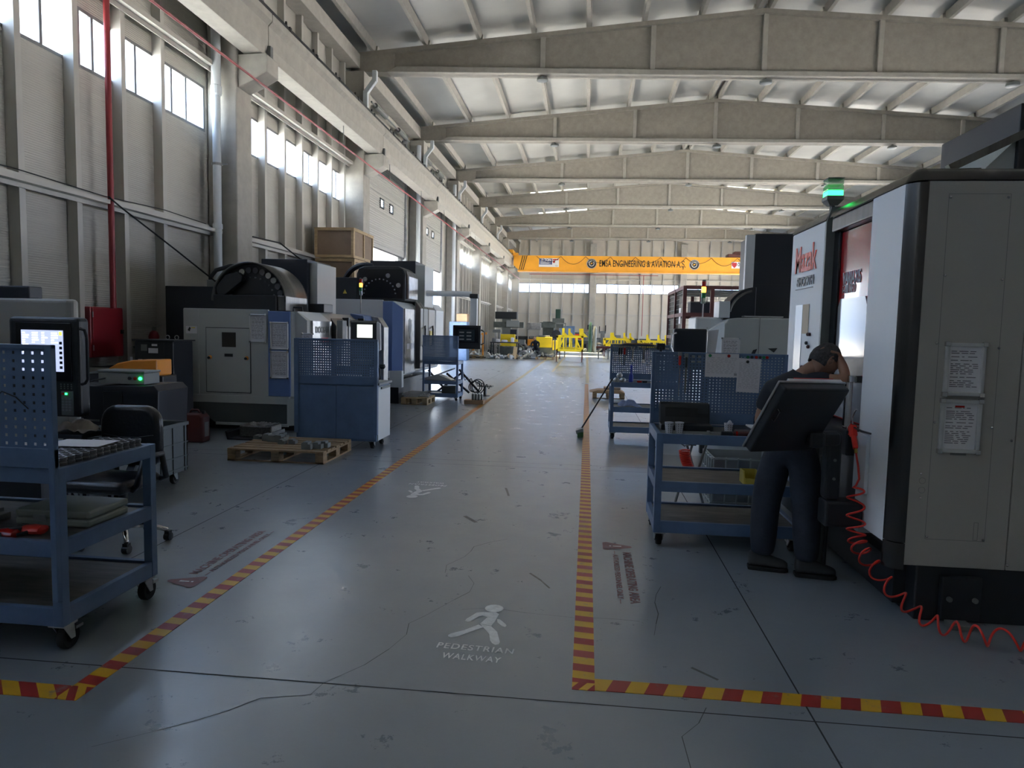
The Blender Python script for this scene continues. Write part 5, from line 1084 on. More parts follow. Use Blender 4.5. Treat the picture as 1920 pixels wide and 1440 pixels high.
start = Vector((1.70, 4.55, .70)); cen = []
def hose_axis(s):
    P = [Vector((1.70, 4.48, .70)), Vector((1.705, 4.46, .50)), Vector((1.71, 4.42, .37)), Vector((1.75, 4.30, .28)), Vector((1.82, 4.17-.04, .17)), Vector((1.93, 4.02, .08)), Vector((2.06, 3.92, .055)), Vector((2.22, 3.86, .055)), Vector((2.5, 3.82, .055)), Vector((2.8, 3.85, .055))]
    n = len(P)-1; f_ = s*n; i = min(int(f_), n-1); u = f_-i
    p0, p1, p2, p3 = P[max(i-1, 0)], P[i], P[i+1], P[min(i+2, n)]
    return .5*((2*p1)+(p2-p0)*u+(2*p0-5*p1+4*p2-p3)*u*u+(3*p1-p0-3*p2+p3)*u**3)
pts = []; NT = 16; NP = 16*20
for i in range(NP+1):
    s = i/NP; p = hose_axis(s); d = (hose_axis(min(1, s+.01))-hose_axis(max(0, s-.01))).normalized()
    a = Vector((0, 1, 0)) if s < .15 else Vector((0, 0, 1)); a = (Vector((0, .999, .05))*(1-min(1, max(0, (s-.1)*5)))+Vector((0, 0, 1))*min(1, max(0, (s-.1)*5))); a = (a-d*a.dot(d)).normalized(); b_ = d.cross(a)
    th = 2*PI*NT*(s**.92); r = .048+.004*math.sin(s*9)
    pts.append(p+a*math.cos(th)*r+b_*math.sin(th)*r)
for p in pts: p.z = max(p.z, .008)
o = put('air_hose', B().tube(hp+pts, .0065, 7), M_redb, smooth='all'); tag(o, 'red spiral air hose hanging down the white machine and along the floor', 'hose')
t = thing('corrugated_hose', 'grey corrugated conduit with dark cables standing below the operating panel arm', 'hose', (1.62, 4.98, 0))
put('conduit', B().lathe((1.66, 4.95, 0), [(.028+.004*(i % 2), .02*i) for i in range(42)], 12), M_greyd, t, smooth=True); put('foot', B().box(1.60, 1.70, 4.9, 5.0, 0, .03), M_steel, t)
put('cable', B().tube([(1.70, 4.9, .85), (1.69, 4.88, .6), (1.67, 4.87, .3), (1.68, 4.9, .05)], .012), M_black, t, smooth=True)
o = put('coolant_tray', B().box(1.55, 1.86, 4.78, 5.6, .90, 1.0), M_black, bevel=.01); tag(o, 'black ledge under the red sliding door of the white machine', 'tray')
o['kind'] = 'structure'; bpy.data.objects.remove(o)
put('door_ledge', B().box(1.72, 1.93, 4.74, 5.5, .86, 1.03), M_black, MZ, bevel=.01)
put('lower_door_panel', B().box(1.80, 1.93, 4.74, 5.5, .44, .86), M_black, MZ, bevel=.01)

# --- trolley nearest on the right
T2 = trolley('blue pegboard trolley on casters right of the walkway beside the person', .55, 1.65, 5.3, 5.95, .88, [.515], .205, 'back', 1.485, nx=38, nz=20, posts=.05)
PY = 5.905
def sheet(x0, x1, z0, z1, y, lab, seed, tilt=0, hole=False):
    cx, cz = (x0+x1)/2, (z0+z1)/2; ca, sa = math.cos(tilt), math.sin(tilt)
    def R(x, z): return (cx+(x-cx)*ca-(z-cz)*sa, cz+(x-cx)*sa+(z-cz)*ca)
    t = thing('paper_sheet', lab, 'paper', (cx, y, cz))
    put('sheet', B().prism([R(x0, z0), R(x1, z0), R(x1, z1), R(x0, z1)], 'Y', y-.001, y), M_paper, t)
    r = random.Random(seed); b = B(); z = z1-.035
    while z > z0+.03:
        x = x0+.012
        while x < x1-.03:
            l = r.uniform(.008, .03); b.prism([R(x, z), R(min(x+l, x1-.012), z), R(min(x+l, x1-.012), z+.0022), R(x, z+.0022)], 'Y', y-.0018, y-.001); x += l+r.uniform(.004, .02)
        z -= .0105
    if hole: b.box(x1-.035, x1-.012, y-.0018, y-.001, z0+.015, z0+.033)
    put('print', b, mat('faint_print', (.33, .33, .36), .7), t); return t
sheet(.985, 1.255, 1.285, 1.48, PY-.002, 'wide paper sheet pinned at the top of the right foreground pegboard', 5, -.0, True)
sheet(1.245, 1.43, 1.165, 1.445, PY-.005, 'tall paper sheet pinned beside the wide one on the right foreground pegboard', 6, -.03)
for j, (x, z, mm, cn) in enumerate(((1.02, 1.462, M_legreen, 'green'), (1.172, 1.462, M_ledr, 'red'), (1.325, 1.457, M_legreen, 'green'), (1.357, 1.457, M_black, 'black'), (1.392, 1.457, M_ledr, 'red'), (1.423, 1.457, M_black, 'black'), (1.452, 1.457, M_legreen, 'green'), (1.478, 1.457, M_ledr, 'red'), (1.325, 1.418, M_black, 'black'))):
    o = put('round_magnet', B().lathe((x, PY-.007, z), [(.001, 0), (.0125, 0), (.0125, -.006), (.009, -.009), (.001, -.009)], 16, 'Y'), mm, smooth=True)
    tag(o, ['green round magnet on the left of the wide pinned sheet', 'red round magnet on the right of the wide pinned sheet', 'green magnet first in the row of six on the pegboard', 'black magnet second in the row of six on the pegboard', 'red magnet third in the row of six on the pegboard', 'black magnet fourth in the row of six on the pegboard', 'green magnet fifth in the row of six on the pegboard', 'red magnet last in the row of six on the pegboard', 'black magnet holding the tall pinned sheet'][j], 'magnet', 'round magnets on the pegboard')
def screwdriver(x, y, z, L_, hm, lab, hl=.07, w=.012, flat=False):
    t = thing('screwdriver' if not flat else 'file_tool', lab, 'screwdriver' if not flat else 'file', (x, y, z))
    put('handle', B().lathe((x, y, z), [(w*.6, 0), (w, -.008), (w*.85, -hl*.5), (w, -hl*.85), (w*.5, -hl)], 12), hm, t, smooth=True)
    put('blade', B().cyl((x, y, z-hl), (x, y, z-hl-L_), w*.28) if not flat else B().prism([(x-w*.8, z-hl), (x+w*.8, z-hl), (x+w*.6, z-hl-L_), (x, z-hl-L_-.02), (x-w*.6, z-hl-L_)], 'Y', y-.003, y+.003), M_steeld if not flat else M_greyd, t)
    put('peg_hook', B().box(x-.015, x+.015, y+.002, y+.016, z-.01, z+.03), M_plastl, t)
screwdriver(.775, PY-.016, 1.455, .26, M_ledr, 'long screwdriver with red handle hung on the right foreground pegboard', .08)
screwdriver(.828, PY-.016, 1.445, .20, M_black, 'long flat file with black handle hung on the right foreground pegboard', .09, .012, True)
for j, x in enumerate((.885, .935)):
    o = put('peg_holder', B().box(x-.012, x+.012, PY-.012, PY-.003, 1.44, 1.46).box(x-.014, x+.014, PY-.012, PY-.003, 1.40, 1.415), M_plastl, bevel=.002); tag(o, 'empty grey tool clip on the pegboard, %s of two' % ('left' if j == 0 else 'right'), 'tool clip')
# on its top
ZT = .866
t = thing('tool_case', 'open black plastic tool case with raised lid on the right foreground trolley', 'case', (.8, 5.75, ZT))
put('base', B().box(.61, 1.02, 5.60, 5.78, ZT, ZT+.045), M_black, t, bevel=.01, seg=3); put('lid', B().obox((.815, 5.80, ZT+.12), (.205, 0, 0), (0, .02, .006), (0, .02, .085)), M_black, t, bevel=.015, seg=3)
put('lid_molding', B().obox((.79, 5.775, ZT+.13), (.13, 0, 0), (0, .004, .001), (0, .008, .035)).obox((.955, 5.775, ZT+.11), (.05, 0, 0), (0, .004, .001), (0, .006, .015)), M_rub, t, bevel=.004)
def cup(x, y, lab, tissue=False):
    t = thing('paper_cup', lab, 'cup', (x, y, ZT))
    put('cup_wall', B().lathe((x, y, ZT), [(.0255, .001), (.034, .085), (.036, .087), (.032, .086), (.024, .006), (.001, .006)], 22), M_paper, t, smooth=True); b = B()
    for r in range(5):
        for k in range(10):
            a = 2*PI*k/10+.3*(r % 2)*0; z = ZT+.012+.015*r; rr = .0262+.0085*(z-ZT)/.085; b.obox((x+rr*math.cos(a), y+rr*math.sin(a), z), (-.0035*math.sin(a), .0035*math.cos(a), 0), (.0012*math.cos(a), .0012*math.sin(a), 0), (0, 0, .0026))
    put('dot_print', b, M_ink, t)
    if tissue: put('tissue', B().lathe((x+.008, y, ZT+.02), [(.012, 0), (.02, .06), (.014, .08), (.004, .09)], 7), M_paper, t)
cup(.655, 5.44, 'white paper cup with black dots, left of the pair on the trolley'); cup(.735, 5.46, 'white paper cup with black dots, right of the pair on the trolley'); cup(1.115, 5.50, 'white dotted paper cup holding a tissue, standing alone on the trolley', True)
for j, x in enumerate((.805, .875)): o = put('paper_slip', B().box(x-.03, x+.03, 5.40, 5.43, ZT, ZT+.002), M_paper); tag(o, 'small white slip on the right foreground trolley top, %s of two' % ('left' if j == 0 else 'right'), 'paper')
t = thing('torque_wrench', 'torque wrench with dark red grip lying on the right foreground trolley', 'wrench', (1.15, 5.40, ZT)); z = ZT+.02
put('shaft', B().tube([(.94, 5.42, z), (1.04, 5.41, z)], .008, 8).lathe((.95, 5.42, z), [(.013, -.012), (.013, .012)], 12), M_steel, t, smooth=True)
put('display_head', B().box(1.04, 1.13, 5.385, 5.425, ZT, ZT+.034), M_black, t, bevel=.008); put('grip', B().cyl((1.13, 5.40, z), (1.34, 5.385, z), .017), M_dkred, t, smooth=True); put('grip_ring', B().cyl((1.15, 5.399, z), (1.165, 5.398, z), .019), M_ledr, t)
o = put('spanner', B().bar((1.0, 5.34, ZT+.004), (1.16, 5.345, ZT+.004), .012, .006).lathe((1.0, 5.34, ZT), [(.012, 0), (.014, .004), (.012, .008)], 12).lathe((1.165, 5.345, ZT), [(.010, 0), (.012, .004), (.010, .008)], 12), M_chrome); tag(o, 'small chrome spanner lying in front of the torque wrench', 'spanner')
o = put('parts_box', B().box(1.17, 1.42, 5.46, 5.58, ZT, ZT+.035), mat('brown_case', (.12, .085, .08), .5), bevel=.012); tag(o, 'flat brown case lying behind the torque wrench', 'case')
o = put('notebook', B().box(1.32, 1.56, 5.66, 5.84, ZT+.03, ZT+.04), M_paper); tag(o, 'white notebook under the black socket tool on the trolley', 'notebook'); 
o2 = put('dark_box', B().box(1.18, 1.60, 5.62, 5.87, ZT, ZT+.029), M_navy, bevel=.004); tag(o2, 'flat dark box lying under the white notebook on the trolley', 'box')
o = put('red_box', B().box(1.42, 1.56, 5.38, 5.56, ZT, ZT+.05), M_ledr, bevel=.004); tag(o, 'small red box on the trolley end beside the person', 'box')
t = thing('grease_gun', 'black angle tool standing on the white notebook', 'tool', (1.42, 5.75, ZT+.04)); put('body', B().lathe((1.40, 5.75, ZT+.042), [(.035, 0), (.04, .02), (.038, .07), (.028, .09)], 14), M_blackg, t, smooth=True); put('grip', B().bar((1.42, 5.75, ZT+.085), (1.56, 5.74, ZT+.06), .04, .045), M_blackg, t, bevel=.01)
t = thing('parts_bin', 'small yellow plastic bin on the middle shelf of the right trolley', 'bin', (1.24, 5.45, .5)); put('bin', B().prism([(5.36, .502), (5.52, .502), (5.52, .60), (5.40, .60), (5.37, .55)], 'X', 1.22, 1.23).prism([(5.36, .502), (5.52, .502), (5.52, .60), (5.40, .60), (5.37, .55)], 'X', 1.33, 1.34).box(1.23, 1.33, 5.51, 5.52, .502, .60).box(1.23, 1.33, 5.36, 5.37, .502, .55).box(1.23, 1.33, 5.37, 5.51, .502, .508), M_warn, t)
# things behind it on the floor
t = thing('plastic_crate', 'grey ribbed plastic crate on the floor behind the right foreground trolley', 'crate', (1.85, 8.0, 0))
x0, x1, y0, y1 = 1.24, 1.82, 6.75, 7.25; zt_ = .46
put('walls', B().box(x0, x1, y0, y0+.012, .012, zt_).box(x0, x1, y1-.012, y1, .012, zt_).box(x0, x0+.012, y0, y1, .012, zt_).box(x1-.012, x1, y0, y1, .012, zt_).box(x0, x1, y0, y1, 0, .012), M_plastl, t)
b = B()
for k in range(6): b.box(x0+k*(x1-x0-.012)/5, x0+.012+k*(x1-x0-.012)/5, y0-.018, y0, 0, zt_)
for k in range(5): b.box(x0-.018, x0, y0+k*(y1-y0-.012)/4, y0+.012+k*(y1-y0-.012)/4, 0, zt_)
for z in (.02, .16, .30, .44): b.box(x0-.018, x1, y0-.016, y0, z, z+.012).box(x0-.016, x0, y0, y1, z, z+.012)
put('ribs', b, mat('pale_grey_rib', (.33, .36, .37), .5), t)
hb = []; 
for i in range(160):
    th = i*2*PI/10; s = i/160; c_ = Vector((.93+.02*s+.10*s*s, 6.5, .56-.30*s+.05*s*s)); hb.append(c_+Vector((math.cos(th)*.045, math.sin(th)*.045, 0)))
t = thing('air_hose', 'orange-red spiral hose hanging behind the right foreground trolley', 'hose', (.98, 6.5, .3)); put('coil', B().tube(hb, .008, 6), M_redb, t, smooth=True)
t = thing('tripod_stand', 'thin metal folding stand behind the right foreground trolley', 'stand', (1.05, 6.5, 0))
for a, c_ in (((.86, 6.55, .0), (1.02, 6.6, .62)), ((1.16, 6.7, .0), (.96, 6.6, .62)), ((1.02, 6.6, .16), (1.16, 6.6, .66)), ((.90, 6.5, .02), (1.06, 6.5, .02)), ((.96, 6.6, .6), (1.05, 6.6, .6))): put('tube', B().cyl(a, c_, .012, n=8), M_greyd, t)
put('hook', B().tube([(.90, 6.5, .62), (.93, 6.5, .60), (.98, 6.55, .61), (1.0, 6.6, .61)], .008), M_greyd, t)
o = put('drip_tray', B().prism([(.85, 0), (2.3, 0), (2.3, .09), (2.28, .09), (2.28, .02), (.87, .02), (.87, .09), (.85, .09)], 'Y', 8.1, 9.3), M_greyd); tag(o, 'dark steel drip tray on the floor behind the right foreground trolley', 'tray')
# --- second trolley on the right
T4 = trolley('blue pegboard trolley farther along the right of the walkway, with a broom leaning on it', .38, 1.45, 10.55, 11.2, .875, [.50], .20, 'back', 1.44, nx=34, nz=14, posts=.05)
PY4 = 11.15
o = put('board', B().prism([(.55, 1.442), (1.05, 1.442), (1.0, 1.462), (.6, 1.462)], 'Y', 11.05, 11.25), M_card, bevel=.004); tag(o, 'pale brown board lying on top of the farther right pegboard', 'board')
for j, (x, mm) in enumerate(((.52, M_black), (.555, M_black), (.60, M_ledr))): screwdriver(x, PY4-.02, 1.385, .16, mm, '%s screwdriver hung on the farther right pegboard' % ['black-handled leftmost', 'black-handled second', 'red-handled third'][j], .11, .017)
def spanner(x, y, z, L_, lab):
    t = thing('spanner', lab, 'spanner', (x, y, z)); put('shank', B().box(x-.012, x+.012, y-.005, y, z-L_, z), M_steel, t)
    put('head', B().prism([(x-.03, z+.045), (x-.028, z), (x, z-.015), (x+.028, z), (x+.03, z+.045), (x+.013, z+.045), (x+.012, z+.015), (x-.012, z+.015), (x-.013, z+.045)], 'Y', y-.008, y), M_steel, t)
    put('ring_end', B().tube([(x+.02*math.cos(a), y-.004, z-L_-.02+.02*math.sin(a)) for a in [2*PI*i/12 for i in range(13)]], .008, 6), M_steel, t)
spanner(.73, PY4-.01, 1.36, .15, 'steel spanner hung on the farther right pegboard, left of two'); spanner(.90, PY4-.01, 1.37, .17, 'steel spanner hung on the farther right pegboard, right of two')
t = thing('bench_vise', 'small dark clamp fixed on the top edge of the farther right pegboard', 'clamp', (1.15, 11.1, 1.44)); put('jaw', B().box(1.09, 1.22, 11.02, 11.12, 1.37, 1.47).box(1.13, 1.17, 10.98, 11.02, 1.33, 1.42), M_black, t, bevel=.01); put('screw_rod', B().cyl((1.05, 11.05, 1.42), (1.28, 11.05, 1.38), .012), M_steel, t)
t = thing('spray_bottle', 'blue bottle standing on the farther right trolley', 'bottle', (.70, 10.9, .86)); put('bottle', B().lathe((.70, 10.9, .861), [(.035, 0), (.035, .10), (.015, .14), (.015, .22)], 14), mat('blue_plastic', (.01, .03, .35), .35), t, smooth=True); put('cap', B().lathe((.70, 10.9, 1.08), [(.02, 0), (.024, .01), (.012, .05)], 12), MATS['blue_plastic'], t)
for j, (x, y, z) in enumerate(((.47, 10.75, .861), (.57, 10.75, .861), (.52, 10.8, .931))):
    t = thing('steel_cup', 'round stainless part on the farther right trolley, %s' % ['left of the pile', 'right of the pile', 'topmost of the pile'][j], 'steel part', (x, y, z), 'stainless parts on the trolley'); put('bowl', B().lathe((x, y, z), [(.03, 0), (.045, .02), (.045, .045), (.03, .068)], 16), M_steel, t, smooth=True)
for j, x in enumerate((.82, .9, 1.12)): o = put('small_tool', B().bar((x-.03, 10.8, .875), (x+.04, 10.82, .875), .025, .028), M_ledr if j != 1 else M_black, bevel=.004); tag(o, '%s small part on the farther right trolley top' % ['dark red', 'black', 'rightmost dark red'][j], 'small part')
rag('rag', (.68, 10.8, .488), (.14, .12), M_clothb, 'crumpled pale blue rag on the middle shelf of the farther right trolley', 5, h=.13)
t = thing('broom', 'broom with green bristles leaning on the farther right trolley', 'broom', (-.07, 10.7, 0))
put('handle', B().cyl((-.06, 10.7, .10), (.40, 10.5, .93), .012), M_black, t, smooth=True); put('head', B().obox((-.07, 10.7, .10), (.055, 0, .02), (0, .10, 0), (-.008, 0, .03)), M_plastl, t, bevel=.01); put('bristles', B().obox((-.055, 10.7, .045), (.045, 0, .004), (0, .10, 0), (0, 0, .04)), mat('green_bristles', (.05, .12, .04), .9), t)
t = pallet('low dark pallet with brown boards on it behind the farther right trolley', .18, .95, 16.9, 17.6, .15)
o = put('cardboard', B().prism([(.10, .152), (.95, .152), (.8, .21), (.3, .20)], 'Y', 16.85, 17.5), M_card); tag(o, 'brown cardboard sheet bent over the low dark pallet', 'cardboard')
o = put('plate_stack', B().box(.45, .85, 17.0, 17.4, .212, .27), M_mdf, bevel=.01); tag(o, 'brown plates lying on the cardboard of the low pallet', 'plates')
# --- grey machine behind, right
t = thing('machining_center', 'light grey machining center with tall black column behind the right trolleys', 'machine', (2.9, 12, 0))
put('front_panel', B().prism([(2.10, .3), (2.10, 1.78), (2.16, 1.87), (2.30, 1.89), (4.2, 1.9), (4.2, .3)], 'Y', 11.0, 13.0), M_grey, t, bevel=.015); bx('panel_seam', t, M_greyd, 2.62, 2.627, 10.995, 11.0, .3, 1.89, 0)
put('left_cover', B().add([(2.10, 11.0, .3), (1.93, 11.25, .3), (1.93, 11.25, 1.70), (2.10, 11.0, 1.82), (1.93, 13, .3), (1.93, 13, 1.7), (2.1, 13, 1.82), (2.1, 13, .3)], [(0, 1, 2, 3), (1, 4, 5, 2), (3, 2, 5, 6), (0, 3, 6, 7), (4, 7, 6, 5), (0, 7, 4, 1)]), M_white, t)
bx('machine_base', t, M_black, 2.1, 4.1, 11.1, 12.9, 0, .3, .01)
bx('top_cover', t, M_white, 1.72, 2.16, 11.4, 12.2, 1.66, 1.90, .03); put('cover_bolts', B().box(1.90, 1.91, 11.395, 11.4, 1.72, 1.73).box(1.98, 1.99, 11.395, 11.4, 1.72, 1.73), M_black, t)
bx('column_side', t, M_white, 2.56, 2.70, 11.9, 12.0, 1.88, 3.27, .005); bx('column', t, M_navy, 2.70, 3.75, 11.9, 13.0, 1.88, 3.29, .01); bx('column_seam', t, M_black, 2.7, 3.75, 11.895, 11.9, 2.46, 2.465, 0)
put('magazine', B().prism(arc(2.62, 1.92, .46, 90, 180, 12)+[(2.16, 1.88), (2.62, 1.88)], 'Y', 11.3, 11.9), M_navy, t, bevel=.01)
put('magazine_rim', B().tube([(x, 11.29, z) for x, z in arc(2.62, 1.92, .40, 100, 170, 10)], .02, 6), M_steeld, t, smooth=True); bx('magazine_box', t, M_white, 2.05, 2.22, 11.25, 11.7, 1.89, 2.15, .008); put('guide_plate', B().box(2.40, 2.98, 11.05, 11.25, 1.905, 1.925), M_alu, t)
sign_frame(t, 2.06, 2.34, 1.26, 1.58, 10.99, seed=21)
put('dark_latch', B().prism([(2.50, 1.30), (2.54, 1.40), (2.60, 1.42), (2.57, 1.34), (2.52, 1.26)], 'Y', 10.985, 10.995).prism([(2.76, 1.43), (2.90, 1.44), (2.85, 1.37)], 'Y', 10.985, 10.995), M_black, t)
t = thing('operator_console', 'black operating panel with rounded corners above the right pegboards', 'console', (1.42, 9.6, 1.4)); bx('housing', t, M_navy, 1.17, 1.62, 9.6, 9.75, 1.15, 1.70, .03, seg=3)
put('side_handle', B().tube([(1.20, 9.58, 1.64), (1.14, 9.56, 1.62), (1.13, 9.56, 1.45), (1.20, 9.58, 1.30)], .012), M_alu, t, smooth=True); put('post', B().box(1.58, 1.66, 9.62, 9.72, 0, 1.2), M_black, t, bevel=.01); put('papers', B().prism([(1.63, 1.15), (1.72, 1.15), (1.78, 1.70), (1.64, 1.68)], 'Y', 9.7, 9.72), M_paper, t)
t = thing('signal_tower', 'stack light with glowing orange segment above the black panel on the right', 'signal light', (1.86, 11.6, 1.9)); stack(t, 1.86, 11.6, 1.90, 1.3, .22)
# --- dark red rack
t = thing('storage_rack', 'tall dark red steel cage rack with wire mesh behind the grey machine', 'rack', (4.6, 21.5, 0))
X0, X1, Y0, Y1 = 2.68, 7.0, 19.9, 23.6
for x in (X0, X0+.75, 4.8, X1):
    for y in (Y0, (Y0+Y1)/2, Y1): put('post', B().box(x-.05, x+.05, y-.05, y+.05, 0, 2.93), M_dkred, t)
for z in (.7, 1.5, 2.15, 2.9):
    f = B()
    for y in (Y0, Y1): f.box(X0, X1, y-.04, y+.04, z-.05, z+.05)
    f.box(X0-.04, X0+.04, Y0, Y1, z-.05, z+.05).box(X0+.71, X0+.79, Y0, Y1, z-.05, z+.05); put('shelf_frame', f, M_dkred, t)
w = B()
for k in range(24): w.box(X0+.0, X0+.012, Y0+.155*k, Y0+.155*k+.01, 0, 2.9)
for k in range(20): w.box(X0, X0+.012, Y0, Y1, .145*k, .145*k+.01)
for k in range(30): w.box(X0+.15*k, X0+.15*k+.01, Y1, Y1+.01, 0, 2.9)
for k in range(20): w.box(X0, X1, Y1, Y1+.01, .145*k, .145*k+.01)
put('wire_mesh', w, M_greyd, t); rb = B()
for k in range(7): rb.box(X0+.1, X1, Y0+.3+.45*k, Y0+.38+.45*k, 2.80+.02*(k % 2), 2.86)
put('roof_slats', rb, M_greyd, t)
for j, (x, z, s) in enumerate(((3.3, 2.2, .3), (3.9, 2.2, .22), (4.6, 1.55, .35), (5.6, 1.55, .4), (3.4, 1.55, .3))):
    o = put('stored_box', B().box(x-s, x+s, 21, 21.5, z+.001, z+s*1.1), M_greyd if j % 2 else M_navy, bevel=.02); tag(o, 'dark stored box on a shelf of the dark red rack, %s' % ['upper shelf left', 'upper shelf second', 'lower shelf middle', 'lower shelf right', 'lower shelf left'][j], 'box', 'boxes in the red rack')
    put('bin_lid', B().box(x-s-.01, x+s+.01, 20.99, 21.51, z+s*1.1, z+s*1.1+.03), M_steeld, o)
p = put('white_notice', B().box(X0-.01, X0-.004, 20.6, 20.9, 1.9, 2.35), M_paper, t)

# ================================================================== PERSON leaning on the machine
def skin(name, verts, edges, radii, m, parent, root=0, sub=2):
    I = world_inv(parent) if parent else Matrix.Identity(4)
    me = bpy.data.meshes.new(name); me.from_pydata([tuple(I @ Vector(v)) for v in verts], edges, []); me.materials.append(m)
    o = bpy.data.objects.new(name, me); C.objects.link(o); o.parent = parent
    s = o.modifiers.new('skin', 'SKIN')
    for i, r in enumerate(radii):
        sv = me.skin_vertices[0].data[i]; sv.radius = r if isinstance(r, tuple) else (r, r); sv.use_root = (i == root)
    s.use_smooth_shade = True; s.branch_smoothing = .4; q = o.modifiers.new('sub', 'SUBSURF'); q.levels = sub; q.render_levels = sub
    return o
pt = thing('person', 'person in dark T-shirt and jeans leaning on the white machine, one hand on the head', 'person', (1.45, 4.88, 0))
J = dict(pelvis=(1.43, 4.93, .88), waist=(1.42, 4.93, 1.00), chest=(1.42, 4.95, 1.18), upper=(1.445, 4.95, 1.30), neck=(1.52, 4.96, 1.40), skull=(1.60, 4.95, 1.46),
         shR=(1.56, 4.86, 1.335), elR=(1.735, 4.84, 1.365), wrR=(1.705, 4.93, 1.52), shL=(1.30, 5.04, 1.27), elL=(1.235, 5.06, 1.03), wrL=(1.33, 5.2, .93),
         hipR=(1.50, 4.87, .84), knR=(1.53, 4.86, .48), anR=(1.54, 4.83, .10), hipL=(1.36, 4.99, .84), knL=(1.285, 4.97, .48), anL=(1.27, 4.93, .10))
nm_ = list(J); ix = {k: i for i, k in enumerate(nm_)}
ed = [('pelvis', 'waist'), ('waist', 'chest'), ('chest', 'upper'), ('upper', 'neck'), ('neck', 'skull'), ('upper', 'shR'), ('shR', 'elR'), ('elR', 'wrR'), ('upper', 'shL'), ('shL', 'elL'), ('elL', 'wrL'), ('pelvis', 'hipR'), ('hipR', 'knR'), ('knR', 'anR'), ('pelvis', 'hipL'), ('hipL', 'knL'), ('knL', 'anL')]
rad = dict(pelvis=.10, waist=.10, chest=.11, upper=.075, neck=.056, skull=.07, shR=.055, elR=.042, wrR=.030, shL=.055, elL=.042, wrL=.028, hipR=.075, knR=.058, anR=.042, hipL=.075, knL=.058, anL=.042)
vs = [J[k] for k in nm_]; E_ = [(ix[a], ix[b_]) for a, b_ in ed]; R_ = [rad[k] for k in nm_]
# hands: palm + five fingers grown from the wrists, right hand lies on the hair
def hand(wr, dirv, side, curl, nrm):
    d = Vector(dirv).normalized(); s = Vector(side).normalized(); nr = Vector(nrm).normalized(); w = Vector(J[wr])
    palm = w+d*.05; vs.append(tuple(palm)); R_.append((.030, .018)); pi = len(vs)-1; E_.append((ix[wr], pi))
    for k, (off, L_, r) in enumerate(((-.030, .068, .0085), (-.010, .078, .009), (.010, .074, .0088), (.030, .060, .0078))):
        k0 = palm+d*.035+s*off; vs.append(tuple(k0)); R_.append(.011); a = len(vs)-1; E_.append((pi, a)); last = a
        for q in (1, 2, 3):
            p = k0+d*L_*q/3*(1-.06*q*curl)+nr*curl*.010*q*q*.55+s*off*.12*q; vs.append(tuple(p)); R_.append(r*(1-.10*q)); E_.append((last, len(vs)-1)); last = len(vs)-1
    k0 = w+d*.025-s*.030; vs.append(tuple(k0)); R_.append(.013); a = len(vs)-1; E_.append((ix[wr], a)); last = a
    for q in (1, 2): p = k0+d*.028*q-s*.022*q+nr*.006*q; vs.append(tuple(p)); R_.append(.0115-.0015*q); E_.append((last, len(vs)-1)); last = len(vs)-1
hand('wrR', (-.72, .05, .45), (.0, 1, .1), 1.0, (-.5, 0, -1)); hand('wrL', (.75, .6, -.12), (.6, -.8, 0), .8, (0, 0, -1))
body = skin('body', vs, E_, R_, M_skin, pt, 0)
# head as a shaped ellipsoid with face; turned towards +X and down
HQ = Vector((1.625, 4.945, 1.475)); fx = Vector((.74, .22, -.60)).normalized(); fy = Vector((.30, -.95, .0)); fy = (fy-fx*fy.dot(fx)).normalized(); fz = fx.cross(fy); fz = fz if fz.z > 0 else -fz
def HP(a, b_, c_): return HQ+fx*a+fy*b_+fz*c_
def ell(n, m_, fn): 
    vs = []; fs = []
    for i in range(m_+1):
        ph = PI*i/m_
        for j in range(n): vs.append(tuple(fn(ph, 2*PI*j/n)))
    for i in range(m_):
        for j in range(n): fs.append((i*n+j, i*n+(j+1) % n, (i+1)*n+(j+1) % n, (i+1)*n+j))
    return vs, fs
def headf(ph, th):
    x = math.sin(ph)*math.cos(th); y = math.sin(ph)*math.sin(th); z = math.cos(ph)
    a, b_, c_ = .098*x, .076*y, .118*z
    if z < 0 and x > 0: a *= 1-.12*(-z); b_ *= 1-.35*(-z)
    if z < 0 and x < 0: a *= 1-.35*(-z)
    if z < 0: b_ *= 1-.12*(-z)
    if x > .85: a += .006*math.exp(-((z+.05)/.12)**2)*(1-abs(y)*2 if abs(y) < .5 else 0)
    return HP(a, b_, c_)
hv, hf = ell(28, 20, headf)
hd = put('head', B().add(hv, hf), M_skin, pt, smooth='all')
put('nose', B().add([HP(.094, 0, .022), HP(.098, -.014, -.02), HP(.098, .014, -.02), HP(.122, 0, -.016), HP(.098, 0, -.028)], [(0, 1, 3), (0, 3, 2), (1, 4, 3), (3, 4, 2)]), M_skin, hd, smooth='all', sub=1)
for s in (-1, 1):
    ev, ef = ell(12, 8, lambda ph, th: HP(.084+.012*math.sin(ph)*math.cos(th), s*.032+.012*math.sin(ph)*math.sin(th), .012+.010*math.cos(ph))); put('eye', B().add(ev, ef), M_paper, hd, smooth='all')
    put('eyebrow', B().tube([HP(.090, s*.015, .032), HP(.092, s*.032, .037), HP(.082, s*.05, .030)], .004, 6), M_hair, hd, smooth='all')
    eb = B().tube([HP(-.012+.020*math.cos(a)*.8, s*.076, -.004+.034*math.sin(a)) for a in [2*PI*i/14 for i in range(15)]], .006, 7); put('ear', eb.lathe(tuple(HP(-.012, s*.070, -.004)), [(.012, -.008), (.014, .008)], 10, 'Y'), M_skin, hd, smooth='all')
put('mouth', B().tube([HP(.082, -.022, -.058), HP(.091, 0, -.056), HP(.082, .022, -.058)], .004, 6), mat('lips', (.22, .09, .07), .5), hd, smooth='all')
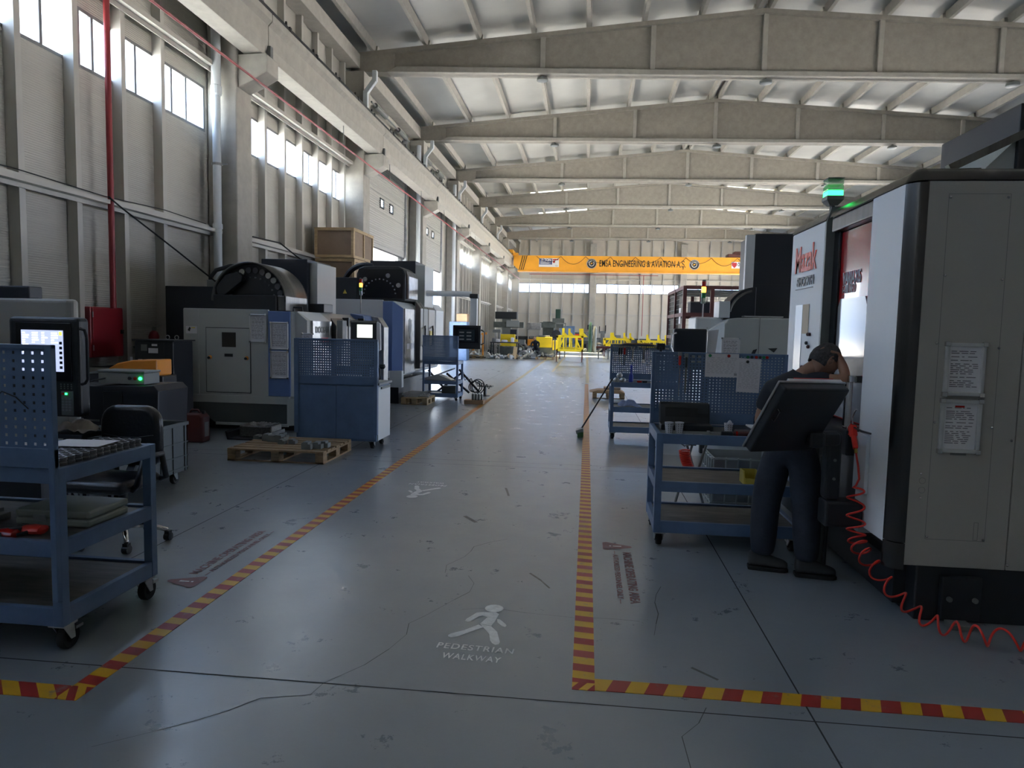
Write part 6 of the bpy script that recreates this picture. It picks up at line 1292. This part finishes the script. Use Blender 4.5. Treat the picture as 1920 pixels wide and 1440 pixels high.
def hairf(ph, th):
    x = math.sin(ph)*math.cos(th); y = math.sin(ph)*math.sin(th); z = math.cos(ph); g = 1.09+.02*math.sin(9*th+5*ph)+.012*math.sin(23*th)*math.sin(17*ph)
    return HP((.098*x-.006)*g, .076*y*g, .118*z*g)
hv2, hf2 = ell(36, 26, hairf)
keep = []
for f_ in hf2:
    c_ = sum((Vector(hv2[i]) for i in f_), Vector())/4-HQ; a, b_, z = c_.dot(fx), c_.dot(fy), c_.dot(fz)
    if z > .045 - (.0 if a > .02 else 0) and a < .085 or (a < -.005 and z > -.055 and not (a > -.03 and z < .02)) or (a < .03 and z > .02): keep.append(f_)
put('hair', B().add(hv2, keep), M_hair, pt, smooth='all', solid=.008)
# clothes (slightly larger skins over the body)
def sub_skin(name, keys, edges, radii, m, extra=None, root=0, sub=2):
    k = list(keys); vv = [Vector(keys[q]) for q in k]; idx = {q: i for i, q in enumerate(k)}
    return skin(name, [tuple(v) for v in vv], [(idx[a], idx[b_]) for a, b_ in edges], [radii[q] for q in k], m, pt, root, sub)
def lerp(a, b_, t_): return tuple(Vector(J[a]).lerp(Vector(J[b_]), t_))
K = dict(hem=(1.43, 4.93, .80), waist=(1.42, 4.93, .99), chest=(1.41, 4.955, 1.17), upper=(1.445, 4.95, 1.30), collar=(1.50, 4.955, 1.375), shR=(1.54, 4.865, 1.325), slR=lerp('shR', 'elR', .62), shL=(1.31, 5.03, 1.27), slL=lerp('shL', 'elL', .72))
sub_skin('t_shirt', K, [('hem', 'waist'), ('waist', 'chest'), ('chest', 'upper'), ('upper', 'collar'), ('upper', 'shR'), ('shR', 'slR'), ('upper', 'shL'), ('shL', 'slL')], dict(hem=.15, waist=.15, chest=.165, upper=.142, collar=.088, shR=.088, slR=.068, shL=.090, slL=.066), M_shirt)
K = dict(top=(1.43, 4.93, .97), pel=(1.43, 4.93, .85), hR=(1.505, 4.87, .80), tR=lerp('hipR', 'knR', .5), kR=J['knR'], sR=lerp('knR', 'anR', .5), aR=lerp('knR', 'anR', .88), cR=lerp('knR', 'anR', 1.0), hL=(1.355, 4.99, .80), tL=lerp('hipL', 'knL', .5), kL=J['knL'], sL=lerp('knL', 'anL', .5), aL=lerp('knL', 'anL', .88), cL=lerp('knL', 'anL', 1.0))
sub_skin('jeans', K, [('top', 'pel'), ('pel', 'hR'), ('hR', 'tR'), ('tR', 'kR'), ('kR', 'sR'), ('sR', 'aR'), ('aR', 'cR'), ('pel', 'hL'), ('hL', 'tL'), ('tL', 'kL'), ('kL', 'sL'), ('sL', 'aL'), ('aL', 'cL')],
         dict(top=.145, pel=.155, hR=.125, tR=.118, kR=.100, sR=.098, aR=.085, cR=.070, hL=.125, tL=.118, kL=.102, sL=.100, aL=.088, cL=.070), M_jeans, root=1)
def shoe(ax, ay, ang, name='shoe'):
    d = Vector((math.cos(ang), math.sin(ang), 0)); s = Vector((-math.sin(ang), math.cos(ang), 0)); o3 = Vector((ax, ay, 0)); vs = []; fs = []
    prof = [(-.09, .034, .095), (-.07, .042, .115), (-.02, .044, .118), (.03, .046, .098), (.08, .050, .074), (.12, .052, .064), (.155, .046, .054), (.178, .028, .036)]
    for x, w_, h_ in prof:
        for k in range(9):
            a = PI*k/8; vs.append(tuple(o3+d*x+s*w_*math.cos(a)*(1.0)+Vector((0, 0, .022+(h_*1.15)*math.sin(a)**.7*.9))))
    for i in range(len(prof)-1):
        for k in range(8): fs.append((i*9+k, i*9+k+1, (i+1)*9+k+1, (i+1)*9+k))
        fs.append((i*9, (i+1)*9, (i+1)*9+8, i*9+8))
    fs += [tuple(range(9)), tuple(range((len(prof)-1)*9, len(prof)*9))[::-1]]
    o = put(name, B().add(vs, fs), M_shoe, pt, smooth='all', sub=1)
    pl_ = [(o3+d*x+s*w_*1.08) for x, w_, h_ in prof]+[(o3+d*x-s*w_*1.08) for x, w_, h_ in reversed(prof)]
    put('sole', B().prism([(p.x, p.y) for p in pl_], 'Z', 0, .026), M_sole, o, bevel=.005)
    for k in range(3): c_ = o3+d*(.03+.03*k); put('lace', B().bar(tuple(c_+s*.022+Vector((0, 0, .098-.011*k))), tuple(c_-s*.022+Vector((0, 0, .098-.011*k))), .006, .004), M_sole, o)
shoe(1.265, 4.93, -.12); shoe(1.555, 4.83, -.08)
# ================================================================== FAR END OF THE HALL
def frame_table(x, y, w, d, z0, z1, lab, grp=None):
    """yellow welded transport frame with uprights, standing on thin dark red legs"""
    t = thing('lifting_frame', lab, 'frame', (x, y, 0), grp)
    for z in (z0, z1):
        put('rail', B().box(x-w/2, x+w/2, y, y+.09, z-.05, z+.05).box(x-w/2, x+w/2, y+d-.09, y+d, z-.05, z+.05).box(x-w/2, x-w/2+.09, y, y+d, z-.05, z+.05).box(x+w/2-.09, x+w/2, y, y+d, z-.05, z+.05), M_yel, t)
    for k in range(5): xx = x-w/2+.05+k*(w-.1)/4; put('upright', B().box(xx-.035, xx+.035, y+.01, y+.08, z0, z1), M_yel, t); put('upright', B().box(xx-.035, xx+.035, y+d-.08, y+d-.01, z0, z1), M_yel, t)
    for k in range(3): yy = y+.4+k*(d-.8)/2; put('upright', B().box(x-w/2+.01, x-w/2+.08, yy-.035, yy+.035, z0, z1).box(x+w/2-.08, x+w/2-.01, yy-.035, yy+.035, z0, z1), M_yel, t)
    put('brace', B().bar((x-w/2+.1, y+.05, z0), (x-w/2+.1+.3, y+.05, z1), .06).bar((x+w/2-.1, y+.05, z0), (x+w/2-.4, y+.05, z1), .06), M_yel, t)
    for sx, sy in ((-.25, 0), (.45, 0), (-.1, 1), (.35, 1)):
        xx = x+sx*w; yy = y+.05+sy*(d-.15); put('horn', B().box(xx-.06, xx+.06, yy-.05, yy+.05, z1, z1+.42).prism([(xx+.06, z1), (xx+.3, z1), (xx+.06, z1+.22)], 'Y', yy-.03, yy+.03), M_yel, t)
    for sx in (-.48, .46):
        for yy in (y+.06, y+d-.06): xx = x+sx*w; put('leg', B().box(xx-.025, xx+.025, yy-.025, yy+.025, .03, z0-.05), M_dkred, t); put('foot_plate', B().cyl((xx, yy, 0), (xx, yy, .03), .08), M_plastl, t)
    return t
frame_table(-.85, 34.9, 1.35, 4.2, .62, 1.30, 'yellow steel transport frame on thin red legs in mid hall')
frame_table(1.95, 44.5, 1.7, 4.0, .72, 1.10, 'yellow steel frame farther back, left of two behind the pegboard')
frame_table(4.1, 43.5, 1.6, 3.0, .72, 1.02, 'yellow steel frame farther back, right of two beside the red rack')
# left far cluster
t = thing('steel_cabinet', 'tall blue steel cabinet against the far left wall', 'cabinet', (-6.35, 33.0, 0)); bx('body', t, M_blue, -6.85, -5.95, 34.2, 34.9, 0, 1.93, .01); put('cabinet_door', B().box(-6.83, -6.41, 34.18, 34.2, .06, 1.9), M_blue, t); put('cabinet_door', B().box(-6.39, -5.97, 34.18, 34.2, .06, 1.9), M_blue, t); put('handle', B().box(-6.44, -6.42, 34.16, 34.18, .9, 1.1), M_steel, t)
t = thing('cardboard_box', 'cardboard box on top of the tall blue cabinet', 'box', (-6.2, 34.5, 1.93)); bx('box', t, M_card, -6.5, -5.96, 34.25, 34.8, 1.932, 2.32, .01); put('tape', B().box(-6.26, -6.2, 34.24, 34.81, 2.32, 2.325), M_warn, t)
def simple_machine(name, lab, cat, x, y, parts, grp=None):
    t = thing(name, lab, cat, (x, y, 0), grp)
    for nm_, mm, a in parts: bx(nm_, t, mm, x+a[0], x+a[1], y+a[2], y+a[3], a[4], a[5], .012)
    return t
t = thing('hydraulic_jack', 'orange workshop hoist with red uprights near the far left wall', 'hoist', (-5.9, 38, 0))
put('mast', B().box(-6.3, -6.2, 38, 38.1, 0, 1.5).box(-5.75, -5.67, 38, 38.1, 0, 1.3), M_orang, t); put('crossbar', B().bar((-6.35, 38, 1.25), (-5.5, 38, 1.35), .12).bar((-6.1, 38, 1.35), (-5.9, 38, 1.6), .1), M_orang, t); put('foot', B().box(-6.4, -5.5, 37.7, 38.5, 0, .06), M_greyd, t)
simple_machine('bench_press', 'grey column press near the far left wall', 'press', -5.15, 39.5, [('base', M_greyd, (-.2, .2, -.2, .3, 0, .2)), ('column', M_steel, (-.12, .0, 0, .12, .2, 1.55)), ('column_guard', M_greyd, (.1, .18, 0, .12, .2, 1.5)), ('head', M_greyd, (-.22, .24, -.1, .25, 1.4, 1.58)), ('table', M_steel, (-.2, .25, -.2, .2, .7, .76))])
simple_machine('saw_machine', 'yellow bandsaw with dark controls, leftmost of the far yellow machines', 'machine', -4.55, 41.0, [('base', M_mach, (-.6, .5, 0, .6, 0, .55)), ('body', M_yel, (-.7, .45, 0, .5, .6, 1.0)), ('cover', M_yel, (-.55, .3, -.05, .3, 1.0, 1.3)), ('motor', M_black, (.0, .4, .05, .3, 1.3, 1.6)), ('vise', M_greyd, (.5, .9, .1, .4, .7, 1.0))])
simple_machine('saw_machine', 'yellow guarded grinding machine, second of the far yellow machines', 'machine', -2.75, 44.0, [('base', M_mach, (-.5, .8, 0, .7, 0, .5)), ('guard', M_yel, (-.45, .55, -.1, .5, .5, 1.15)), ('chute', M_yel, (.6, 1.0, -.1, .3, .35, .95)), ('motor', M_orang, (-1.0, -.6, 0, .35, .6, 1.0)), ('lid', M_greyd, (-.3, .4, -.05, .4, 1.15, 1.25))])
t = simple_machine('milling_machine', 'old dark green milling machine with upright motor in the far left corner', 'machine', -2.9, 50.0, [('base', M_mach, (-.7, .9, 0, 1.2, 0, .6)), ('column', M_mach, (-.3, .5, .3, 1.1, .6, 2.2)), ('table', M_greyd, (-1.2, 1.3, -.2, .5, 1.0, 1.15)), ('ram', M_mach, (-.5, 1.2, 0, .8, 1.75, 2.15)), ('motor', M_green, (.6, .95, .1, .45, 2.4, 3.1)), ('head', M_mach, (.4, 1.25, -.1, .6, 2.1, 2.45)), ('spindle', M_steeld, (.65, .9, 0, .25, 1.2, 1.8)), ('side_box', M_steel, (-1.4, -.4, -.1, .1, 1.6, 2.1))])
simple_machine('drill_machine', 'dark radial drill with pale box on top in the far left corner', 'machine', -5.6, 48.0, [('base', M_mach, (-.6, .6, 0, .8, 0, .5)), ('column', M_greyd, (-.3, .3, .2, .7, .5, 2.3)), ('arm', M_mach, (-.9, 1.2, .1, .6, 1.7, 2.1)), ('motor_box', M_black, (-.8, .7, .1, .7, 2.3, 2.8)), ('pale_box', M_plastl, (0, .9, -.05, .1, 1.75, 2.2))])
simple_machine('blue_tank', 'blue steel cabinet standing behind the milling machine', 'cabinet', -1.9, 56, [('body', M_blue, (-.9, .9, 0, .8, 0, 1.95)), ('door', M_bluel, (-.7, .7, -.03, 0, .8, 1.8))])
t = thing('lathe', 'long dark lathe with red box along the far wall', 'machine', (0, 58, 0))
bx('bed', t, M_mach, -1.2, 3.0, 58, 58.8, .5, .95, .02); bx('leg', t, M_mach, -1.1, -.3, 58, 58.8, 0, .5); bx('leg', t, M_mach, 1.9, 2.9, 58, 58.8, 0, .5); bx('headstock', t, M_mach, -1.2, -.3, 58, 58.8, .95, 1.45, .05); bx('chuck', t, M_greyd, -.3, .0, 58.1, 58.7, .95, 1.4, .05); bx('tailstock', t, M_greyd, 2.3, 2.8, 58.1, 58.6, .95, 1.3, .05)
o = put('red_motor', B().lathe((-.9, 57.6, 1.05), [(.1, -.5), (.28, -.4), (.28, .4), (.1, .5)], 14, 'X'), M_redb, smooth=True); tag(o, 'rounded red motor housing in the far clutter by the long lathe', 'motor'); put('foot', B().box(-1.2, -.6, 57.5, 57.7, 0, .9), M_black, o)
simple_machine('grinder_stand', 'grey pedestal machine, left of two along the far wall', 'machine', .1, 60, [('pedestal', M_greyd, (-.15, .15, 0, .3, 0, 1.2)), ('head', M_greyd, (-.4, .4, 0, .3, 1.2, 1.5)), ('monitor', M_black, (-.1, .4, 0, .1, 1.7, 2.1))])
simple_machine('grinder_stand', 'grey pedestal machine, right of two along the far wall', 'machine', 1.3, 60, [('pedestal', M_greyd, (-.15, .15, 0, .3, 0, 1.4)), ('head', M_greyd, (-.3, .3, 0, .3, 1.4, 1.6)), ('post', M_black, (.2, .3, 0, .1, 1.5, 2.1)), ('post', M_black, (-.3, -.22, 0, .1, 1.5, 2.0))])
t = thing('wire_frame', 'tall thin dark frame beside the nearest yellow transport frame', 'frame', (-1.6, 42, 0)); put('frame', B().box(-1.95, -1.88, 42, 42.1, 0, 2.05).box(-1.35, -1.28, 42, 42.1, 0, 2.05).box(-1.95, -1.28, 42, 42.1, 1.98, 2.05), M_greyd, t); put('wheel', B().lathe((-1.85, 41.9, 1.35), [(.1, -.05), (.28, -.05), (.28, .05), (.1, .05)], 16, 'Y'), M_black, t)
t = thing('gas_cylinder', 'tall green gas cylinder by the far wall column', 'gas cylinder', (.3, 52, 0)); put('cylinder', B().lathe((.25, 52, 0), [(.13, 0), (.14, .05), (.14, 1.9), (.08, 2.15), (.04, 2.25)], 14), M_green, t, smooth=True); put('cylinder_side', B().lathe((.58, 52.1, 0), [(.13, 0), (.14, .05), (.14, 1.7), (.08, 1.95)], 14), M_greyd, t, smooth=True)
t = thing('stool', 'low stand with dark red top beside the nearest yellow frame', 'stand', (1.0, 40, 0)); bx('top', t, M_dkred, .55, 1.35, 40, 40.6, .62, .74, .01)
for x in (.65, 1.2): bx('leg', t, M_greyd, x, x+.07, 40.1, 40.2, 0, .62, 0)
# work tables
def table(lab, x0, x1, y0, y1, h, m=M_greyd, tm=None):
    t = thing('work_table', lab, 'table', ((x0+x1)/2, (y0+y1)/2, 0)); bx('tabletop', t, tm or m, x0, x1, y0, y1, h-.06, h, .004)
    for x in (x0+.03, x1-.10):
        for y in (y0+.03, y1-.10): put('leg', B().box(x, x+.07, y, y+.07, 0, h-.06), m, t)
    return t
table('dark work table with clutter in front of the far yellow machines', -5.3, -3.75, 37.9, 38.9, .90, M_black)
table('long low dark bench along the far wall', 3.3, 7.5, 60, 61, .9, M_black); table('dark bench near the far wall behind the milling machine', -.9, .9, 54, 55, .9, M_greyd)
for j, (x, w_, h_, mm, nn) in enumerate(((-4.9, .12, .12, M_paper, 'white'), (-4.55, .18, .08, M_paper, 'flat white'), (-4.1, .10, .22, M_paper, 'tall white'), (-5.15, .1, .18, M_greyd, 'grey'))): o = put('container', B().lathe((x, 38.3, .901), [(w_, 0), (w_, h_), (w_*.7, h_+.03)], 10), mm, smooth=True); tag(o, '%s container on the dark far work table' % nn, 'container')
def hpile(lab, x0, x1, y0, y1, z, m, n, seed, grp, names='scrap_part', s=.14):
    r = random.Random(seed)
    for k in range(n):
        nc = max(1, round(math.sqrt(n*1.6))); x = x0+(x1-x0)*((k % nc)+.5+r.uniform(-.3, .3))/nc; y = y0+(y1-y0)*((k//nc)+.5+r.uniform(-.3, .3))/math.ceil(n/nc); a = r.uniform(0, 3.1); q = r.uniform(.5, 1.3)*s; zz = z+r.uniform(.0, .13)*(1-abs((x-(x0+x1)/2)/(x1-x0))*1.6)
        b = B(); u = Vector((math.cos(a), math.sin(a), r.uniform(-.5, .5)))*q; v = Vector((-math.sin(a), math.cos(a), 0))*q*.45
        if k % 3 == 0: b.tube([Vector((x, y, zz+.02))+u*math.cos(g)+Vector((0, 0, 1))*q*math.sin(g)*.6+v*.2 for g in [2*PI*i/10 for i in range(11)]], q*.2, 6)
        elif k % 3 == 1: b.obox((x, y, zz+q*.3), u, v, (0, 0, q*.25))
        else: b.cyl(Vector((x, y, zz+q*.2))-u, Vector((x, y, zz+q*.3))+u, q*.28, n=8)
        mn = min(v_[2] for v_ in b.v)
        if mn < z: b.v = [(v_[0], v_[1], v_[2]-mn+z+.002) for v_ in b.v]
        o = put(names, b, m if not isinstance(m, (list, tuple)) else m[k % len(m)]); tag(o, lab, 'metal part', grp)
pallet('pale pallet with shiny castings by the far left, leftmost in the row', -6.6, -5.6, 36.9, 37.8, .15, M_wood); hpile('shiny cast part piled on the leftmost far pallet', -6.5, -5.8, 37.0, 37.6, .15, [M_alu, M_steel, M_white], 22, 1, 'castings on the leftmost far pallet')
hpile('bright metal bracket lying on the floor in the far row of parts', -5.4, -4.2, 36.9, 37.5, 0, [M_alu, M_white, M_steel], 20, 2, 'brackets on the far floor', s=.17)
hpile('flat pale part lying on the floor in front of the far work table', -4.2, -3.4, 37.2, 37.7, 0, [M_wood, M_white, M_steel], 12, 3, 'flat parts on the far floor', s=.16)
hpile('large bright casting heaped on the floor left of the far engine pallet', -3.6, -2.7, 38.3, 39.2, 0, [M_alu, M_white, M_alu, M_steel], 22, 4, 'bright castings heap', s=.24)
pallet('dark pallet with black cast frames, rightmost in the far row', -2.75, -1.75, 37.4, 38.3, .14); hpile('black ribbed cast part on the rightmost far pallet', -2.65, -1.85, 37.5, 38.1, .14, [M_black, M_greyd, M_steel], 20, 5, 'black castings on the rightmost pallet', s=.15)
hpile('dark machine part in the clutter along the far wall', -2.5, 2.0, 52, 57, 0, [M_black, M_greyd, M_mach, M_steeld], 16, 6, 'dark clutter along the far wall', s=.45)
hpile('dark machine part in the clutter of the far left corner', -6.3, -3.0, 43, 48, 0, [M_black, M_greyd, M_mach, M_steeld], 20, 7, 'dark clutter in the far left corner', s=.4)
t = thing('floor_fan_stand', 'pale upright board on the floor in front of the far work table', 'board', (-4.0, 37.4, 0)); put('board', B().obox((-3.85, 37.35, .35), (.10, 0, -.03), (0, .02, 0), (.03, 0, .32)), M_wood, t); put('bucket', B().lathe((-4.05, 37.3, 0), [(.08, 0), (.10, .2), (.1, .22)], 12), M_paper, t)
# crouching worker far away
t = thing('person', 'distant person in dark clothes bending over the castings at the far left', 'person', (-2.95, 38.9, 0))
fv = [(-2.85, 39.6, .55), (-2.88, 39.5, .75), (-2.9, 39.35, .92), (-2.92, 39.25, 1.0), (-2.94, 39.15, 1.03), (-3.1, 39.3, .9), (-3.15, 39.1, .68), (-3.05, 38.95, .6), (-2.7, 39.3, .9), (-2.68, 39.1, .68), (-2.78, 38.95, .6), (-2.98, 39.6, .5), (-3.05, 39.3, .45), (-3.02, 39.55, .05), (-2.74, 39.6, .5), (-2.7, 39.3, .45), (-2.72, 39.55, .05)]
skin('body', fv, [(0, 1), (1, 2), (2, 3), (3, 4), (2, 5), (5, 6), (6, 7), (2, 8), (8, 9), (9, 10), (0, 11), (11, 12), (12, 13), (0, 14), (14, 15), (15, 16)], [.13, .13, .13, .06, .07, .06, .045, .03, .06, .045, .03, .09, .07, .05, .09, .07, .05], M_shirt, t, 0, 1)
v_, f_ = ell(12, 8, lambda ph, th: Vector((-2.94+.08*math.sin(ph)*math.cos(th), 39.08+.1*math.sin(ph)*math.sin(th), 1.12+.11*math.cos(ph)))); put('head', B().add(v_, f_), M_skin, t, smooth='all')
v_, f_ = ell(12, 8, lambda ph, th: Vector((-2.94+.088*math.sin(ph)*math.cos(th), 39.11+.1*math.sin(ph)*math.sin(th), 1.155+.10*math.cos(ph)))); put('hair', B().add(v_, f_), M_hair, t, smooth='all')
